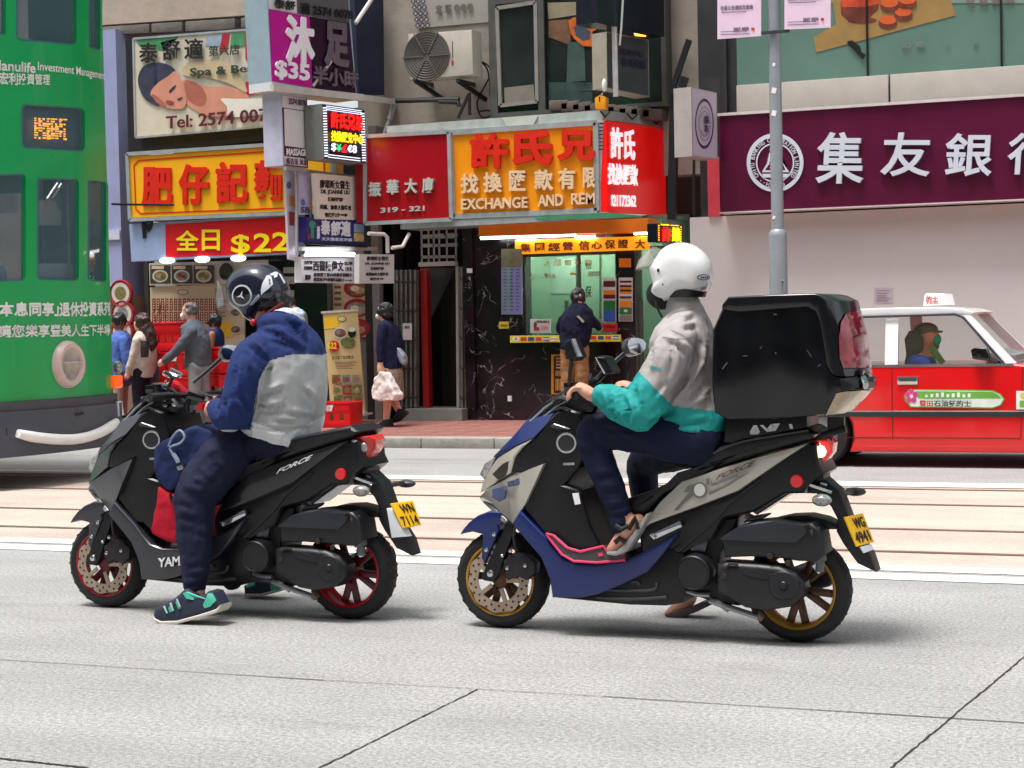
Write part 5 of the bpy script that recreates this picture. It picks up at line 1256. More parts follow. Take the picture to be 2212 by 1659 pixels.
    b = N(); b.prism(sw('K', [(697, 632), (765, 630), (764, 645), (697, 647)], .176), Yv*.003); b.build('badge', M('badge_grey', (160, 160, 160), .4), shield)
    if s.get('sticker'):
        b = N(); b.prism(sw('K', [(752, 815), (790, 812), (802, 878), (768, 884)], .176), Yv*.003); b.build('label', WHITE, shield)
    b = N(); sprism(b, 'K', [(436, 918), (590, 1075), (640, 1140), (700, 1205), (790, 1236), (900, 1238), (1070, 1214), (1150, 1182), (1317, 1092), (1389, 1046), (1335, 1135), (1200, 1290), (1050, 1362), (900, 1425), (800, 1445), (630, 1442), (615, 1330), (560, 1200), (392, 1005)], .192, .02, 3)
    low = b.build('lower_body', s['low'], r)
    b = N(); sprism(b, 'K', [(640, 1440), (800, 1444), (900, 1426), (1200, 1290), (1330, 1150), (1420, 1180), (1440, 1300), (1420, 1470), (1317, 1490), (1100, 1484)], .165, .02, 2); b.build('belly_pan', SATIN, r)
    b = N()
    for pts in ([(960, 1395), (1100, 1400), (1240, 1395), (1260, 1350)], [(1110, 1352), (1140, 1345), (1155, 1365)], [(900, 1440), (1100, 1452), (1320, 1440)]): b.tube(sw('K', pts, .17), .008, 6, smooth_path=3)
    b.build('frame_tube', DARK, r)
    # rear body
    b = N(); sprism(b, 'L', [(-60, 1000), (-75, 850), (-30, 760), (60, 655), (200, 522), (400, 446), (600, 398), (1010, 282), (1060, 290), (1075, 420), (1105, 480), (1000, 560), (980, 610), (860, 612), (660, 728), (470, 772), (400, 900), (200, 1010), (20, 1130), (-60, 1190)], .152, .025, 3)
    rear = b.build('rear_body', s['rear'], r)
    pan = [(-44, 834), (-12, 762), (60, 662), (200, 532), (400, 466), (600, 402), (850, 330), (1010, 287), (850, 392), (560, 592), (300, 692), (0, 802)]
    b = N(); sprism(b, 'L', pan, .168, .012, 2); side = b.build('side_panel', s['panel'], r)
    b = N(); sprism(b, 'L', [(0, 806), (300, 700), (560, 600), (700, 500), (720, 520), (500, 690), (420, 790), (190, 985), (0, 1128), (-30, 1080), (180, 930), (190, 850), (0, 920)], .16, .01, 2, .1); b.build('lower_cover', SATIN, r)
    b = N(); b.bar(SP('L', 18, 885, .19), SP('L', 200, 800, .19), .03, .022, Yv, .006); b.bar(SP('L', 18, 885, .192), SP('L', 30, 872, .192), .03, .045, Yv, .004); b.build('foot_peg', CHROME, r)
    b = N(); sprism(b, 'L', [(-190, 720), (-150, 640), (0, 590), (200, 500), (330, 372), (420, 318), (560, 268), (800, 222), (1000, 185), (1075, 228), (1015, 278), (600, 394), (200, 515), (60, 648), (-30, 748), (-150, 770)], .15, .045, 4); b.build('seat', M('seat_vinyl', (13, 14, 18), .45, var=.2, scale=12, bump=.15, bscale=120), r)
    b = N(); b.tube(sw('L', [(330, 385), (560, 285), (800, 240), (1010, 205)], .146), .006, 6, smooth_path=4); b.build('seat_piping', s.get('pipe', CHAR), r)
    # tail
    b = N(); sprism(b, 'L', [(900, 342, .15), (1000, 290, .13), (1060, 262, .11), (1130, 256, .08), (1166, 290, .06), (1162, 350, .05), (1112, 412, .05), (1062, 432, .07), (1030, 372, .13)], None, .018, 3); tl = b.build('tail_lamp', s['tail'], r)
    b = N(); b.ell(SP('L', 1090, 340, .105), (.022, .012, .025), 10, 8); b.build('lamp_bulb', M('bulb_glow', (255, 240, 190), .3, var=0, emit=s['bulb']) if s['bulb'] else LENS, tl)
    b = N(); sprism(b, 'L', [(1000, 440), (1060, 420), (1105, 470), (1110, 520), (1060, 535), (990, 505)], .07, .01, 2); b.build('tail_cover', SATIN, r)
    b = N(); sprism(b, 'L', [(860, 604), (960, 545), (1100, 500), (1205, 590), (1262, 740), (1292, 830), (1405, 1000), (1442, 1112), (1322, 1056), (1230, 930), (1186, 850), (1192, 770), (1150, 690), (1060, 610)], .06, .01, 2); b.build('mudguard', PLAST, r)
    b = N(); b.bar(SP('L', 1000, 545, .1), SP('L', 1160, 600, .1), .012, .02, Yv); b.bar(SP('L', 1030, 530, .05), SP('L', 1130, 555, .05), .012, .02, Yv); b.build('tail_bracket', CHROME, r)
    b = N(); b.lathe(SP('L', 935, 530, .155), (.1, -1, 0), [(0, .012), (.026, .012), (.03, 0)], 24); b.build('side_reflector', REFL, r)
    b = N(); sprism(b, 'L', [(1010, 445), (1062, 452), (1058, 492), (1012, 492)], .075, .006, 2); b.build('rear_reflector', REFL, r)
    b = N(); b.ell(SP('L', 1095, 650, .16), (.044, .035, .028)); b.bar(SP('L', 1110, 640, .16), SP('L', 1120, 620, .03), .02, .02); b.build('rear_indicator', LENS, r)
    b = N(); p = SP('L', 1215, 612, -.02); b.ell(p+Vector((.03, .17, -.005)), (.05, .035, .02)); b.bar(p, p+Vector((.02, .14, 0)), .03, .02); b.build('rear_indicator', DARK, r)
    b = N(); sprism(b, 'L', [(640, 720), (860, 600), (880, 615), (680, 745)], .1, .006, 1); b.build('frame_rail', CHAR, r)
    # engine
    b = N(); sprism(b, 'L', [(420, 1060), (480, 1045), (560, 1050), (690, 1058), (820, 1072), (920, 1110), (980, 1180), (972, 1270), (900, 1335), (730, 1362), (600, 1340), (500, 1280), (420, 1240)], .2, .035, 4, .09)
    cvt = b.build('engine_cover', PLAST, r)
    b = N(); b.lathe(SP('L', 850, 1195, .2), (0, -1, 0), [(0, .01), (.014, .01), (.02, .004), (.045, .012), (.06, .008), (.066, 0)], 28); b.prism(sw('L', [(585, 1115), (640, 1085), (740, 1120), (770, 1160), (640, 1140)], .205), Yv*.01, .004); b.build('cover_boss', PLAST, cvt)
    b = N(); b.lathe(SP('L', 275, 1112, .2), (0, -1, 0), [(0, .012), (.068, .012), (.076, .006), (.082, -.02), (.082, -.09)], 40); b.lathe(SP('L', 275, 1112, .2), (0, -1, 0), [(.07, .012), (.072, .016), (.076, .012)], 40); b.build('round_cover', PLAST, r)
    b = N(); sprism(b, 'L', [(440, 900), (455, 885), (560, 820), (680, 790), (780, 782), (960, 806), (1030, 800), (1085, 850), (1112, 1000), (1062, 1045), (940, 1040), (840, 1024), (640, 1012), (470, 1018), (462, 930)], .19, .02, 3, .02); ab = b.build('air_box', PLAST, r)
    b = N(); sprism(b, 'L', [(445, 905), (700, 918), (930, 925), (1000, 860), (1010, 815), (960, 806), (780, 785), (560, 822)], .2, .008, 2, .186); b.build('air_box_lid', M('lid_grey', (32, 36, 44), .42, var=.15, dirt=.1), ab)
    b = N()
    for u, v in ((765, 1008), (470, 1140), (880, 1052)): b.lathe(SP('L', u, v, .2), (0, -1, 0), [(0, .004), (.012, .004), (.014, 0)], 12)
    b.tube(sw('L', [(480, 1085), (510, 1055), (560, 1062)], .205), .006, 6); b.tube(sw('L', [(985, 850), (975, 815), (1010, 805), (1040, 830)], .2), .007, 6)
    b.build('engine_bolt', GROOVE, ab)
    b = N(); b.tube([SP('L', 1035, 830, .16), SP('L', 1085, 1040, .15)], .032, 12); b.tube([SP('L', 1085, 1040, .15), SP('L', 1080, 1105, .15)], .02, 10); b.build('shock_absorber', M('shock_grey', (92, 96, 100), .35, metal=.4), r)
    b = N(); b.bar(SP('L', 1050, 1060, .13), SP('L', 1090, 1110, .13), .02, .035, Yv); b.build('axle_clamp', CHROME, r)
    b = N(); sprism(b, 'L', [(300, 930), (480, 770), (560, 760), (520, 860), (440, 1000), (420, 1180), (560, 1300), (480, 1340), (180, 1220), (0, 1170), (-60, 1100), (100, 1000)], .12, .02, 2); b.build('engine_block', M('engine_dark', (14, 14, 16), .5, metal=.2, var=.3, scale=12), r)
    b = N(); sprism(b, 'L', [(245, 925), (370, 905), (350, 985), (260, 975)], .15, .01, 2, .1); b.build('intake_cover', CHAR, r)
    b = N(); b.tube(sw('L', [(120, 1195), (300, 1250), (380, 1255)], .14), .012, 8); b.tube(sw('L', [(380, 1290), (520, 1340), (690, 1395)], .13), .014, 8); b.tube(sw('L', [(130, 1160), (280, 1230), (360, 1260), (500, 1360)], .1), .008, 6, smooth_path=3); b.build('centre_stand', STEEL, r)
    b = N(); sprism(b, 'L', [(690, 1365), (720, 1400), (700, 1428), (668, 1400)], .14, .006, 1, .1); b.build('stand_foot', M('stand_foot_tan', (120, 102, 88), .6), r)
    b = N(); sprism(b, 'L', [(775, 775), (880, 752), (1000, 748), (1110, 772), (1190, 812), (1190, 838), (1080, 838), (960, 800), (800, 800)], .075, .01, 2); b.build('rear_hugger', SATIN, r)
    b = N()
    for k in range(9): b.lathe(SP('L', 655+k*12-20, 765-k*2, .09), Vector((.6, 0, -1)), [(.028, 0), (.032, .004), (.028, .008)], 14)
    b.tube([SP('L', 610, 745, .09), SP('L', 720, 800, .09)], .016, 8); b.build('shock_spring', STEEL, r)
    b = N(); b.tube([SP('L', 300, 1230, -.1), SP('L', 560, 1290, -.2), SP('L', 700, 1240, -.22)], .024, 10, smooth_path=4); b.tube([SP('L', 690, 1244, -.23), SP('L', 760, 1220, -.235), SP('L', 1120, 1105, -.235), SP('L', 1170, 1090, -.235)], [.03, .062, .07, .045], 16); b.build('exhaust', SATIN, r)
    # handlebar
    hb = SP('F', 985, 1290, .33)
    b = N(); b.tube([hb, hb+Vector((.05, .13, .0)), Vector((hb.x+.12, YS-.1, hb.z-.0)), Vector((hb.x+.12, YS+.1, hb.z)), hb+Vector((.05, .53, 0)), hb+Vector((0, .66, 0))], .014, 10, smooth_path=4); bar = b.build('handlebar', SATIN, r)
    b = N(); b.tube([hb+Vector((-.004, -.01, 0)), hb+Vector((.03, .11, 0))], .019, 12); b.tube([hb+Vector((-.004, .67, 0)), hb+Vector((.03, .55, 0))], .019, 12); b.build_each('grip', RUBBER, bar)
    b = N(); b.tube([hb+Vector((-.075, .02, -.005)), hb+Vector((-.05, .12, -.01)), hb+Vector((.02, .16, 0))], .007, 6, smooth_path=4); b.tube([hb+Vector((-.075, .64, -.005)), hb+Vector((-.05, .54, -.01)), hb+Vector((.02, .5, 0))], .007, 6, smooth_path=4); b.build_each('brake_lever', CHROME, bar)
    b = N(); sprism(b, 'K', [(680, 250), (700, 205), (760, 195), (850, 225), (905, 290), (880, 345), (800, 345), (690, 335), (640, 320)], .13, .03, 3); b.build('dash_cover', SATIN, r)
    b = N(); sprism(b, 'F', [(888, 1200), (960, 1194), (965, 1250), (895, 1262)], .26, .01, 2, .18); b.build('switch_pod', GLOSS, bar)
    b = N(); b.tube([SP('K', 640, 320, .15), SP('K', 700, 300, .18), SP('K', 740, 320, .2)], .006, 6, smooth_path=3); b.tube([SP('K', 600, 330, .12), SP('K', 660, 250, .16), SP('K', 730, 260, .24)], .006, 6, smooth_path=3); b.build('cable', RUBBER, bar)
    # mirrors
    if s.get('near_mirror', True):
     b = N(); b.tube([SP('F', 935, 1215, .27), SP('F', 938, 1120, .29), SP('F', 950, 1040, .3)], .009, 8); b.prism(sw('F', [(890, 935), (905, 905), (948, 880), (1004, 1014), (962, 1044), (902, 1030)], .3), Vector((.02, .05, 0)), .012, 3); mir = b.build('mirror', SATIN, r)
    if s.get('near_mirror', True):
     b = N(); b.prism(sw('F', [(952, 884), (1002, 1010), (990, 1016), (948, 905)], .302), Vector((.01, .02, 0))); b.build('mirror_edge', CHROME, mir)
    b = N(); b.tube([SP('F', 1120, 1180, -.2), SP('F', 1230, 1075, -.28), SP('F', 1350, 970, -.3)], [.01, .012, .012], 8)
    mp = Plane(SP('F', 1420, 935, -.3), Vector((.75, -.62, .2)))
    o = [(1345, 935), (1352, 890), (1375, 872), (1425, 872), (1470, 885), (1492, 915), (1485, 960), (1450, 990), (1400, 1000), (1365, 985)]
    b.prism([mp(*q('F', u, v)) for u, v in o], mp.n*-.05, .01, 2)
    mir = b.build('mirror', CHAR, r)
    b = N(); b.prism([mp(*q('F', 1420+(u-1420)*.9, 935+(v-935)*.9), .002) for u, v in o], mp.n*-.001); b.build('mirror_glass', M('mirror_glass', (190, 194, 196), .04, metal=1, var=.25, scale=16), mir)
    return r, dict(low=low, side=side, rear=rear, shield=shield)
OFFL = Vector((-2.255, .04, 0))
sr, SRP = scooter('blue and silver scooter with gold rims carrying the black delivery box', Vector((0, 0, 0)), dict(rim=GOLD, spoke=BROWNM, fender=BLUE, wing=SILVER, nose=SILVER, hood=BLUE, shield=SATIN, low=BLUE, rear=SATIN, panel=SILVER, tail=TAILR, bulb=6.0, sticker=True))
sl, SLP = scooter('black and charcoal scooter with red rims under the rider in the blue and grey hoodie', OFFL, dict(rim=REDRIM, spoke=DKRED, fender=CHAR, wing=CHAR, nose=CHAR, hood=CHAR, shield=SATIN, low=CHAR, rear=SATIN, panel=M('black_panel', (16, 17, 22), .3, var=.12, coat=.4), tail=TAILR, bulb=0, near_mirror=False))
b = MB(OFFL*0)
YL = YS+.04
def ip(u, v, w): return FY(*q('I', u, v), YL-w)
b.box(ip(660, 165, .1), (.12, .1, .07), Matrix.Rotation(.4, 3, 'Y'), .015); b.box(ip(720, 200, .0), (.14, .12, .05), Matrix.Rotation(-.3, 3, 'Y'), .015); b.box(ip(870, 190, .18), (.09, .07, .04), Matrix.Rotation(.3, 3, 'Y'), .01)
b.build_each('switch_housing', GLOSS, sl)
b = MB(); b.box(ip(735, 120, .0), (.045, .05, .035), Matrix.Rotation(.7, 3, 'Y'), .006); b.box(ip(775, 155, .05), (.05, .05, .03), Matrix.Rotation(.7, 3, 'Y'), .006); b.build_each('red_switch', M('switch_red', (206, 20, 44), .35), sl)
b = MB()
for pts in ([(600, 190), (660, 130), (740, 170), (800, 240)], [(790, 240), (830, 180), (900, 170), (960, 200)], [(560, 210), (640, 230), (720, 260), (790, 250)], [(670, 40), (710, 70), (690, 130), (640, 170)]): b.tube([ip(u, v, .12) for u, v in pts], .009, 6, smooth_path=4)
b.build_each('cable', RUBBER, sl)
b = MB(); b.tube([ip(660, 45, .1), ip(730, 75, .1)], .012, 8); b.box(ip(735, 45, .08), (.07, .02, .03), Matrix.Rotation(.4, 3, 'Y'), .004); b.box(ip(700, 245, .12), (.08, .02, .02), Matrix.Rotation(-.1, 3, 'Y'), .004); b.build_each('clamp', CHROME, sl)
# lettering on the bodies
def on_side(w, off): return lambda x, y: FY(x, y, YS+off.y-w)
IW = M('decal_white', (226, 226, 226), .4, var=0)
T(sl, on_side(.196, OFFL), 'I', [('YAMAHA', 630, 1190, 905, 1246, -25, .03)], IW, depth=.002, lift=.002)
T(sl, on_side(.172, OFFL), 'J', [('FORCE', 530, 500, 762, 528, -100, .03, .12)], IW, depth=.002, lift=.002)
T(sr, on_side(.172, Vector()), 'L', [('FORCE', 430, 490, 665, 520, -95, .03, .12)], M('decal_brown', (84, 66, 58), .4, var=0), depth=.002, lift=.002)
DG = M('decal_grey', (104, 102, 98), .4, var=0); DL = M('decal_light', (196, 194, 188), .4, var=0)
class _PS:
    def __init__(s, w, y0=0): s.w, s.y0 = w, y0; s.n = Vector((0, -1, 0))
    def __call__(s, x, y, off=0.0): return FY(x, y, YS+s.y0-s.w-off)
d = Dec(_PS(.169), 'L')
d.add(DG, (150, 718), (215, 640), (260, 585), (300, 600), (215, 670), (180, 712)); d.add(DG, (215, 600), (240, 560), (300, 545), (280, 580), (235, 600)); d.disc(DG, 315, 588, 48, 52, 20); d.disc(DL, 315, 585, 36, 40, 20)
d.add(DG, (355, 515), (378, 508), (380, 555), (360, 560)); d.add(DG, (385, 505), (395, 545), (420, 535), (430, 550), (390, 565)); d.add(DG, (420, 540), (560, 490), (560, 500), (420, 550)); d.add(DG, (370, 600), (470, 560), (560, 500), (640, 470), (500, 560), (380, 620))
d.build('side_graphic', sr)
d = Dec(_PS(.165), 'K'); d.l = .0
ps = lambda u, v: (u, v)
b = MB()
for poly in ([(270, 790), (330, 775), (352, 800), (345, 850), (310, 868), (270, 840)],): b.prism(sw('K', poly, .155), Yv*.02, .004)
for poly in ([(360, 745), (392, 738), (400, 770), (365, 780)], [(402, 735), (430, 722), (436, 748), (470, 735), (475, 748), (410, 772)]): b.prism(sw('K', poly, .172), Yv*.02, .002)
b.build('wing_graphic', M('wing_blue_grey', (70, 80, 112), .3, var=.2), sr)
b = MB(); b.prism(sw('K', [(270, 700), (330, 640), (410, 600), (390, 680), (300, 730)], .14), Yv*.03, .003); b.build('nose_graphic', M('nose_dark', (52, 46, 42), .3, var=.3), sr)
# number plates
def plate(root, z, cs, off, rows, lab):
    c = FY(*q(z, (cs[0][0]+cs[2][0])/2, (cs[0][1]+cs[2][1])/2), YS+off.y-.02)
    P = Plane(c+Vector((.03, 0, 0)), Vector((.80, -.52, .32)))
    w = [P(*q(z, u, v)) for u, v in cs]
    b = MB(); b.prism(w, P.n*-.008, .003, 1); pl = b.build('number_plate', PLATEY, root)
    TL, TR, BR, BL = w; X = TR-TL; Y = BL-TL; it = []
    for s_, x0, y0, x1, y1 in rows: it.append((s_, TL+X*x0+Y*y0, TL+X*x1+Y*y0, TL+X*x0+Y*y1, .014))
    letters(it, M('plate_black', (24, 20, 20), .5, var=0), pl, 'number', .002, None, .002)
    return P
PR = plate(sr, 'L', [(1240, 757), (1360, 731), (1432, 916), (1320, 946)], Vector(), [('WG', .3, .1, .85, .45), ('4941', .08, .55, .82, .92)], 'r')
PL_ = plate(sl, 'J', [(1320, 740), (1478, 718), (1538, 890), (1408, 916)], OFFL, [('WN', .28, .1, .85, .45), ('7114', .08, .55, .80, .92)], 'l')
b = MB(); b.prism([PR(*q('L', u, v)) for u, v in ((1340, 948), (1412, 930), (1425, 965), (1365, 988))], PR.n*-.006); b.build('plate_sticker', M('sticker_white', (216, 220, 224), .4), sr)
b = MB(); b.prism([FY(*q('J', u, v), YS+.04-.08) for u, v in ((1290, 775), (1330, 780), (1418, 975), (1325, 982))], Vector((.02, .04, 0)), .003); b.build('permit_plate', M('sticker_white', (216, 220, 224), .4), sl)
# floor mat on the blue scooter
mt = [(595, 1058), (635, 1066), (720, 1142), (800, 1165), (940, 1132), (965, 1172), (1065, 1176), (1070, 1215), (900, 1231), (760, 1222), (690, 1182), (640, 1120)]
b = MB(); sprism(b, 'K', mt, .2, .003, 1); mo = b.build('floor_mat', M('mat_grey', (66, 66, 66), .7, var=.15, bump=.2), sr)
b = MB(); b.tube(sw('K', mt+mt[:1], .2), .006, 6); mo2 = b.build('mat_border', M('mat_pink', (226, 60, 104), .5), mo)
b = MB(); b.prism(sw('K', [(905, 1175), (930, 1168), (938, 1190), (910, 1195)], .204), Yv*.003); b.build('mat_logo', M('mat_pink', (226, 60, 104), .5), mo)
# rack and delivery box
b = MB(); sprism(b, 'L', [(470, 280), (478, 150), (520, 130), (640, 125), (1000, 118), (1004, 230), (960, 260), (800, 270), (600, 300)], .12, .01, 2); b.bar(SP('L', 1030, 258, .08), SP('L', 1250, 195, .08), .03, .03, Yv, .004); b.bar(SP('L', 1030, 258, -.08), SP('L', 1250, 195, -.08), .03, .03, Yv, .004)
for u in (1160, 1215): b.bar(SP('L', u, 118, .06), SP('L', u, 205, .06), .035, .03, Yv)
b.build('luggage_rack', SATIN, sr)
d = Dec(_PS(.121), 'L'); d.add(IW, (635, 215), (660, 172), (680, 172), (665, 200), (700, 215), (690, 230), (640, 232)); d.add(IW, (700, 172), (720, 170), (745, 195), (770, 165), (790, 190), (800, 162), (828, 160), (800, 208), (745, 215)); d.add(IW, (885, 165), (905, 165), (912, 195), (892, 195)); d.build('rack_print', sr)
BOXM = M('box_black', (9, 10, 14), .14, var=.4, scale=5, bump=.012, bscale=40, dirt=.05, spec=.5)
LIDM = M('box_lid_black', (12, 13, 18), .2, var=.25, scale=4, dirt=.04, coat=.3)
bx = thing('delivery_box', 'scuffed black plastic delivery box with a red reflector mounted behind the rider', 'box', SP('L', 800, 140, 0))
def boxloft(pts, W, rear, th, cap=.03):
    """side outline swept across the box; points flagged rear bulge backwards in the middle"""
    st = [(W, 0), (W*.93, .035), (W*.6, .075), (0, .09), (-W*.6, .075), (-W*.93, .035), (-W, 0)]
    n = SP('O', *pts[0][:2], W); base_ = [SP('O', p[0], p[1], W) for p in pts]; fl = [p[2] if len(p) > 2 else 0 for p in pts]
    bm = bmesh.new(); rings = []
    for w, e in st: rings.append([bm.verts.new((p.x+e*f, YS-w, p.z)) for p, f in zip(base_, fl)])
    m = len(pts)
    for i in range(len(st)-1):
        for k in range(m): bm.faces.new((rings[i][k], rings[i][(k+1) % m], rings[i+1][(k+1) % m], rings[i+1][k]))
    f1 = bm.faces.new(rings[0][::-1]); f2 = bm.faces.new(rings[-1]); bmesh.ops.recalc_face_normals(bm, faces=bm.faces)
    bmesh.ops.bevel(bm, geom=list(f1.edges)+list(f2.edges), offset=cap, segments=3, profile=.5, affect='EDGES', clamp_overlap=True)
    bmesh.ops.triangulate(bm, faces=[f for f in bm.faces if len(f.verts) > 4])
    b = MB(); b.merge(bm); return b
bb = boxloft([(188, 1010), (196, 500), (288, 290), (360, 245), (700, 235), (1120, 205), (1200, 330, .6), (1262, 860, .9), (1340, 945, 1), (1388, 985, 1), (1388, 1060, 1), (1240, 1285, .6), (900, 1318), (340, 1335), (215, 1265)], .25, 1, 0, .05).build('body', BOXM, bx)
lid = boxloft([(284, 300), (288, 262), (345, 190), (700, 172), (1150, 158), (1200, 175, .4), (1245, 230, .8), (1300, 560, 1), (1330, 880, 1.05), (1345, 930, 1.05), (1300, 905, 1), (1255, 830, .9), (1190, 420, .6), (1150, 320, .3), (1080, 282), (450, 330), (340, 318)], .258, 1, 0, .02).build('lid', LIDM, bx)
RP = M('box_reflector', (128, 26, 42), .1, var=.75, scale=9, coat=.8, stretch=(3, 3, 1))
drape_part([bb, lid], 'O', [[(1372, 560), (1385, 430), (1430, 350), (1530, 322), (1605, 380), (1668, 520), (1700, 640), (1728, 825), (1640, 850), (1410, 850), (1380, 760)]], RP, bx, 'reflector', .008, 5)
tp = drape_part([bb, lid], 'O', [[(1250, 1284), (1350, 1085), (1420, 1068), (1600, 1052), (1735, 1058), (1640, 1180), (1560, 1250), (1400, 1265)]], M('tape_tan', (178, 158, 132), .3, var=.25, scale=14, coat=.3), bx, 'tan_tape', .006, 5)
b = MB()
hl = [(1560, 870), (1590, 870), (1625, 1010), (1615, 1045), (1585, 1050), (1565, 960)]
bm = drape([bb, lid], 'O', hl, .018, 3); b.merge(bm); b.build('latch', CHROME, bx)
drape_part([bb, lid], 'O', [[(1380, 960), (1540, 940), (1550, 1030), (1400, 1060)], [(1630, 950), (1745, 920), (1748, 1025), (1635, 1040)]], SATIN, bx, 'lock_plate', .01, 3)
drape_part([bb, lid], 'O', [[(285, 860), (335, 795), (345, 805), (300, 862)], [(1075, 685), (1082, 682), (1125, 745), (1118, 748)], [(640, 665), (660, 645), (662, 655), (645, 680)], [(1175, 830), (1210, 812), (1205, 822), (1182, 838)], [(770, 345), (800, 350), (795, 362), (765, 356)], [(480, 735), (530, 732), (528, 742), (484, 744)], [(780, 705), (795, 704), (794, 720), (782, 720)]], M('scuff_grey', (66, 68, 74), .7), bx, 'scuff', .002, 1)
# ------------------------------------------------------------------ people
from mathutils import noise as mn
def proj(P):
    v = P-CO; z = v.dot(_fw); return (CW/2+CAM_F*v.dot(CR)/z, CH/2-CAM_F*v.dot(CU)/z)
def unq(z, xy):
    a, b, s = _Z[z]; return ((xy[0]/.87778-a)/s, (xy[1]/.87778-b)/s)
def fig_mesh(Yb, parts, voxel=.009, smooth=4, scale=1.0, disp=None, yaw=0.0):
    """limbs, lofts and balls joined into one continuous skin"""
    b = MB()
    for p in parts:
        if p[0] == 'l':
            pts = [(FY(*q(p[1], u, v), Yb-w), r*scale) for u, v, w, r in p[2]]
            b.tube([a for a, _ in pts], [r for _, r in pts], 14, smooth_path=4, flat=p[3] if len(p) > 3 else 1.0)
            for a, r in (pts[0], pts[-1]): b.ell(a, (r*.98,)*3, 12, 8)
        elif p[0] == 'e':
            rot = Matrix.Rotation(p[6], 3, 'Y') if len(p) > 6 else None
            b.ell(FY(*q(p[1], p[2], p[3]), Yb-p[4]), [r*scale for r in p[5]], 20, 12, rot)
        elif p[0] == 't':
            S_ = catmull([[*FY(*q(p[1], u, v), Yb-w), a*scale, c*scale] for u, v, w, a, c in p[2]], 5)
            e0 = Vector((math.cos(yaw), math.sin(yaw), 0)); rings = []; n = 28
            for i, s in enumerate(S_):
                c = Vector(s[:3]); t = (Vector(S_[min(i+1, len(S_)-1)][:3])-Vector(S_[max(i-1, 0)][:3])).normalized()
                e = (e0-t*e0.dot(t)).normalized(); g = t.cross(e)
                rings.append([b.bm.verts.new(c+e*(s[3]*math.copysign(abs(math.cos(x))**.85, math.cos(x)))+g*(s[4]*math.copysign(abs(math.sin(x))**.85, math.sin(x)))) for x in [2*math.pi*k/n for k in range(n)]])
            for i in range(len(rings)-1):
                for k in range(n): b._face((rings[i][k], rings[i][(k+1) % n], rings[i+1][(k+1) % n], rings[i+1][k]))
            b._face(rings[0][::-1]); b._face(rings[-1])
    bmesh.ops.recalc_face_normals(b.bm, faces=b.bm.faces)
    me = bpy.data.meshes.new('fig'); b.bm.to_mesh(me); b.bm.free()
    mods = [('REMESH', dict(mode='VOXEL', voxel_size=voxel)), ('SMOOTH', dict(factor=.5, iterations=smooth))]
    for sc, st in (disp or []):
        k = 'clouds%.3f' % sc
        tx = bpy.data.textures.get(k) or bpy.data.textures.new(k, 'CLOUDS'); tx.noise_scale = sc; tx.noise_depth = 2
        mods.append(('DISPLACE', dict(texture=tx, strength=st, mid_level=.5, texture_coords='GLOBAL')))
    return evaluated(me, mods)
def person(label, base, me, skin, group=None):
    o = bpy.data.objects.new('person', me); COL.objects.link(o); o.location = base
    me.transform(Matrix.Translation(-Vector(base))); me.materials.append(skin)
    me.polygons.foreach_set('use_smooth', [True]*len(me.polygons))
    return prop(o, label, 'person', group)
def wear(root, name, me, mats, pick=None, label=None):
    """a garment; pick(world point, picture point) chooses the cloth of each facet"""
    if pick:
        for m in (mats): me.materials.append(m)
        for p in me.polygons: p.material_index = pick(p.center, proj(p.center))
        me.transform(Matrix.Translation(-world_loc(root))); o = bpy.data.objects.new(name, me); COL.objects.link(o); o.parent = root
        me.polygons.foreach_set('use_smooth', [True]*len(me.polygons)); return o
    return link(name, me, mats, root, 80)
def cloth(name, rgb, wr=.35, sc=9, rough=.85, var=.12):
    """woven cloth with soft creases"""
    if name in _mats: return _mats[name]
    m = M(name, rgb, rough, var=var, scale=14, spec=.25)
    n, l = m.node_tree.nodes, m.node_tree.links; b = n['Principled BSDF']
    tc = n.new('ShaderNodeTexCoord'); mp = n.new('ShaderNodeMapping'); mp.inputs['Scale'].default_value = (1, 1.3, .55); mp.inputs['Rotation'].default_value = (.3, .5, .2)
    l.new(tc.outputs['Object'], mp.inputs[0])
    t = n.new('ShaderNodeTexNoise'); t.noise_type = 'RIDGED_MULTIFRACTAL'; t.normalize = True; t.inputs['Scale'].default_value = sc*.42; t.inputs['Detail'].default_value = 2.5; t.inputs['Roughness'].default_value = .45; t.inputs['Distortion'].default_value = .7
    l.new(mp.outputs[0], t.inputs['Vector'])
    t2 = n.new('ShaderNodeTexNoise'); t2.inputs['Scale'].default_value = 420; l.new(tc.outputs['Object'], t2.inputs['Vector'])
    ad = n.new('ShaderNodeMath'); ad.operation = 'MULTIPLY_ADD'; ad.inputs[1].default_value = .05; l.new(t2.outputs['Fac'], ad.inputs[0]); l.new(t.outputs['Fac'], ad.inputs[2])
    bp = n.new('ShaderNodeBump'); bp.inputs['Strength'].default_value = wr; bp.inputs['Distance'].default_value = .045
    l.new(ad.outputs[0], bp.inputs['Height']); l.new(bp.outputs[0], b.inputs['Normal'])
    return m
FLESH = M('skin', (206, 150, 126), .5, var=.08, scale=20, spec=.4)
HAIR = M('black_hair', (20, 18, 20), .45, var=.3, scale=60)
def hairy(b, m, root):
    bmesh.ops.subdivide_edges(b.bm, edges=list(b.bm.edges), cuts=2, use_grid_fill=True); b.bm.normal_update()
    for v in b.bm.verts:
        c = v.co; v.co = c + v.normal*(mn.noise(Vector((c.x*55, c.y*55, c.z*18)))*.016+mn.noise(c*16)*.018)
    return b.build('hair', m, root)
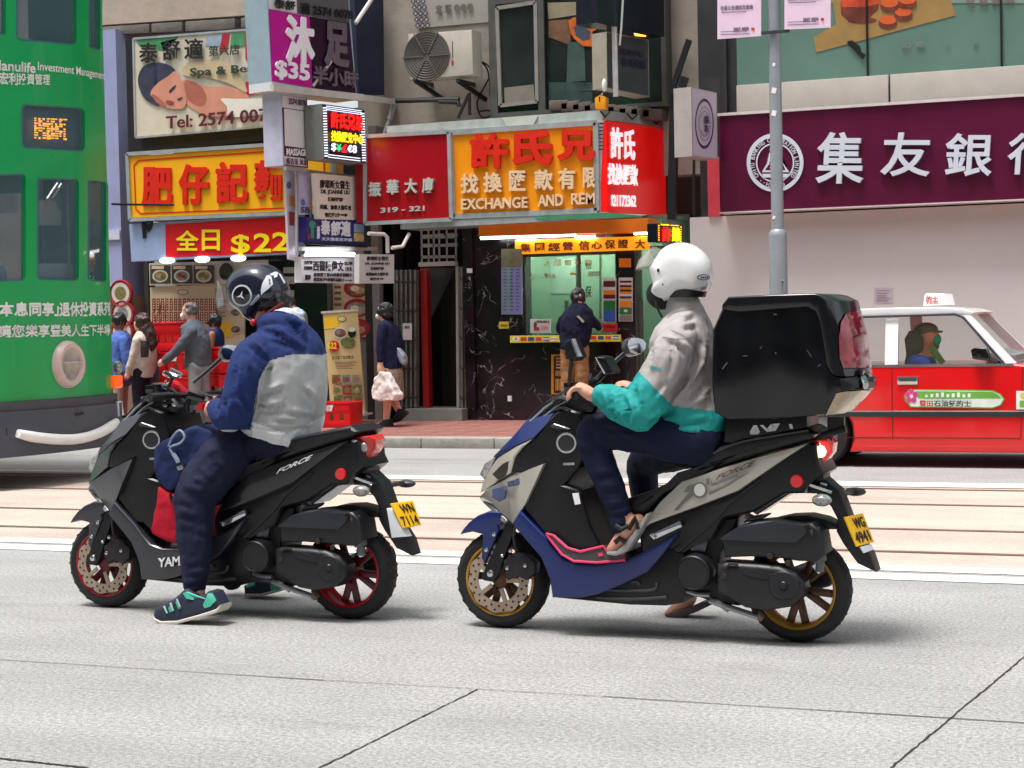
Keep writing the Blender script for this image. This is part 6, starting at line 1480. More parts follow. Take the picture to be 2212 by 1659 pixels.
def helmet(root, z, outline, ctr, w, Yb, mat, name='helmet', open_front=None, k=4):
    c2 = FY(*q(z, *ctr), Yb); pts = catmull([list(FY(*q(z, u, v), Yb)) for u, v in outline+outline[:1]], k)[:-1]
    pts = [Vector(p) for p in pts]; bm = bmesh.new(); rings = []; L_ = 14
    for j in range(L_+1):
        f = math.radians(-84+168*j/L_); s = max(math.cos(f), .02)**.55
        rings.append([bm.verts.new(Vector((c2.x+(p.x-c2.x)*s, Yb+w*math.sin(f)/math.sin(math.radians(84)), c2.z+(p.z-c2.z)*s))) for p in pts])
    m = len(pts)
    for j in range(L_):
        for i in range(m):
            fc = bm.faces.new((rings[j][i], rings[j][(i+1) % m], rings[j+1][(i+1) % m], rings[j+1][i]))
    bm.faces.new(rings[0][::-1]); bm.faces.new(rings[-1])
    bmesh.ops.recalc_face_normals(bm, faces=bm.faces)
    if open_front:
        kill = [f for f in bm.faces if open_front(f.calc_center_median()-c2)]
        bmesh.ops.delete(bm, geom=kill, context='FACES')
    me = bpy.data.meshes.new('h'); bm.to_mesh(me); bm.free()
    me = evaluated(me, [('SOLIDIFY', dict(thickness=.012, offset=-1)), ('SUBSURF', dict(levels=1))])
    return link(name, me, mat, root, 50)
def visor(root, z, back, front, w, Yb, mat, name='visor'):
    """curved shield from one temple round the front to the other"""
    B_ = [FY(*q(z, u, v), Yb) for u, v in back]; F_ = [FY(*q(z, u, v), Yb) for u, v in front]; b = MB(); rings = []
    for j in range(17):
        f = math.radians(-90+180*j/16)
        rings.append([b.bm.verts.new(Vector((p.x+(r.x-p.x)*math.cos(f)**.8 if math.cos(f) > 0 else p.x, Yb+w*math.sin(f), p.z+(r.z-p.z)*max(math.cos(f), 0)))) for p, r in zip(B_, F_)])
    for j in range(16):
        for i in range(len(B_)-1): b._face((rings[j][i], rings[j][i+1], rings[j+1][i+1], rings[j+1][i]))
    return b.build(name, mat, root)
def hand_parts(z, wrist, knuck, tips, w0, dw, r=.0095):
    """palm, four curled fingers side by side and a thumb"""
    (wu, wv), (ku, kv) = wrist, knuck
    P_ = [('l', z, [(wu, wv, w0-dw*1.5, .026), ((wu+ku)/2, (wv+kv)/2, w0-dw*1.5, .03), (ku, kv, w0-dw*1.5, .026)], 1.25)]
    for i in range(4):
        g = (0.86, 1.0, 1.04, .95)[i]
        path = [(ku, kv)]+[(ku+(u-ku)*g, kv+(v-kv)*g) for u, v in tips]
        P_.append(('l', z, [(u, v, w0-dw*i, r*(1.05-.08*k)) for k, (u, v) in enumerate(path)]))
    P_.append(('l', z, [(wu*.6+ku*.4, wv*.6+kv*.4+12, w0-dw*3.2, .013), (ku+8, kv+45, w0-dw*3.9, .011), (ku-25, kv+62, w0-dw*3.6, .0095)]))
    return P_
def creases(me, z, folds, amp=.012, sig=9.0, ridge=.0035, sc=(7, 7, 3.5), seed=0.0):
    """raises traced folds out of a garment and crinkles the rest"""
    me.calc_loop_triangles(); segs = []
    for f in folds:
        k = amp
        if isinstance(f[0], (int, float)): k, f = f[0]*amp, f[1]
        P_ = [q(z, *p) for p in catmull([list(p) for p in f], 4)]; n = len(P_)-1
        for i in range(n): segs.append((P_[i], P_[i+1], k*min(1, 1.6*min(i+.5, n-i-.5)/max(n/2, 1))))
    nr = [v.normal.copy() for v in me.vertices]; sg = sig
    for v, n in zip(me.vertices, nr):
        c = v.co; h = (mn.ridged_multi_fractal(Vector((c.x*sc[0]+seed, c.y*sc[1], c.z*sc[2]+c.x*2)), 1.0, 2.0, 3, 1.0, 2.0)-1.0)*ridge
        if n.dot((c-CO).normalized()) < .15:
            x, y = proj(c)
            for (ax, ay), (bx, by), k in segs:
                if abs(x-ax) > 60 or abs(y-ay) > 60: continue
                dx_, dy_ = bx-ax, by-ay; l2 = dx_*dx_+dy_*dy_ or 1; t = ((x-ax)*dx_+(y-ay)*dy_)/l2
                if t < 0 or t > 1: continue
                d = (dx_*(y-ay)-dy_*(x-ax))/math.sqrt(l2)/sg
                if abs(d) < 3: h += k*(math.exp(-d*d)*1.0 - .9*math.exp(-(d-1.3)**2))
        v.co = c + n*h
    me.update(); return me
# ---- right rider
R0 = Vector((-2.45, YS, 0))
torso = ('t', 'N', [(905, 500, 0, .075, .085), (905, 590, 0, .11, .16), (900, 680, 0, .135, .215), (895, 820, 0, .15, .225), (905, 1000, 0, .155, .21), (925, 1150, 0, .165, .205), (940, 1280, 0, .185, .215), (985, 1400, 0, .165, .205), (1010, 1450, 0, .12, .18)])
arm = [(870, 690, .17, .082), (790, 830, .225, .088), (710, 1000, .255, .088), (625, 1160, .275, .092), (585, 1200, .28, .09), (470, 1160, .29, .076), (390, 1115, .3, .064), (330, 1090, .305, .05)]
armf = [(870, 690, -.17, .08), (780, 830, -.23, .085), (700, 950, -.26, .08), (620, 1040, -.27, .07), (560, 1070, -.27, .055)]
legn = [(985, 1400, .10, .115), (800, 1375, .14, .108), (600, 1345, .17, .095), (400, 1325, .19, .082), (285, 1325, .195, .076), (268, 1390, .195, .074), (330, 1560, .19, .07), (400, 1720, .185, .064), (450, 1870, .18, .058), (470, 1960, .178, .055)]
legf = [(985, 1400, -.10, .115), (850, 1450, -.2, .105), (700, 1500, -.32, .09), (610, 1560, -.38, .078), (640, 1800, -.43, .07), (700, 2100, -.48, .058), (740, 2300, -.5, .05)]
head = ('e', 'N', 850, 310, 0, (.095, .078, .12)); neck = ('l', 'N', [(860, 400, 0, .055), (890, 530, 0, .06)])
handn = hand_parts('F', (1105, 1290), (1012, 1235), [(965, 1238), (932, 1275), (925, 1318)], .345, .02)
handf = [('l', 'N', [(560, 1070, -.27, .035), (500, 1035, -.28, .035), (460, 1030, -.29, .03)])] + [('l', 'N', [(465, 1030-4*i, -.26-.02*i, .01), (430, 1040, -.26-.02*i, .01), (425, 1065, -.26-.02*i, .009)]) for i in range(4)]
footn = [('l', 'K', [(1062, 950, .178, .04), (1090, 1000, .178, .042), (1150, 985, .178, .036)]), ('l', 'K', [(1120, 1000, .178, .04), (1060, 1075, .18, .038), (1010, 1130, .182, .03), (985, 1150, .182, .022)], 1.1)]
footf = [('l', 'L', [(255, 1200, -.5, .036), (245, 1275, -.5, .04), (200, 1320, -.5, .036), (140, 1362, -.5, .028), (112, 1374, -.5, .018)], 1.15)]
sc_ = lambda L_: ('l', 'N', [(u, v, w, r*.72) for u, v, w, r in L_])
body = fig_mesh(YS, [('t', 'N', [(u, v, w, a*.85, c*.85) for u, v, w, a, c in torso[2]]), sc_(arm), sc_(armf), sc_(legn), sc_(legf), head, neck, ('l', 'N', [(330, 1090, .305, .032), (255, 1085, .315, .028)]), *handn, *handf, *footn, *footf], .0055, 3)
rr = person('rider in a grey and teal jacket and blue jeans wearing a white open face helmet', R0, body, FLESH)
JG = cloth('jacket_grey', (166, 160, 158), .9, 8, .7); JT = cloth('jacket_teal', (34, 152, 148), .9, 8, .6)
def pickj(c, p):
    u, v = unq('N', p)
    lim = 940+(u-600)*1.0 if u < 815 else 1160+(u-815)*.11
    return 1 if v > lim else 0
collar = ('l', 'N', [(880, 460, 0, .082), (900, 540, 0, .095)])
jk = fig_mesh(YS, [torso, ('l', 'N', arm), ('l', 'N', armf), collar], .0075, 3, disp=[(.13, .022)])
creases(jk, 'N', [(1.6, [(1050, 700), (1000, 860), (940, 990), (840, 1100), (780, 1170)]), [(760, 690), (850, 720), (960, 800)], [(830, 720), (845, 850), (800, 1010)], [(710, 730), (690, 850), (660, 940)], [(870, 720), (925, 810)], [(1000, 740), (1015, 840), (990, 930)], [(1070, 1030), (960, 1130)], [(1060, 1090), (920, 1155)], (1.5, [(480, 1040), (545, 1180), (545, 1295)]), (1.4, [(420, 1050), (445, 1200), (505, 1275)]), [(350, 1060), (372, 1140), (410, 1230)], [(590, 1010), (605, 1170)], (1.4, [(630, 1270), (720, 1210), (810, 1160)]), [(700, 1240), (900, 1252), (1060, 1235)], [(780, 1385), (950, 1392), (1100, 1370)], [(860, 1320), (1000, 1332)], [(780, 1020), (720, 1110)], [(880, 560), (960, 530)], [(870, 610), (980, 600)], [(960, 930), (900, 1060)]], .012, 6.5)
jo = wear(rr, 'jacket', jk, [JG, JT], pickj)
JEAN = cloth('jeans', (17, 24, 50), .35, 10, .8, .3)
tr = fig_mesh(YS, [('l', 'N', legn), ('l', 'N', legf), ('e', 'N', 1010, 1410, 0, (.15, .18, .11))], .0075, 3, disp=[(.1, .012)])
creases(tr, 'K', [[(790, 440), (860, 480)], [(805, 530), (880, 560)], [(1010, 560), (920, 500), (860, 500)], [(890, 690), (1010, 680)], [(930, 780), (1050, 770)], [(955, 880), (1080, 870)], [(975, 930), (1100, 915)], [(1000, 440), (1150, 480)], [(900, 380), (1080, 420)]], .009, 8, .004)
wear(rr, 'jeans', tr, JEAN)
ot = [(722, 135), (760, 85), (820, 52), (880, 44), (950, 58), (1020, 105), (1065, 170), (1082, 245), (1076, 320), (1050, 378), (1000, 388), (930, 392), (860, 418), (800, 448), (758, 455), (705, 430), (678, 395), (690, 345), (680, 300), (662, 225), (690, 180)]
fo = lambda d: d.x < -.075 and abs(d.y) < .085 and -.14 < d.z < .045
hm = helmet(rr, 'N', ot, (880, 250), .128, YS, M('helmet_white', (228, 228, 228), .18, var=.02, coat=.6, dirt=.03), open_front=fo)
drape_part([hm], 'N', [[(712, 228), (720, 224), (728, 230), (728, 244), (720, 250), (712, 244)], [(745, 328), (752, 325), (757, 331), (752, 338), (746, 336)]], BLACK, hm, 'helmet_rivet', .003, 1)
ring_o = [(1026+44*math.cos(a*.3927), 283+20*math.sin(a*.3927)) for a in range(16)]
drape_part([hm], 'N', [ring_o], BLACK, hm, 'badge', .002, 2); drape_part([hm], 'N', [[(1026+37*math.cos(a*.3927), 283+14*math.sin(a*.3927)) for a in range(16)]], WHITE, hm, 'badge_face', .004, 2)
drape_part([hm], 'N', [[(1004+k*14, 277), (1014+k*14, 277), (1012+k*14, 290), (1002+k*14, 290)] for k in range(4)], BLACK, hm, 'badge_letter', .006, 1)
drape_part([hm], 'N', [[(1005, 352), (1040, 346), (1038, 370), (1004, 374)], [(955, 362), (990, 356), (988, 362), (955, 368)]], M('badge_grey', (160, 160, 160), .4), hm, 'badge_mark', .002, 1)
visor(hm, 'N', [(728, 130), (742, 165), (722, 205)], [(690, 75), (600, 165), (575, 235)], .12, YS, glass('visor_clear', (190, 188, 184), .5, .08))
b = MB(); b.tube([FY(*q('N', u, v), YS-.09) for u, v in ((700, 430), (715, 500), (745, 560))], .006, 6); b.build('chin_strap', BLACK, hm)
b = MB(); b.ell(FY(*q('N', 745, 400), YS), (.075, .062, .07)); b.build('face_mask', M('mask_black', (24, 24, 28), .8), rr)
b = MB(); b.lathe(FY(*q('N', 905, 405), YS), Zv, [(.09, -.01), (.1, .02), (.08, .03)], 24, upv=Xv); b.build('helmet_padding', BLACK, hm)
b = MB(); sprism(b, 'K', [(1195, 938), (1210, 946), (1150, 1060), (1075, 1168), (1010, 1192), (955, 1182), (958, 1168), (1010, 1165), (1050, 1135), (1120, 1050)], .225, .006, 2, .135); sd = b.build('sandal', M('sandal_grey', (150, 150, 148), .6), rr)
b = MB(); b.tube(sw('K', [(1010, 1110), (1035, 1085), (1075, 1110)], .222), .012, 6); b.tube(sw('K', [(1090, 1030), (1130, 960), (1150, 1030)], .222), .012, 6); b.build('sandal_strap', BLACK, sd)
b = MB(); b.tube([SP('K', 1012, 1010, .24), SP('K', 1050, 1030, .245), SP('K', 1085, 1010, .22)], .012, 6); b.build('anklet', BLACK, rr)
b = MB(); sprism(b, 'L', [(92, 1380), (110, 1372), (230, 1345), (330, 1300), (395, 1296), (392, 1318), (300, 1362), (210, 1396), (130, 1400), (96, 1394)], -.45, .006, 2, -.55); b.build('sandal', M('sandal_brown', (86, 74, 70), .6), rr)
# phone holder on the bar
ph = thing('phone', 'phone in a black holder on the handlebar of the blue scooter', 'phone', SP('F', 1150, 1100, .02))
b = MB(); b.prism(sw('F', [(1120, 1018), (1134, 1006), (1186, 1016), (1244, 1122), (1228, 1136), (1190, 1136)], .06), Vector((.01, .09, 0)), .006, 2); b.build('holder', SATIN, ph)
b = MB(); b.tube(sw('F', [(1188, 1134), (1124, 1016), (1184, 1020)], .062), .004, 5); b.build('edge', CHROME, ph)
b = MB(); b.tube([SP('F', 1190, 1120, 0), SP('F', 1130, 1180, .02), SP('F', 1085, 1200, .05)], .016, 8, smooth_path=3); b.tube([SP('F', 1080, 1160, .02), SP('F', 1180, 1230, -.05)], .014, 8); b.build('arm', SATIN, ph)
# ---- left rider
OY = YS+.04
R1_ = Vector((-4.75, OY, 0))
torso = ('t', 'M', [(985, 520, 0, .08, .09), (1020, 610, 0, .12, .17), (1050, 700, 0, .145, .225), (1075, 820, 0, .165, .245), (1090, 1000, 0, .175, .245), (1080, 1180, 0, .178, .24), (1045, 1330, 0, .185, .24), (1000, 1420, 0, .2, .23), (985, 1470, 0, .16, .2)])
arm = [(860, 770, .19, .09), (790, 850, .245, .094), (745, 980, .27, .094), (700, 1150, .28, .09), (655, 1270, .28, .088), (600, 1300, .27, .08), (540, 1270, .25, .062), (500, 1250, .23, .05)]
armf = [(1050, 760, -.19, .085), (960, 900, -.26, .085), (850, 1050, -.28, .075), (700, 1150, -.26, .06), (610, 1165, -.24, .05)]
legn = [(1110, 500, .1, .13), (1010, 600, .17, .13), (910, 720, .24, .118), (852, 820, .275, .106), (848, 940, .29, .098), (855, 1080, .3, .088), (858, 1230, .31, .074), (858, 1345, .315, .062)]
legf = [(1110, 500, -.1, .13), (1000, 590, -.25, .12), (920, 690, -.36, .1), (960, 900, -.42, .085), (1030, 1150, -.47, .07), (1085, 1330, -.5, .055)]
head = ('e', 'M', 800, 330, 0, (.095, .08, .12)); neck = ('l', 'M', [(860, 420, 0, .06), (970, 560, 0, .07)])
handn = hand_parts('M', (505, 1255), (455, 1222), [(425, 1235), (418, 1270), (440, 1300)], .235, .02)
handf = [('l', 'M', [(610, 1165, -.24, .035), (560, 1160, -.25, .034), (520, 1155, -.25, .03)])] + [('l', 'M', [(520, 1150, -.21-.02*i, .01), (490, 1160, -.21-.02*i, .01), (485, 1185, -.21-.02*i, .009)]) for i in range(4)]
feet = [('l', 'I', [(858, 1340, .315, .042), (862, 1440, .32, .042), (800, 1500, .325, .04), (680, 1530, .33, .03)]), ('l', 'J', [(440, 1230, -.5, .04), (430, 1320, -.5, .04), (340, 1350, -.5, .03)])]
sI = lambda L_: ('l', 'I', [(u, v, w, r*.72) for u, v, w, r in L_]); sM = lambda L_: ('l', 'M', [(u, v, w, r*.72) for u, v, w, r in L_])
body = fig_mesh(OY, [('t', 'M', [(u, v, w, a*.85, c*.85) for u, v, w, a, c in torso[2]]), sM(arm), sM(armf), sI(legn), sI(legf), head, neck, *handn, *handf, *feet], .0055, 3)
rl = person('rider in a blue and grey hoodie and dark trousers wearing a black helmet', R1_, body, FLESH)
HB = cloth('hoodie_blue', (34, 50, 100), .8, 8, .85, .2); HG = cloth('hoodie_grey', (176, 178, 178), .9, 8, .85); HW_ = cloth('hem_white', (216, 218, 220), .35, 9)
def pickh(c, p):
    u, v = unq('M', p)
    hem = 1375+(u-640)*.36 if u < 1080 else 1535-(u-1080)*.5
    if u > 640 and hem-95 < v and u > 800-0*(v): return 2 if v > hem-80 else 1
    bd = 935 if v < 860 else (935-(v-860)*.55 if v < 1010 else 852-(v-1010)*.16)
    if u < bd and v < 1420: return 0
    yoke = 800+max(0, 1130-u)*.28
    return 0 if v < yoke else 1
hd = fig_mesh(OY, [torso, ('l', 'M', arm), ('l', 'M', armf), ('l', 'M', [(905, 560, .08, .05), (985, 545, .09, .062), (1100, 590, .05, .062), (1160, 600, -.06, .06), (1050, 540, -.12, .055)]), ('l', 'M', [(1080, 600, .06, .06), (1165, 670, .05, .05), (1235, 740, .0, .028)]), ('l', 'M', [(1120, 590, -.08, .05), (1210, 650, -.06, .045), (1240, 740, .0, .028)])], .0075, 3, disp=[(.14, .024)])
creases(hd, 'M', [[(770, 700), (870, 760), (935, 860)], [(800, 870), (832, 960), (840, 1090)], [(700, 900), (690, 1100)], (1.4, [(560, 1220), (540, 1330)]), (1.4, [(615, 1170), (600, 1345)]), [(720, 1100), (800, 1260)], (1.3, [(850, 1095), (960, 1082), (1050, 1040)]), (1.5, [(840, 1165), (950, 1205), (1060, 1180)]), (1.2, [(830, 1232), (950, 1245), (1050, 1235)]), [(1220, 1050), (1325, 1165)], [(1080, 1250), (1290, 1290)], (1.3, [(880, 1000), (900, 900), (970, 855)]), [(960, 1320), (1200, 1335)], (1.4, [(690, 1385), (880, 1425), (1080, 1490)]), [(720, 1350), (1000, 1385), (1300, 1375)], [(1000, 1450), (1200, 1430)], (1.8, [(870, 590), (1010, 612), (1120, 690), (1235, 765)]), (1.4, [(1090, 470), (1180, 560), (1230, 650)]), [(930, 660), (1050, 680), (1130, 740)], [(680, 1180), (760, 1330)]], .011, 6.5)
ho = wear(rl, 'hoodie', hd, [HB, HG, HW_], pickh)
ln = fig_mesh(OY, [('l', 'M', [(930, 530, .07, .03), (1030, 490, .05, .04), (1110, 500, -.02, .045), (1150, 550, -.08, .04)])], .008, 3, disp=[(.05, .01)])
wear(rl, 'hood_lining', ln, HW_)
tr = fig_mesh(OY, [('l', 'I', legn), ('l', 'I', legf), ('e', 'M', 1030, 1500, 0, (.19, .2, .13))], .0085, 3, disp=[(.09, .024)])
creases(tr, 'I', [(1.3, [(960, 540), (1040, 640), (1090, 690)]), [(880, 620), (960, 710)], [(740, 820), (850, 855)], [(750, 900), (880, 930)], [(790, 740), (900, 790)], [(900, 560), (1010, 500)], [(800, 1225), (930, 1195)], [(795, 1290), (930, 1262)], [(785, 1340), (920, 1322)], [(850, 1000), (955, 1040)], [(760, 980), (860, 1010)], [(830, 690), (930, 720)]], .0065, 8, .003)
wear(rl, 'trousers', tr, cloth('trousers_dark', (26, 30, 54), .7, 10, .85, .2))
ot = [(618, 235), (645, 165), (700, 105), (780, 64), (860, 55), (940, 76), (1010, 135), (1058, 215), (1072, 300), (1055, 368), (985, 385), (930, 410), (895, 470), (855, 528), (800, 532), (735, 465), (668, 415), (632, 350)]
fo2 = lambda d: d.x < -.07 and abs(d.y) < .085 and -.15 < d.z < .05
hm = helmet(rl, 'M', ot, (840, 300), .132, OY, M('helmet_black', (24, 28, 46), .2, var=.15, coat=.7, dirt=.03), open_front=fo2)
circ = lambda u, v, r, n=24: [(u+r*math.cos(2*math.pi*k/n), v+r*1.08*math.sin(2*math.pi*k/n)) for k in range(n)]
GREYD = M('decal_pale', (206, 210, 218), .35, var=.05)
drape_part([hm], 'M', [circ(715, 322, 82)], GREYD, hm, 'emblem_ring', .002, 2); drape_part([hm], 'M', [circ(715, 322, 68)], GLOSS, hm, 'emblem_disc', .006, 2)
sp = []
for k in range(3):
    a = -math.pi/2+k*2*math.pi/3+.25; t = (math.cos(a), math.sin(a)); s_ = (-t[1], t[0])
    sp.append([(712+s_[0]*9, 325+s_[1]*9), (712+t[0]*40, 325+t[1]*42), (712-s_[0]*9, 325-s_[1]*9), (712-t[0]*8, 325-t[1]*8)])
drape_part([hm], 'M', sp, GREYD, hm, 'emblem_star', .009, 1)
drape_part([hm], 'M', [[(868, 282), (880, 225), (915, 160), (936, 155), (955, 172), (968, 232), (930, 268), (890, 300), (872, 320)], [(940, 148), (985, 128), (1010, 135), (1000, 172), (975, 180), (975, 160), (950, 160)], [(1010, 140), (1030, 150), (1068, 215), (1058, 228)], [(778, 400), (795, 372), (850, 310), (858, 320), (856, 340), (800, 400)]], GREYD, hm, 'decal', .002, 2)
drape_part([hm], 'M', [[(932, 190), (942, 188), (944, 208), (934, 210)], [(934, 218), (944, 216), (946, 232), (936, 234)]], GLOSS, hm, 'decal_dot', .005, 1)
its = []
for k, ch in enumerate('SPORT'):
    u0, v0 = 792+k*11.5, 392-k*13; its.append([(u0, v0), (u0+9, v0-10), (u0+11, v0-4), (u0+3, v0+5)])
drape_part([hm], 'M', its, GLOSS, hm, 'decal_letter', .005, 1)
visor(hm, 'M', [(628, 205), (655, 260), (665, 330), (672, 400)], [(588, 190), (560, 270), (545, 360), (560, 450)], .125, OY, glass('visor_pale', (196, 202, 208), .28, .06))
b = MB(); b.tube([FY(*q('M', u, v), OY-.1) for u, v in ((800, 520), (815, 545), (900, 480), (1050, 385))], .008, 6); b.build('chin_strap', M('strap_red', (120, 30, 40), .6), hm)
b = MB(); b.ell(FY(*q('M', 808, 542), OY-.11), (.017, .014, .017)); b.build('strap_buckle', M('buckle_red', (190, 16, 40), .3), hm)
b = MB(); b.ell(FY(*q('M', 960, 380), OY), (.1, .09, .075)); hairy(b, HAIR, rl)
def shoe(root, z, pts, w, hw, off, mat, lab=None):
    b = MB(); sprism(b, z, pts, w+hw, .028, 4, w-hw); o = b.build('shoe', mat, root); return o
SHOE = M('shoe_navy', (34, 42, 62), .7, var=.3, scale=30, bump=.2)
sh = shoe(rl, 'I', [(588, 1545), (596, 1505), (650, 1478), (720, 1440), (775, 1388), (800, 1380), (850, 1432), (905, 1418), (925, 1398), (960, 1405), (985, 1450), (1003, 1488), (985, 1520), (880, 1552), (740, 1592), (640, 1592), (600, 1572)], .31, .052, 0, SHOE)
b = MB(); sprism(b, 'I', [(594, 1560), (640, 1582), (740, 1578), (880, 1540), (985, 1505), (1006, 1480), (1008, 1500), (985, 1530), (880, 1562), (740, 1600), (640, 1601), (604, 1582)], .366, .004, 1, .254); b.build('sole', M('sole_pale', (196, 190, 180), .6), sh)
TEAL = M('shoe_teal', (70, 176, 150), .6, var=.15)
drape_part([sh], 'I', [[(772, 1392), (795, 1382), (845, 1430), (850, 1450), (800, 1440)], [(905, 1480), (935, 1410), (962, 1410), (985, 1452), (950, 1490), (915, 1500)], [(690, 1500), (705, 1475), (720, 1520), (700, 1525)], [(735, 1460), (748, 1450), (770, 1500), (752, 1505)]], TEAL, sh, 'panel', .004, 2)
drape_part([sh], 'I', [[(660, 1490), (672, 1485), (690, 1530), (680, 1532)], [(700, 1470), (712, 1465), (728, 1515), (718, 1517)], [(740, 1445), (750, 1440), (770, 1490), (760, 1492)]], M('lace_pale', (170, 200, 196), .6), sh, 'lace', .006, 1)
sh = shoe(rl, 'J', [(282, 1322), (370, 1282), (440, 1290), (548, 1318), (552, 1345), (500, 1366), (400, 1388), (290, 1384)], -.5, .05, 0, SHOE)
drape_part([sh], 'J', [[(295, 1318), (360, 1290), (368, 1315), (310, 1335)], [(470, 1310), (540, 1320), (540, 1345), (480, 1355)]], TEAL, sh, 'panel', .004, 2)
b = MB(); sprism(b, 'J', [(278, 1378), (400, 1378), (552, 1338), (552, 1352), (500, 1372), (400, 1396), (285, 1392)], -.446, .003, 1, -.554); b.build('sole', M('sole_pale', (196, 190, 180), .6), sh)
# phone with a bright case in the hand, bags on the floor of the black scooter
pb = thing('phone', 'red cased phone clamped beside the hand of the rider in the blue hoodie', 'phone', FY(*q('M', 370, 1250), OY-.1))
b = MB(); b.prism([FY(*q('M', u, v), OY-.12) for u, v in ((330, 1262), (362, 1195), (405, 1205), (385, 1262))], Vector((.01, .02, 0)), .004, 2); b.build('case', M('case_red', (200, 24, 40), .3), pb)
b = MB(); b.tube([FY(*q('M', u, v), OY-.12) for u, v in ((330, 1265), (300, 1280), (270, 1250), (300, 1160), (380, 1130), (470, 1150))], .008, 6, smooth_path=4); b.build('holder', GLOSS, pb)
def bagmesh(Yb, z, pts, w, voxel, disp):
    b = MB(); b.prism([FY(*q(z, u, v), Yb-w) for u, v in pts], Vector((0, 2*w, 0)), .0)
    bmesh.ops.recalc_face_normals(b.bm, faces=b.bm.faces); me = bpy.data.meshes.new('b'); b.bm.to_mesh(me); b.bm.free()
    tx = bpy.data.textures.get('bagcloud') or bpy.data.textures.new('bagcloud', 'CLOUDS'); tx.noise_scale = .1
    return evaluated(me, [('REMESH', dict(mode='VOXEL', voxel_size=voxel)), ('SMOOTH', dict(factor=.5, iterations=22)), ('DISPLACE', dict(texture=tx, strength=disp, mid_level=.5, texture_coords='GLOBAL'))])
BAGB = cloth('bag_navy', (30, 44, 86), .4, 7, .7, .2)
bg = prop(link('tote_bag', bagmesh(OY, 'I', [(578, 505), (640, 470), (715, 430), (785, 395), (850, 372), (945, 392), (980, 440), (900, 560), (800, 680), (760, 750), (690, 788), (655, 770), (600, 690)], .2, .009, .03), BAGB, None, 80), 'navy drawstring bag wedged between the rider and the black scooter', 'bag')
b = MB(); b.tube([FY(*q('I', u, v), OY-.225) for u, v in ((690, 500), (715, 440), (760, 400), (790, 440), (760, 480), (700, 505), (720, 550), (745, 600))], .006, 6, smooth_path=4); b.tube([FY(*q('I', u, v), OY-.22) for u, v in ((720, 545), (745, 580), (750, 600))], .012, 6); b.build('cord', M('cord_pale', (150, 160, 180), .7), bg)
b = MB(); b.prism([FY(*q('I', u, v), OY-.235) for u, v in ((738, 625), (775, 612), (782, 640), (748, 650))], Yv*.01, .003); b.build('buckle', STEEL, bg)
rb = prop(link('shopping_bag', bagmesh(OY, 'I', [(605, 742), (630, 750), (700, 790), (760, 775), (790, 1000), (790, 1112), (700, 1092), (620, 1068), (562, 1040), (585, 930), (608, 850)], .2, .009, .02), cloth('bag_red', (176, 18, 42), .35, 9, .8, .15), None, 80), 'red cloth bag standing on the floor of the black scooter', 'bag')
b = MB(); b.tube([FY(*q('I', u, v), OY-.215) for u, v in ((700, 795), (712, 830), (715, 850))], .01, 6); b.build('toggle', BLACK, rb)

def drape_line(objs, z, pts, w, m, parent, name, off=.002):
    """a seam or fold edge laid along a garment"""
    P_ = catmull([list(p) for p in pts], 5); polys = []
    for a, c in zip(P_[:-1], P_[1:]):
        dx_, dy_ = c[0]-a[0], c[1]-a[1]; l_ = math.hypot(dx_, dy_) or 1; nx, ny = -dy_/l_*w, dx_/l_*w
        polys.append([(a[0]+nx, a[1]+ny), (c[0]+nx, c[1]+ny), (c[0]-nx, c[1]-ny), (a[0]-nx, a[1]-ny)])
    return drape_part(objs, z, polys, m, parent, name, off, 0)
SEAM = M('seam_grey', (104, 98, 96), .8, var=.1); SEAMB = M('seam_navy', (16, 24, 52), .8, var=.1); SEAMT = M('seam_teal', (12, 96, 96), .8, var=.1)
for pts in ([(800, 640), (900, 690), (980, 780), (985, 900), (930, 1020)], [(745, 690), (850, 705), (960, 690)], [(1040, 560), (1060, 640), (1040, 760)], [(780, 560), (840, 520), (960, 500)]): drape_line([jo], 'N', pts, 1.6, SEAM, jo, 'seam')
drape_line([jo], 'N', [(640, 1240), (800, 1400), (900, 1430)], 3, SEAMT, jo, 'hem_seam')
for k in range(5): drape_part([jo], 'N', [[(668+k*15, 884+k*3), (678+k*15, 886+k*3), (674+k*15, 908+k*3), (664+k*15, 905+k*3)]], JT, jo, 'sleeve_letter', .003, 0)
for pts in ([(935, 855), (1040, 812), (1130, 802), (1260, 800), (1390, 806)], [(930, 858), (880, 950), (845, 1040), (832, 1180), (800, 1340)], [(790, 690), (860, 740), (935, 855)], [(900, 590), (1000, 620), (1100, 690), (1200, 740)]): drape_line([ho], 'M', pts, 2.6, SEAMB, ho, 'seam')
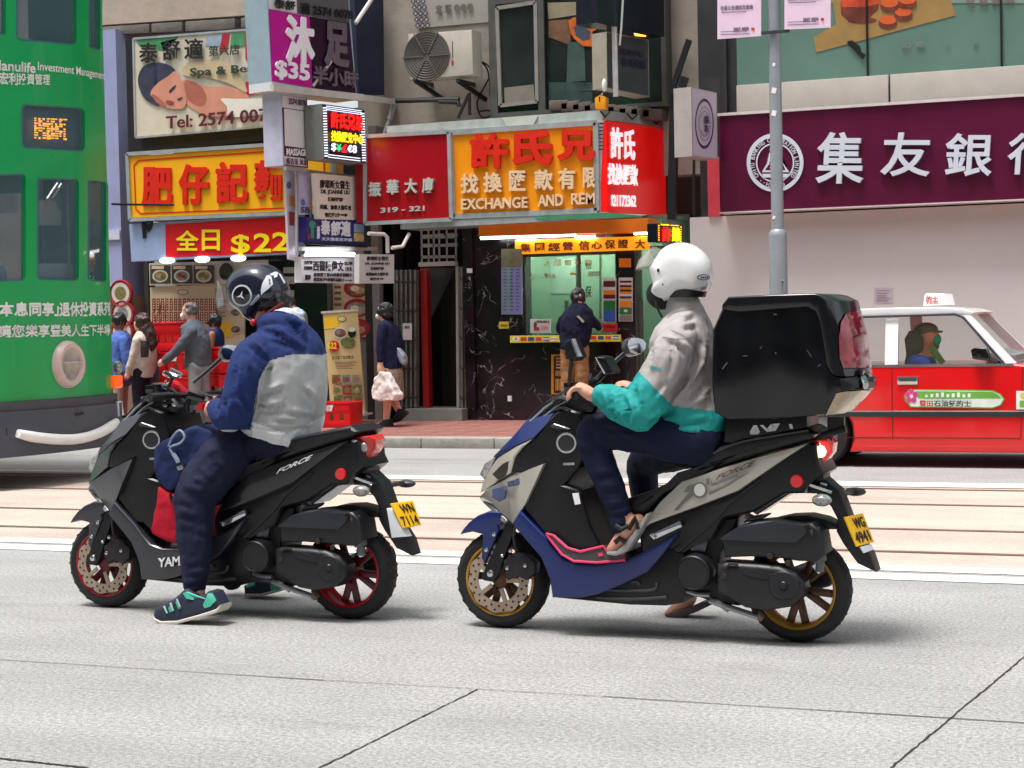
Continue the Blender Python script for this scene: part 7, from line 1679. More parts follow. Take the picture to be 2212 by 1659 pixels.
# ------------------------------------------------------------------ double-deck tram on the far track
YT = 14.3
XE = FY(145, 785, YT).x
KT = .15
def tface(dy):
    dy = max(-1.12, min(1.12, dy))
    return XE - KT*dy*dy - max(0, abs(dy)-.94)**2*9
def TP(x, y, off=0.0):
    d = ray(x, y); X = XE
    for _ in range(12):
        p = CO + d*((X+off)/d.x); X += (tface(p.y-YT)-X)*.6
    return CO + d*((X+off)/d.x)
GREEN = M('tram_green', (0, 160, 84), .3, var=.05, scale=1.5, coat=.3, dirt=.04)
TGREY = M('tram_skirt_grey', (68, 72, 84), .55, var=.2, scale=3, dirt=.35)
tram = thing('tram', 'green double deck tram with white lettering at the left edge of the street', 'tram', (XE-2, YT, 0))
HWT = 1.08
def plan(grow=0.0, back=-9.0):
    o = []
    for k in range(25):
        dy = -1.01+2.02*k/24; o.append((tface(dy)+grow, YT+dy*(1+grow)))
    xf = tface(1.01)
    o += [(xf-.06, YT+.055+1+grow), (xf-.14, YT+HWT+grow), (XE+back, YT+HWT+grow), (XE+back, YT-HWT-grow), (xf-.14, YT-HWT-grow), (xf-.06, YT-1.055-grow)]
    return o
def slabz(pl, z0, z1):
    b = MB(); b.prism([Vector((x, y, z0)) for x, y in pl], Vector((0, 0, z1-z0))); return b
zg = TP(*q('B', 400, 1135)).z
outer = slabz(plan(), zg, 5.6).mesh()
inner = slabz([(x-.05 if i < 25 else x, YT+(y-YT)*.95) for i, (x, y) in enumerate(plan(0, -8.9))], zg+.1, 5.5).mesh()
def rrect(z, u0, v0, u1, v1, dv, r=26):
    """rounded window outline; dv = drop from left to right"""
    o = []
    for cx, cy, a0 in ((u1-r, v1-r, 0), (u0+r, v1-r, 90), (u0+r, v0+r, 180), (u1-r, v0+r, 270)):
        for k in range(5):
            a = math.radians(a0+k*22.5); u = cx+r*math.cos(a); o.append((u, cy+r*math.sin(a)+dv*(u-u0)/(u1-u0)))
    return o
wins = [('window', rrect('A', -36, 1128, 168, 1826, -6, 30)), ('window', rrect('A', 238, 1150, 512, 1814, 8, 30)), ('window', rrect('A', 568, 1166, 690, 1818, 12, 22)),
        ('window', rrect('A', -36, -240, 40, 225, 6, 20)), ('window', rrect('A', 105, -220, 497, 260, 36, 34)), ('window', rrect('A', 575, -200, 652, 310, 18, 20)), ('display', rrect('A', 136, 672, 552, 960, 26, 40))]
cuts_ = []
for n_, o_ in wins:
    b = MB(); b.prism([TP(*q('A', u, v))+Xv*.15 for u, v in o_], Vector((-.45, 0, 0))); cuts_.append(b.mesh())
for k in range(6):
    for z0_, z1_ in ((TP(*q('A', 300, 1800)).z, TP(*q('A', 300, 1160)).z), (TP(*q('A', 300, 250)).z, 5.2)):
        b = MB(); b.span((XE-2.0-k*1.15, YT-2, z0_), (XE-1.1-k*1.15, YT+2, z1_)); cuts_.append(b.mesh())
me = cut(outer, [inner]+cuts_)
body_ = link('body', me, GREEN, tram, 35)
TGL = glass('tram_glass', (96, 124, 136), .32, .03); GASK = M('gasket_blue_grey', (66, 106, 120), .5); FRG = M('frame_green', (10, 120, 70), .35)
for n_, o_ in wins:
    P_ = [TP(*q('A', u, v), -.03) for u, v in o_]
    b = MB(); b.prism(P_, Vector((-.006, 0, 0))); w_ = b.build(n_, TGL, tram)
    b = MB(); b.tube(P_+P_[:1], .018, 6); b.build('frame', GASK, w_)
for k in range(6):
    for z0_, z1_ in ((TP(*q('A', 300, 1800)).z, TP(*q('A', 300, 1160)).z), (TP(*q('A', 300, 250)).z, 5.2)):
        for s_ in (-1, 1):
            b = MB(); y_ = YT+s_*(HWT-.04); b.span((XE-2.0-k*1.15, y_-.003, z0_), (XE-1.1-k*1.15, y_+.003, z1_)); b.build('window', TGL, tram)
# inside the tram
b = MB(); zf = zg+.15; zc_ = TP(*q('A', 300, 560)).z
b.span((XE-8.8, YT-.93, zc_-.06), (XE-.35, YT+.93, zc_)); b.span((XE-8.8, YT-.93, zf-.04), (XE-.3, YT+.93, zf)); b.span((XE-8.8, YT-.93, 5.3), (XE-.3, YT+.93, 5.36)); b.build('deck_floor', M('tram_inside_dark', (70, 84, 84), .7, var=.2), tram)
b = MB(); b.span((XE-2.3, YT-.93, zf), (XE-2.25, YT-.2, zc_-.06)); b.span((XE-2.3, YT+.3, zf), (XE-2.25, YT+.93, zc_-.06)); b.span((XE-3.5, YT-.93, zc_), (XE-3.45, YT+.93, 5.3)); b.build('partition', M('tram_partition', (92, 116, 124), .5, var=.3), tram)
BGY = M('tram_board_pale', (168, 190, 200), .4, var=.05)
b = MB(); b.prism([TP(*q('B', u, v), -.16) for u, v in ((218, 352), (410, 352), (425, 375), (428, 470), (218, 470))], Vector((-.02, 0, 0))); b.prism([TP(*q('B', u, v), -.16) for u, v in ((-90, 360), (20, 362), (40, 400), (42, 470), (-90, 470))], Vector((-.02, 0, 0))); b.build_each('cab_board', BGY, tram)
b = MB(); b.prism([TP(*q('A', u, v), -.3) for u, v in ((255, 1300), (355, 1285), (372, 1345), (398, 1370), (398, 1460), (255, 1460))], Vector((-.01, 0, 0))); b.prism([TP(*q('A', u, v), -.3) for u, v in ((-60, 1260), (118, 1262), (118, 1380), (-60, 1385))], Vector((-.01, 0, 0))); b.build_each('cab_pale_panel', M('cab_pale_panel', (186, 188, 180), .6), tram)  # second panel added to imitate pale reflected stripes in the left pane
b = MB(); b.span((XE-.75, YT-.5, zf), (XE-.6, YT+.2, zf+.75), bevel=.03); b.tube([(XE-.5, YT+.35, zf), (XE-.5, YT+.35, zc_-.1)], .02, 8); b.tube([(XE-.4, YT+.62, zf), (XE-.4, YT+.62, zc_-.1)], .02, 8); b.build('cab_fitting', M('cab_steel', (120, 132, 138), .4, metal=.4), tram)
b = MB(); b.tube([TP(*q('A', 305, 1290), .02), TP(*q('A', 372, 1188), .03)], .012, 6); b.tube([TP(*q('A', 335, 1290), .02), TP(*q('A', 398, 1192), .03)], .012, 6); b.build('wiper', STEEL, tram)
# destination display
b = MB(); c_ = [TP(*q('A', u, v), -.1) for u, v in ((140, 690), (548, 710), (548, 970), (140, 945))]; b.prism(c_, Vector((-.04, 0, 0))); b.build('display_board', M('display_dark', (52, 66, 78), .3, var=.2), tram)
b = MB()
for i in range(9):
    for j in range(8):
        if RND.random() < .12: continue
        u0 = 222+j*27; v0 = 762+i*15.5+j*1.2; w_ = RND.choice((14, 22, 25)); h_ = RND.choice((8, 10, 13))
        b.poly([TP(*q('A', u, v), -.085) for u, v in ((u0, v0), (u0+w_, v0+1), (u0+w_, v0+h_+1), (u0, v0+h_))])
b.build('display_text', M('led_orange', (255, 170, 40), .4, var=0, emit=1.0), tram)
# lettering follows the curved end
def tram_text(items, name, bold=.03):
    its = [(s, TP(*q(z, u0, v0)), TP(*q(z, u1, v0+d)), TP(*q(z, u0, v1))) for s, z, u0, v0, u1, v1, d in items]
    o = letters(its, WHITE, tram, name, 0, None, 0, bold); L_ = world_loc(tram)
    for v in o.data.vertices: v.co.x = tface(v.co.y+L_.y-YT)+.006-L_.x
    return o
tram_text([('Manulife', 'A', -62, 385, 226, 452, 24)], 'lettering', .035)
tram_text([('Investment Management', 'A', 242, 400, 676, 472, 66)], 'thin_lettering', .014)
tram_text([('宏利', 'A', -12, 465, 112, 545, 8)], 'lettering', .035); tram_text([('投資管理', 'A', 114, 475, 320, 548, 6)], 'thin_lettering', .014)
tram_text([('「本息同享」', 'B', -45, 578, 338, 660, 0), ('退休投資系列', 'B', 344, 578, 638, 662, -2)], 'lettering', .04)
tram_text([('讓您樂享豐美人生下半場', 'B', -20, 710, 638, 785, -4)], 'lettering', .028)
# lamp, skirt, bumper, indicators
c = TP(*q('B', 392, 940)); b = MB(); b.lathe(c-Xv*.01, Xv, [(.15, .05), (.165, .075), (.2, .075), (.225, .04), (.23, 0)], 36); hl_ = b.build('headlight', M('lamp_ring_pale', (206, 180, 176), .35, var=.12), tram)
b = MB(); b.lathe(c-Xv*.02, Xv, [(0, .03), (.08, .035), (.16, .06)], 28); b.build('lens', M('headlamp_glass', (168, 160, 150), .1, var=.35, scale=6, coat=.6), hl_)
b = MB(); b.bar(c+Vector((.06, -.15, .02)), c+Vector((.06, .15, .02)), .012, .012); b.build('lens_bar', CHROME, hl_)
z0 = TP(*q('P', 300, 705), .06).z; sk = slabz(plan(.06), z0, zg-.09).build('skirt', TGREY, tram)
slabz(plan(.03), zg-.09, zg-.002).build('skirt_rail', M('skirt_rail', (70, 68, 78), .5, var=.2), tram)
pts = [TP(*q('P', u, v), .1) for u, v in ((105, 588), (180, 605), (260, 616), (340, 622), (430, 622), (520, 606), (600, 575), (650, 545), (682, 518))]
b = MB(); b.tube(pts, [.04]+[.05]*7+[.036], 12, smooth_path=3); b.build('bumper', WHITE, tram)
b = MB(); b.prism([TP(*q('P', u, v), .075) for u, v in ((445, 470), (490, 462), (495, 475), (450, 484))], Vector((-.01, 0, 0))); b.prism([TP(*q('P', u, v), .075) for u, v in ((-30, 560), (42, 556), (44, 600), (-30, 606))], Vector((-.01, 0, 0))); b.build('skirt_slot', GROOVE, sk)
b = MB(); b.prism([TP(*q('P', u, v), .09) for u, v in ((693, 400), (716, 396), (730, 480), (698, 488))], Vector((-.03, 0, 0)), .006); b.build('side_marker', M('marker_white', (220, 222, 224), .4), tram)
b = MB(); b.ell(TP(*q('P', 690, 200), .02), (.05, .06, .07)); b.build('indicator', LENS, tram)
b = MB(); b.box(TP(*q('P', 680, 284), .03), (.07, .16, .13), None, .02); b.build('indicator', M('indicator_orange', (246, 90, 24), .2, var=.1, emit=.25), tram)
b = MB(); b.tube([TP(*q('A', 724, 1322), -.05), TP(*q('A', 735, 1326), -.02)+Vector((.1, .05, 0)), TP(*q('A', 735, 1326), 0)+Vector((.45, .45, 0))], .012, 6); b.build('mirror_arm', BLACK, tram)
b = MB(); b.span((XE-6.5, YT-.7, .2), (XE-2.3, YT+.7, zg)); 
for x in (-3.2, -5.4):
    for y in (-.53, .53): b.lathe((XE+x, YT+y, .36), Yv, [(0, -.05), (.36, -.05), (.36, .05), (0, .05)], 24)
b.build('truck', M('truck_dark', (36, 34, 34), .7), tram)

# ------------------------------------------------------------------ red taxi
YX, YX2 = 16.95, 18.62
TRED = M('taxi_red', (214, 8, 14), .25, var=.05, scale=2, coat=.6, dirt=.02); TSIL = M('taxi_white', (222, 222, 224), .25, var=.04, coat=.4)
HP = lambda u, v, in_=0.0: FY(*q('H', u, v), YX+in_)
_fx = HP(985, 1285)
taxi = thing('taxi', 'red taxi with a white roof and a driver in a green mask', 'taxi', (_fx.x+1.2, (YX+YX2)/2, 0))
xh = lambda u: HP(u, 1100).x
zh = lambda v: HP(1600, v).z
def hp(u, v, side=0, in_=0.0): return Vector((xh(u), (YX+in_) if side == 0 else (YX2-in_), zh(v)))
def arch(cu, r): return [(cu+r*math.cos(a), 1285+r*math.sin(a)) for a in [math.radians(30)+math.radians(-240)*k/10 for k in range(11)]]
prof = [(300, 1000), (312, 900), (345, 858), (700, 848), (2150, 848), (2300, 868), (2500, 885), (3000, 930), (3180, 975), (3225, 1100), (3225, 1330), (3130, 1392)]
prof += [(u, min(v, 1392)) for u, v in arch(2760, 232)] + [(u, min(v, 1392)) for u, v in arch(925, 232)] + [(330, 1392), (290, 1330), (288, 1120)]
b = MB(); b.prism([hp(u, v) for u, v in prof], None, .035, 3, [hp(u, v, 1) for u, v in prof], True); tb = b.build('body', TRED, taxi)
b = MB(); b.span((xh(310)-.02, YX-.012, zh(1170)), (xh(3215), YX+.0, zh(1142)), bevel=.004); b.build('side_strip', M('strip_dark', (26, 44, 44), .5), taxi)
b = MB(); b.span((xh(310), YX-.014, zh(1140)), (xh(3215), YX-.002, zh(1132))); b.span((xh(700), YX-.004, zh(862)), (xh(2150), YX+.03, zh(846))); b.build('bright_trim', CHROME, taxi)
b = MB(); b.bar(hp(1397, 868, 0, -.002), hp(1397, 1300, 0, -.002), .007, .004, Yv); b.bar(hp(2205, 868, 0, -.002), hp(2190, 1300, 0, -.002), .007, .004, Yv); b.bar(hp(1397, 1300, 0, -.002), hp(2190, 1300, 0, -.002), .005, .004, Yv); b.bar(hp(700, 1300, 0, -.002), hp(1397, 1300, 0, -.002), .005, .004, Yv); b.build('door_seam', M('seam_dark_red', (96, 6, 10), .5), taxi)
b = MB(); b.prism([hp(u, v, 0, -.016) for u, v in ((1430, 920), (1560, 920), (1556, 970), (1432, 970))], Yv*.016, .004); dh = b.build('door_handle', CHROME, taxi)
b = MB(); b.prism([hp(u, v, 0, -.018) for u, v in ((1442, 930), (1550, 930), (1546, 950), (1444, 950))], Yv*.002); b.build('handle_recess', M('handle_green', (56, 76, 70), .3), dh)
for cu in (925, 2760):
    for sd in (0, 1):
        c = hp(cu, 1285, sd); c.z = .31; y = 1 if sd == 0 else -1
        b = MB(); b.lathe(c+Yv*(.02*y), Yv*y, [(.2, 0), (.29, .0), (.31, .03), (.31, .17), (.29, .2)], 32); w_ = b.build('wheel', RUBBER, taxi)
        b = MB(); b.lathe(c+Yv*(.025*y), Yv*y, [(0, .02), (.06, .0), (.19, .015), (.205, 0), (.205, .1), (0, .1)], 28); b.build('rim', STEEL, w_)
TI, TO = .16, .035       # how far roof and waist lie inside the body side
def bar4(b, a0, a1, b0, b1, th=.03, side=0):
    s = 1 if side == 0 else -1
    p = [hp(*a0, side, TI if a0[1] < 600 else TO), hp(*a1, side, TI if a1[1] < 600 else TO), hp(*b1, side, TI if b1[1] < 600 else TO), hp(*b0, side, TI if b0[1] < 600 else TO)]
    b.prism(p, Vector((0, th*s, 0)))
b = MB()
for sd in (0, 1):
    bar4(b, (1345, 545), (1425, 545), (1350, 846), (1430, 846), .05, sd); bar4(b, (1770, 520), (1850, 520), (2075, 846), (2165, 846), .06, sd); bar4(b, (860, 545), (960, 545), (690, 846), (800, 846), .05, sd)
b.build_each('pillar', TSIL, taxi)
rp = [(880, 560), (900, 520), (1000, 500), (1300, 491), (1650, 492), (1820, 506), (1900, 530), (1880, 545), (1780, 542), (960, 548)]
b = MB(); b.prism([hp(u, v, 0, TI-.015) for u, v in rp], None, .03, 3, [hp(u, v, 1, TI-.015) for u, v in rp], True); b.build('roof', TSIL, taxi)
b = MB(); b.tube([hp(960, 546, 0, TI-.03), hp(1780, 540, 0, TI-.03), hp(1830, 560, 0, TI-.03), hp(2090, 846, 0, TO-.012)], .012, 6); b.build('window_trim', M('trim_dark', (60, 60, 72), .4), taxi)
CARG = glass('car_glass', (74, 92, 70), .17, .03)
b = MB(); b.poly([hp(u, v, 0, (TI if v < 600 else TO)+.02) for u, v in ((1428, 545), (1790, 545), (2085, 846), (1432, 846))]); b.build('window', CARG, taxi)
b = MB(); b.poly([hp(u, v, 0, (TI if v < 600 else TO)+.02) for u, v in ((950, 545), (1350, 545), (1352, 846), (790, 846))]); b.build('window', CARG, taxi)
b = MB(); b.poly([hp(u, v, 1, (TI if v < 600 else TO)+.02) for u, v in ((950, 545), (1790, 545), (2085, 846), (790, 846))]); b.build('window', CARG, taxi)
b = MB(); b.poly([hp(1850, 525, 0, TI+.03), hp(2160, 846, 0, TO+.03), hp(2160, 846, 1, TO+.03), hp(1850, 525, 1, TI+.03)]); b.build('windscreen', glass('windscreen_glass', (120, 150, 140), .3, .03), taxi)
b = MB(); b.poly([hp(900, 530, 0, TI+.03), hp(700, 846, 0, TO+.03), hp(700, 846, 1, TO+.03), hp(900, 530, 1, TI+.03)]); b.build('rear_window', CARG, taxi)
TINT = M('taxi_interior', (120, 124, 108), .8, var=.1)
b = MB(); b.span((xh(800), YX+.2, zh(846)-.03), (xh(2140), YX2-.2, zh(846)-.01)); b.build('interior', TINT, taxi)
b = MB(); b.prism([hp(u, v, 0, .3) for u, v in ((1960, 820), (2000, 770), (2140, 800), (2150, 846), (1950, 846))], Vector((0, 1.1, 0)), .02); b.build('dashboard', M('dash_grey', (120, 122, 124), .7), taxi)
for y in (.28, .95):
    b = MB(); b.prism([hp(u, v, 0, y) for u, v in ((1440, 690), (1470, 640), (1520, 640), (1552, 690), (1550, 760), (1520, 800), (1530, 900), (1430, 900), (1450, 790))], Vector((0, .42, 0)), .05, 3); b.build('seat', M('seat_brown', (52, 40, 36), .7, var=.2), taxi)
b = MB(); b.prism([hp(u, v, 0, -.1) for u, v in ((1895, 760), (1915, 745), (1990, 750), (2010, 790), (2005, 830), (1905, 815))], Vector((0, .12, 0)), .015, 3); b.bar(hp(2000, 810, 0, -.03), hp(2060, 850, 0, .06), .04, .03); b.build('wing_mirror', GLOSS, taxi)
PY_ = yplane(YX-.004)
d = Dec(PY_, 'H', .002, .0012); SG = M('sticker_green', (110, 176, 64), .4, var=.1); SW = M('sticker_white2', (226, 232, 226), .4)
d.add(SG, (1500, 1000), (2020, 1006), (2070, 1030), (2092, 1062), (2070, 1100), (2020, 1118), (1510, 1112), (1480, 1080), (1468, 1040)); d.add(SW, (1505, 1006), (2016, 1012), (2062, 1034), (2082, 1062), (2064, 1096), (2016, 1112), (1514, 1106), (1490, 1078), (1476, 1040))
d.add(SG, (1540, 1012), (2016, 1016), (2058, 1038), (2074, 1058), (1560, 1058))
for k in range(5): a = -1.57+k*1.257; d.disc(M('sticker_pink', (206, 60, 130), .4, var=.2), 1515+26*math.cos(a), 1042+30*math.sin(a), 17, 18, 10)
for k in range(9): d.rect(SW, 1600+k*33, 1034-(k*37 % 16), 1618+k*33, 1050)
d.add(SW, (2164, 1010), (2290, 1012), (2290, 1126), (2164, 1124)); d.rect(SG, 2185, 1070, 2270, 1112); d.disc(M('sticker_yellow', (226, 196, 60), .4), 2205, 1040, 16, 18, 10)
d.build('door_sticker', taxi)
T(taxi, PY_, 'H', [('豐田', 1568, 1068, 1650, 1104, 2, .03)], M('flag_red', (200, 40, 44), .5, var=0), depth=.001, lift=.02); T(taxi, PY_, 'H', [('石油氣的士', 1656, 1068, 1885, 1106, 2, .03)], M('ink_green2', (40, 70, 50), .5, var=0), name='dark_lettering', depth=.001, lift=.02)
# roof sign, driver
c = hp(1612, 490, 0, .83)
b = MB(); lp = [(1535, 482), (1545, 412), (1560, 402), (1672, 408), (1688, 480)]; b.prism([hp(u, v, 0, .55) for u, v in lp], Vector((0, .5, 0)), .02, 3); rs = b.build('roof_sign', M('roof_sign_white', (236, 230, 226), .3, var=0, emit=.15), taxi)
Pz = yplane(YX+.548); T(rs, Pz, 'H', [('的士', 1608, 424, 1680, 460, 0, .03)], M('flag_red', (200, 40, 44), .5, var=0), depth=.001); T(rs, Pz, 'H', [('TAXI', 1606, 462, 1680, 474, 0, .02)], M('flag_red', (200, 40, 44), .5, var=0), name='small_lettering', depth=.001)
YDR = YX+.45
drv = fig_mesh(YDR, [('e', 'H', 1618, 665, 0, (.105, .085, .125)), ('l', 'H', [(1600, 740, 0, .06), (1590, 800, 0, .07)]), ('t', 'H', [(1585, 770, 0, .09, .12), (1575, 810, 0, .13, .2), (1570, 900, 0, .14, .2), (1560, 1050, 0, .14, .19)]), ('l', 'H', [(1590, 830, .17, .055), (1640, 950, .2, .05), (1760, 930, .15, .04)]), ('l', 'H', [(1570, 1050, .1, .08), (1800, 1030, .1, .07), (1850, 1200, .1, .05)]), ('l', 'H', [(1570, 1050, -.1, .08), (1800, 1030, -.1, .07), (1850, 1200, -.1, .05)])], .012, 3)
dr = person('taxi driver in a grey cap, green mask and blue shirt behind the taxi window', hp(1570, 1000, 0, .45), drv, M('skin_driver', (196, 136, 100), .5, var=.1))
wear(dr, 'shirt', fig_mesh(YDR, [('t', 'H', [(1585, 775, 0, .1, .13), (1575, 812, 0, .14, .21), (1570, 900, 0, .152, .212), (1560, 1050, 0, .15, .2)]), ('l', 'H', [(1590, 830, .17, .065), (1640, 950, .2, .06)])], .014, 3), cloth('shirt_blue', (50, 66, 140), .3, 8))
b = MB(); b.ell(FY(*q('H', 1668, 692), YDR), (.05, .07, .06)); b.build('mask', M('mask_green', (40, 168, 130), .7), dr)
b = MB(); b.ell(FY(*q('H', 1606, 632), YDR), (.115, .095, .07)); b.prism([FY(*q('H', u, v), YDR-.07) for u, v in ((1640, 632), (1700, 640), (1690, 652), (1640, 650))], Vector((0, .14, 0)), .01); b.build('cap', M('cap_grey', (84, 76, 70), .8), dr)
b = MB(); b.bar(FY(*q('H', 1640, 740), YDR-.14), FY(*q('H', 1710, 840), YDR-.14), .06, .02, Yv); b.build('seat_belt', M('belt_green', (70, 130, 50), .7), dr)
# ------------------------------------------------------------------ people on the pavement
SK2 = M('skin_pale', (222, 168, 144), .5, var=.06)
def shoe_at(root, Yb, z, pts, hw, m):
    b = MB(); b.prism([FY(*q(z, u, v), Yb-hw) for u, v in pts], Vector((0, 2*hw, 0)), .015, 2); return b.build('shoe', m, root)
# woman walking past the gate
Y1 = 21.1
arm = [('l', 'D', [(915, 815, .17, .055), (900, 930, .2, .05), (900, 1030, .2, .042)])]
legs = [('l', 'D', [(955, 1080, .08, .09), (940, 1230, .08, .075)]), ('l', 'D', [(985, 1080, -.08, .09), (970, 1240, -.08, .075)])]
calf = [('l', 'D', [(940, 1220, .08, .06), (945, 1320, .08, .058), (938, 1430, .08, .04)]), ('l', 'D', [(970, 1230, -.08, .06), (1000, 1320, -.08, .056), (1030, 1380, -.08, .04)])]
tor = ('t', 'D', [(930, 770, 0, .06, .07), (945, 820, 0, .1, .17), (950, 900, 0, .13, .19), (960, 1000, 0, .14, .18), (965, 1090, 0, .15, .17)])
me = fig_mesh(Y1, [('e', 'D', 922, 718, 0, (.095, .08, .12)), ('l', 'D', [(925, 770, 0, .05), (935, 810, 0, .055)]), ('t', 'D', [(u, v, w, a*.85, c*.85) for u, v, w, a, c in tor[2]]), *arm, *calf, *legs, ('l', 'D', [(900, 1030, .2, .035), (897, 1085, .2, .04), (892, 1110, .2, .03)])], .012, 3)
w1 = person('woman with short black hair walking past the gate with a white plastic bag', FY(*q('D', 950, 1470), Y1), me, SK2)
wear(w1, 'jacket', fig_mesh(Y1, [tor, ('l', 'D', [(u, v, w, r*1.2) for u, v, w, r in arm[0][2]]), ('l', 'D', [(1000, 830, -.17, .06), (1030, 930, -.2, .055), (1020, 1040, -.2, .05)])], .013, 3, disp=[(.15, .03)]), cloth('jacket_navy', (20, 24, 54), .4, 6))
wear(w1, 'skirt', fig_mesh(Y1, [('t', 'D', [(965, 1060, 0, .13, .16), (965, 1150, 0, .16, .18), (965, 1290, 0, .17, .18)])], .014, 2, disp=[(.1, .03)]), M('skirt_print', (132, 116, 96), .9, var=.5, scale=12))
b = MB(); b.ell(FY(*q('D', 932, 705), Y1), (.11, .1, .105), 20, 14); b.ell(FY(*q('D', 940, 735), Y1), (.09, .095, .07)); hairy(b, HAIR, w1)
b = MB(); b.ell(FY(*q('D', 888, 745), Y1), (.035, .06, .045)); b.build('mask', WHITE, w1)
BKS = M('shoe_black', (24, 26, 32), .6)
shoe_at(w1, Y1-.08, 'D', [(868, 1472), (880, 1455), (920, 1425), (960, 1425), (965, 1475)], .05, BKS); shoe_at(w1, Y1+.08, 'D', [(968, 1450), (985, 1400), (1015, 1350), (1040, 1360), (1070, 1382), (1010, 1440)], .05, BKS)
def softbag(name, label, Yb, z, pts, hw, m, cat='bag', vox=.013, sm=10, dsp=.03):
    b = MB(); b.prism([FY(*q(z, u, v), Yb-hw) for u, v in pts], Vector((0, 2*hw, 0)))
    bmesh.ops.recalc_face_normals(b.bm, faces=b.bm.faces); me = bpy.data.meshes.new('b'); b.bm.to_mesh(me); b.bm.free()
    tx = bpy.data.textures.get('bagcloud2') or bpy.data.textures.new('bagcloud2', 'CLOUDS'); tx.noise_scale = .12
    me = evaluated(me, [('REMESH', dict(mode='VOXEL', voxel_size=vox)), ('SMOOTH', dict(factor=.5, iterations=sm)), ('DISPLACE', dict(texture=tx, strength=dsp, mid_level=.5, texture_coords='GLOBAL'))])
    return prop(link(name, me, m, None, 80), label, cat)
softbag('plastic_bag', 'full white plastic bag hanging from the hand of the woman by the gate', Y1-.26, 'D', [(895, 1105), (915, 1115), (960, 1190), (1000, 1270), (985, 1300), (900, 1305), (840, 1290), (835, 1230), (860, 1150)], .12, M('bag_plastic', (228, 214, 208), .35, var=.12, scale=14), dsp=.05)
softbag('handbag', 'silver handbag on the far arm of the woman by the gate', Y1+.02, 'D', [(985, 960), (1010, 950), (1050, 1000), (1060, 1050), (1040, 1070), (1000, 1020)], .06, M('bag_silver', (150, 156, 170), .35, metal=.3))
# man in a grey hooded top
Y2 = 20.4
tor = ('t', 'M', [(305, 530, 0, .08, .08), (320, 590, 0, .13, .19), (345, 700, 0, .16, .2), (355, 800, 0, .16, .19), (360, 900, 0, .16, .18)])
armm = [(300, 615, .18, .075), (230, 720, .24, .068), (150, 800, .26, .06), (85, 850, .26, .05)]
lg = [('l', 'M', [(330, 900, .1, .1), (330, 1100, .1, .08), (340, 1330, .1, .06), (340, 1370, .1, .05)]), ('l', 'M', [(390, 900, -.1, .1), (400, 1100, -.1, .08), (420, 1330, -.1, .06), (420, 1370, -.1, .05)])]
sm = lambda L_, k=.75: ('l', 'M', [(u, v, w, r*k) for u, v, w, r in L_])
me = fig_mesh(Y2, [('e', 'M', 285, 455, 0, (.1, .085, .125)), ('l', 'M', [(295, 500, 0, .055), (310, 560, 0, .06)]), ('t', 'M', [(u, v, w, a*.85, c*.85) for u, v, w, a, c in tor[2]]), sm(armm), sm(lg[0][2]), sm(lg[1][2]), ('l', 'M', [(85, 850, .26, .038), (55, 872, .26, .045), (45, 890, .26, .03)])], .012, 3)
m2 = person('grey haired man in a grey hooded top leaning over the red crates', FY(*q('M', 360, 1380), Y2), me, SK2)
GH = cloth('hood_top_grey', (84, 90, 100), .5, 6)
wear(m2, 'hooded_top', fig_mesh(Y2, [tor, ('l', 'M', armm), ('l', 'M', [(360, 620, -.18, .07), (420, 720, -.22, .06), (430, 850, -.2, .05)]), ('e', 'M', 300, 585, .0, (.15, .17, .07))], .013, 3, disp=[(.15, .04)]), GH)
wear(m2, 'trousers', fig_mesh(Y2, lg+[('e', 'M', 360, 910, 0, (.16, .18, .12))], .014, 3, disp=[(.12, .02)]), cloth('trousers_grey', (140, 144, 144), .35, 7))
b = MB(); b.ell(FY(*q('M', 298, 440), Y2), (.1, .092, .105), 18, 12); hairy(b, M('hair_grey', (96, 94, 96), .7, var=.35, scale=50), m2)
b = MB(); b.ell(FY(*q('M', 238, 490), Y2), (.035, .065, .05)); b.build('mask', WHITE, m2)
shoe_at(m2, Y2-.1, 'M', [(290, 1392), (300, 1370), (350, 1355), (365, 1392)], .05, BKS); shoe_at(m2, Y2+.1, 'M', [(370, 1392), (380, 1370), (430, 1355), (445, 1392)], .05, BKS)
# woman with long hair
Y3 = 20.6
tor = ('t', 'B', [(835, 740, 0, .07, .07), (835, 790, 0, .11, .17), (838, 880, 0, .13, .18), (830, 960, 0, .13, .17), (825, 1010, 0, .14, .17)])
lg = [('l', 'B', [(810, 980, .09, .095), (800, 1090, .09, .075), (805, 1220, .09, .055), (805, 1250, .09, .05)]), ('l', 'B', [(845, 980, -.09, .095), (840, 1090, -.09, .075), (835, 1220, -.09, .055), (835, 1250, -.09, .05)])]
aw = [('l', 'B', [(800, 800, .17, .05), (775, 890, .2, .045), (750, 980, .2, .036), (742, 1010, .2, .04)]), ('l', 'B', [(870, 810, -.17, .05), (895, 900, -.2, .045), (890, 980, -.2, .036)])]
me = fig_mesh(Y3, [('e', 'B', 822, 708, 0, (.1, .085, .125)), ('l', 'B', [(828, 740, 0, .05), (835, 790, 0, .055)]), tor[:2]+([(u, v, w, a*.85, c*.85) for u, v, w, a, c in tor[2]],), *aw, *[(l[0], l[1], [(u, v, w, r*.8) for u, v, w, r in l[2]]) for l in lg]], .013, 3)
w3 = person('woman with long brown hair in a pale top and dark trousers near the tram', FY(*q('B', 825, 1265), Y3), me, SK2)
def pick3(c, p):
    u, v = unq('B', p); return 1 if (820 < u < 868 and 800 < v < 900) else 0
wear(w3, 'top', fig_mesh(Y3, [tor, *[(l[0], l[1], [(u, v, w, r*1.25) for u, v, w, r in l[2][:3]]) for l in aw]], .014, 3, disp=[(.12, .03)]), [cloth('top_cream', (196, 186, 172), .4, 7), M('bag_strap_dark', (54, 52, 56), .6)], pick3)
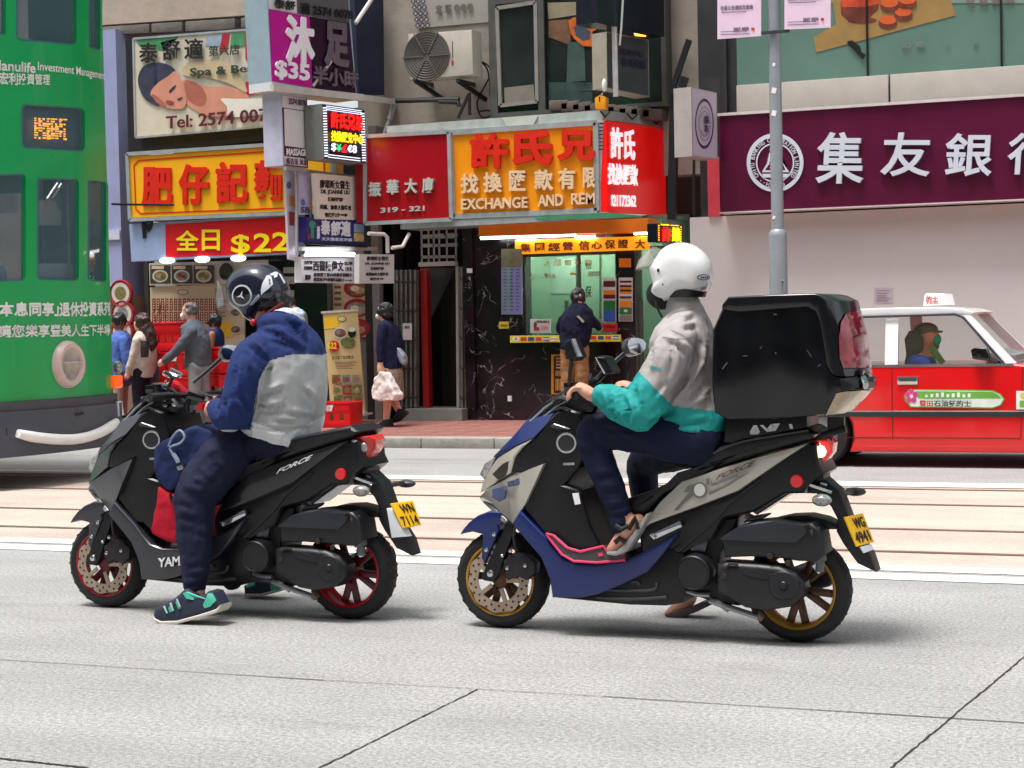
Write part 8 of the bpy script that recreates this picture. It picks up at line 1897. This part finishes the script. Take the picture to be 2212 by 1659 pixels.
wear(w3, 'trousers', fig_mesh(Y3, lg+[('e', 'B', 826, 985, 0, (.14, .17, .1))], .014, 3), cloth('trousers_black', (26, 28, 42), .3, 8))
b = MB(); b.ell(FY(*q('B', 832, 690), Y3), (.115, .11, .12), 18, 12); b.tube([FY(*q('B', u, v), Y3+.02) for u, v in ((845, 700), (862, 760), (878, 830), (880, 860))], [.1, .11, .09, .03], 12, smooth_path=3); hairy(b, M('hair_brown', (62, 40, 34), .5, var=.4, scale=30), w3)
for s, u in ((-.09, 790), (.09, 822)): shoe_at(w3, Y3+s, 'B', [(u, 1268), (u+8, 1250), (u+40, 1240), (u+46, 1268)], .045, BKS)
# person partly behind the tram
Y4 = 20.9
tor = ('t', 'B', [(700, 745, 0, .07, .07), (705, 790, 0, .12, .18), (708, 900, 0, .14, .2), (705, 1000, 0, .14, .19), (700, 1060, 0, .13, .17)])
lg = [('l', 'B', [(690, 1040, .09, .09), (690, 1240, .09, .06)]), ('l', 'B', [(715, 1040, -.09, .09), (715, 1240, -.09, .06)])]
a4 = [('l', 'B', [(722, 800, .16, .06), (735, 900, .18, .05), (738, 985, .18, .04), (738, 1020, .18, .042)])]
me = fig_mesh(Y4, [('e', 'B', 690, 690, 0, (.1, .085, .125)), ('l', 'B', [(695, 730, 0, .05), (700, 780, 0, .06)]), ('t', 'B', [(u, v, w, a*.85, c*.85) for u, v, w, a, c in tor[2]]), *a4, *[(l[0], l[1], [(u, v, w, r*.8) for u, v, w, r in l[2]]) for l in lg]], .014, 3)
m4 = person('person in a blue shirt mostly hidden behind the end of the tram', FY(*q('B', 700, 1260), Y4), me, M('skin_tan', (150, 96, 60), .5, var=.1))
wear(m4, 'shirt', fig_mesh(Y4, [tor, ('l', 'B', [(722, 800, .16, .075), (735, 900, .18, .065), (738, 980, .18, .055)])], .014, 3, disp=[(.12, .03)]), cloth('shirt_sky', (80, 106, 178), .4, 7))
wear(m4, 'trousers', fig_mesh(Y4, lg, .015, 3), cloth('trousers_beige', (170, 156, 136), .3, 8))
b = MB(); b.ell(FY(*q('B', 692, 680), Y4), (.105, .095, .11)); hairy(b, HAIR, m4)
shoe_at(m4, Y4-.09, 'B', [(672, 1262), (680, 1245), (710, 1240), (714, 1262)], .045, BKS)
# customer at the exchange counter, seen from behind
Y5 = 21.75
tor = ('t', 'F', [(1000, 630, 0, .09, .1), (1000, 680, 0, .15, .13), (990, 760, 0, .21, .15), (975, 860, 0, .2, .15), (970, 960, 0, .18, .15)])
lg = [('l', 'F', [(925, 950, .0, .1), (920, 1150, .0, .09), (918, 1350, .0, .07), (915, 1440, 0, .055)]), ('l', 'F', [(1020, 950, 0, .1), (1025, 1150, 0, .09), (1025, 1350, 0, .07), (1025, 1440, 0, .055)])]
a5 = [('l', 'F', [(1060, 700, -.02, .075), (1110, 770, -.1, .065), (1150, 800, -.25, .05), (1160, 810, -.3, .04)]), ('l', 'F', [(920, 720, -.02, .075), (870, 800, -.1, .065), (900, 860, -.25, .05)])]
me = fig_mesh(Y5, [('e', 'F', 1000, 592, 0, (.085, .1, .12)), ('l', 'F', [(1000, 610, 0, .055), (1000, 680, 0, .06)]), ('t', 'F', [(u, v, w, a*.85, c*.85) for u, v, w, a, c in tor[2]]), *[(l[0], l[1], [(u, v, w, r*.75) for u, v, w, r in l[2]]) for l in lg+a5]], .013, 3)
m5 = person('customer in a navy jacket and tan trousers standing at the exchange counter', FY(*q('F', 970, 1455), Y5), me, SK2)
wear(m5, 'jacket', fig_mesh(Y5, [tor, a5[0][:2]+(a5[0][2][:3],), a5[1]], .013, 3, disp=[(.12, .04)]), cloth('jacket_puffer', (20, 22, 46), .5, 7))
wear(m5, 'trousers', fig_mesh(Y5, lg+[('e', 'F', 970, 960, 0, (.18, .15, .1))], .014, 3, disp=[(.1, .03)]), cloth('trousers_tan', (150, 112, 76), .4, 7))
b = MB(); b.ell(FY(*q('F', 998, 585), Y5), (.095, .11, .125), 20, 14); hairy(b, HAIR, m5)
b = MB(); b.prism([FY(*q('F', u, v), Y5-.16) for u, v in ((985, 722), (1000, 718), (1040, 760), (1030, 770))], Vector((0, .02, 0))); b.build('jacket_stripe', M('stripe_khaki', (140, 136, 110), .6), m5)
shoe_at(m5, Y5, 'F', [(885, 1458), (895, 1435), (945, 1435), (950, 1458)], .06, BKS); shoe_at(m5, Y5, 'F', [(1000, 1458), (1005, 1435), (1050, 1435), (1060, 1458)], .06, BKS)
# figure behind the man, and one at the shop window
Y6 = 21.3
tor = ('t', 'M', [(490, 590, 0, .08, .08), (490, 640, 0, .11, .16), (490, 760, 0, .12, .17), (490, 900, 0, .12, .16)])
lg = [('l', 'M', [(470, 890, .08, .09), (470, 1150, .08, .07), (470, 1370, .08, .05)]), ('l', 'M', [(510, 890, -.08, .09), (510, 1150, -.08, .07), (510, 1370, -.08, .05)])]
me = fig_mesh(Y6, [('e', 'M', 490, 545, 0, (.09, .08, .12)), ('l', 'M', [(490, 570, 0, .05), (490, 620, 0, .05)]), ('l', 'M', [(470, 640, .15, .05), (460, 760, .18, .045), (450, 860, .18, .035)]), *[(l[0], l[1], [(u, v, w, r*.8) for u, v, w, r in l[2]]) for l in lg], ('t', 'M', [(u, v, w, a*.85, c*.85) for u, v, w, a, c in tor[2]])], .014, 3)
m6 = person('person in a dark blue top half hidden behind the grey hooded man', FY(*q('M', 490, 1380), Y6), me, M('skin_tan', (150, 96, 60), .5, var=.1))
wear(m6, 'top', fig_mesh(Y6, [tor, ('l', 'M', [(520, 650, -.1, .07), (540, 760, -.12, .06), (530, 830, -.1, .05)])], .014, 3), cloth('top_blue', (30, 48, 90), .4, 7))
wear(m6, 'trousers', fig_mesh(Y6, lg, .015, 3), cloth('trousers_black', (26, 28, 42), .3, 8))
b = MB(); b.ell(FY(*q('M', 492, 535), Y6), (.1, .09, .11)); hairy(b, HAIR, m6)
Y7 = 21.9
tor = ('t', 'M', [(1130, 440, 0, .08, .08), (1150, 490, 0, .14, .16), (1160, 600, 0, .15, .18), (1160, 900, 0, .15, .17)])
lg = [('l', 'M', [(1130, 890, .08, .1), (1130, 1150, .08, .08), (1130, 1370, .08, .05)]), ('l', 'M', [(1190, 890, -.08, .1), (1190, 1150, -.08, .08), (1190, 1370, -.08, .05)])]
me = fig_mesh(Y7, [('e', 'M', 1100, 400, 0, (.095, .08, .12)), ('l', 'M', [(1110, 430, 0, .05), (1130, 480, 0, .05)]), ('t', 'M', [(u, v, w, a*.85, c*.85) for u, v, w, a, c in tor[2]]), *[(l[0], l[1], [(u, v, w, r*.8) for u, v, w, r in l[2]]) for l in lg]], .014, 3)
m7 = person('person in a pale blue patterned top behind the shoulder of the rider in the hoodie', FY(*q('M', 1160, 1380), Y7), me, SK2)
wear(m7, 'top', fig_mesh(Y7, [tor, ('e', 'M', 1195, 490, 0, (.07, .1, .09))], .014, 3, disp=[(.1, .03)]), M('top_patterned', (186, 204, 222), .8, var=.4, scale=16))
wear(m7, 'trousers', fig_mesh(Y7, lg, .015, 3), cloth('trousers_black', (26, 28, 42), .3, 8))
b = MB(); b.ell(FY(*q('M', 1098, 388), Y7), (.105, .09, .1)); hairy(b, M('hair_brown', (62, 40, 34), .5, var=.4, scale=30), m7)
# ------------------------------------------------------------------ red drink crates
CRED = M('crate_red', (206, 14, 24), .4, var=.12, scale=4)
def crate(label, c, sx, sy, h, rot, word, group='red drink crates on the pavement'):
    r = thing('drink_crate', label, 'crate', c, group); R_ = Matrix.Rotation(rot, 3, 'Z'); c = Vector(c)
    b = MB(); t = .02
    for s in (-1, 1):
        # long sides with three hand holes, as rails and posts
        for z0, z1 in ((0, h*.28), (h*.55, h)): b.box(c+R_ @ Vector((0, s*sy/2, (z0+z1)/2)), (sx, t, z1-z0), R_, .006)
        for k in range(4): b.box(c+R_ @ Vector((-sx/2+.04+k*(sx-.08)/3, s*sy/2, h*.415)), (.09, t*.98, h*.28), R_)
        b.box(c+R_ @ Vector((s*sx/2, 0, h/2)), (t, sy, h*.99), R_, .006)
        b.box(c+R_ @ Vector((0, s*(sy/2+.006), h*.96)), (sx+.02, t, .03), R_, .004)
    b.box(c+R_ @ Vector((0, 0, .012)), (sx*.97, sy*.97, .02), R_)
    b.build('shell', CRED, r)
    b = MB()
    for k in range(3):
        for j in range(2): p = c+R_ @ Vector((-sx*.3+k*sx*.3, -sy*.24+j*sy*.48, 0)); b.lathe(p, Zv, [(0, .03), (.04, .03), (.04, h*.55), (.016, h*.8), (.016, h*.95), (0, h*.95)], 12)
    b.build('bottles', M('bottle_olive', (96, 92, 62), .2, var=.3), r)
    if word:
        X = R_ @ Vector((1, 0, 0)); o = c+R_ @ Vector((0, -sy/2-.0115, 0)); TL = o-X*sx*.32+Zv*h*.9; letters([(word, TL, TL+X*sx*.36, o-X*sx*.32+Zv*h*.64, .03, .15)], WHITE, r, 'lettering', .001, None, .002)
    return r
def gpt(x, y, z): return G(x, y, z)
def at(z, u, v, Y): p = FY(*q(z, u, v), Y); return p
p = at('D', 622, 1440, 20.9); p.z = .118
crate('red drink crate standing alone at the foot of the leaning food banner', p, .52, .36, .33, .02, '可口可樂')
x0 = at('M', 215, 1000, 20.95).x
for k, lab in enumerate(('lowest red crate of the stack left of the grey hooded man', 'second red crate from the ground in the stack left of the grey hooded man', 'third red crate from the ground in the stack left of the grey hooded man')):
    crate(lab, (x0+.02*k, 20.95, .118+k*.34), .5, .36, .33, .04*k-.03, 'Coca-Cola')
p = at('M', 150, 720, 21.3); crate('narrow red crate topmost of its stack beside the menu', (p.x, 21.3, .118+3*.34), .42, .34, .4, .05, None); crate('bottom red crate of the stack beneath the menu', (p.x, 21.45, .118), .42, .34, .34, .05, None); crate('middle red crate of the stack beneath the menu', (p.x+.01, 21.45, .118+.34), .42, .34, .34, .02, None); crate('upper red crate of the stack beneath the menu', (p.x, 21.45, .118+.68), .42, .34, .34, -.03, None)
x0 = at('M', 500, 1000, 20.9).x
for k, lab in enumerate(('bottom red crate of the stack right of the grey hooded man', 'middle red crate of the stack right of the grey hooded man', 'top red crate of the stack right of the grey hooded man')):
    crate(lab, (x0+.02*k, 20.9, .118+k*.36), .56, .4, .35, -.35+.03*k, 'Coke' if k == 1 else None)
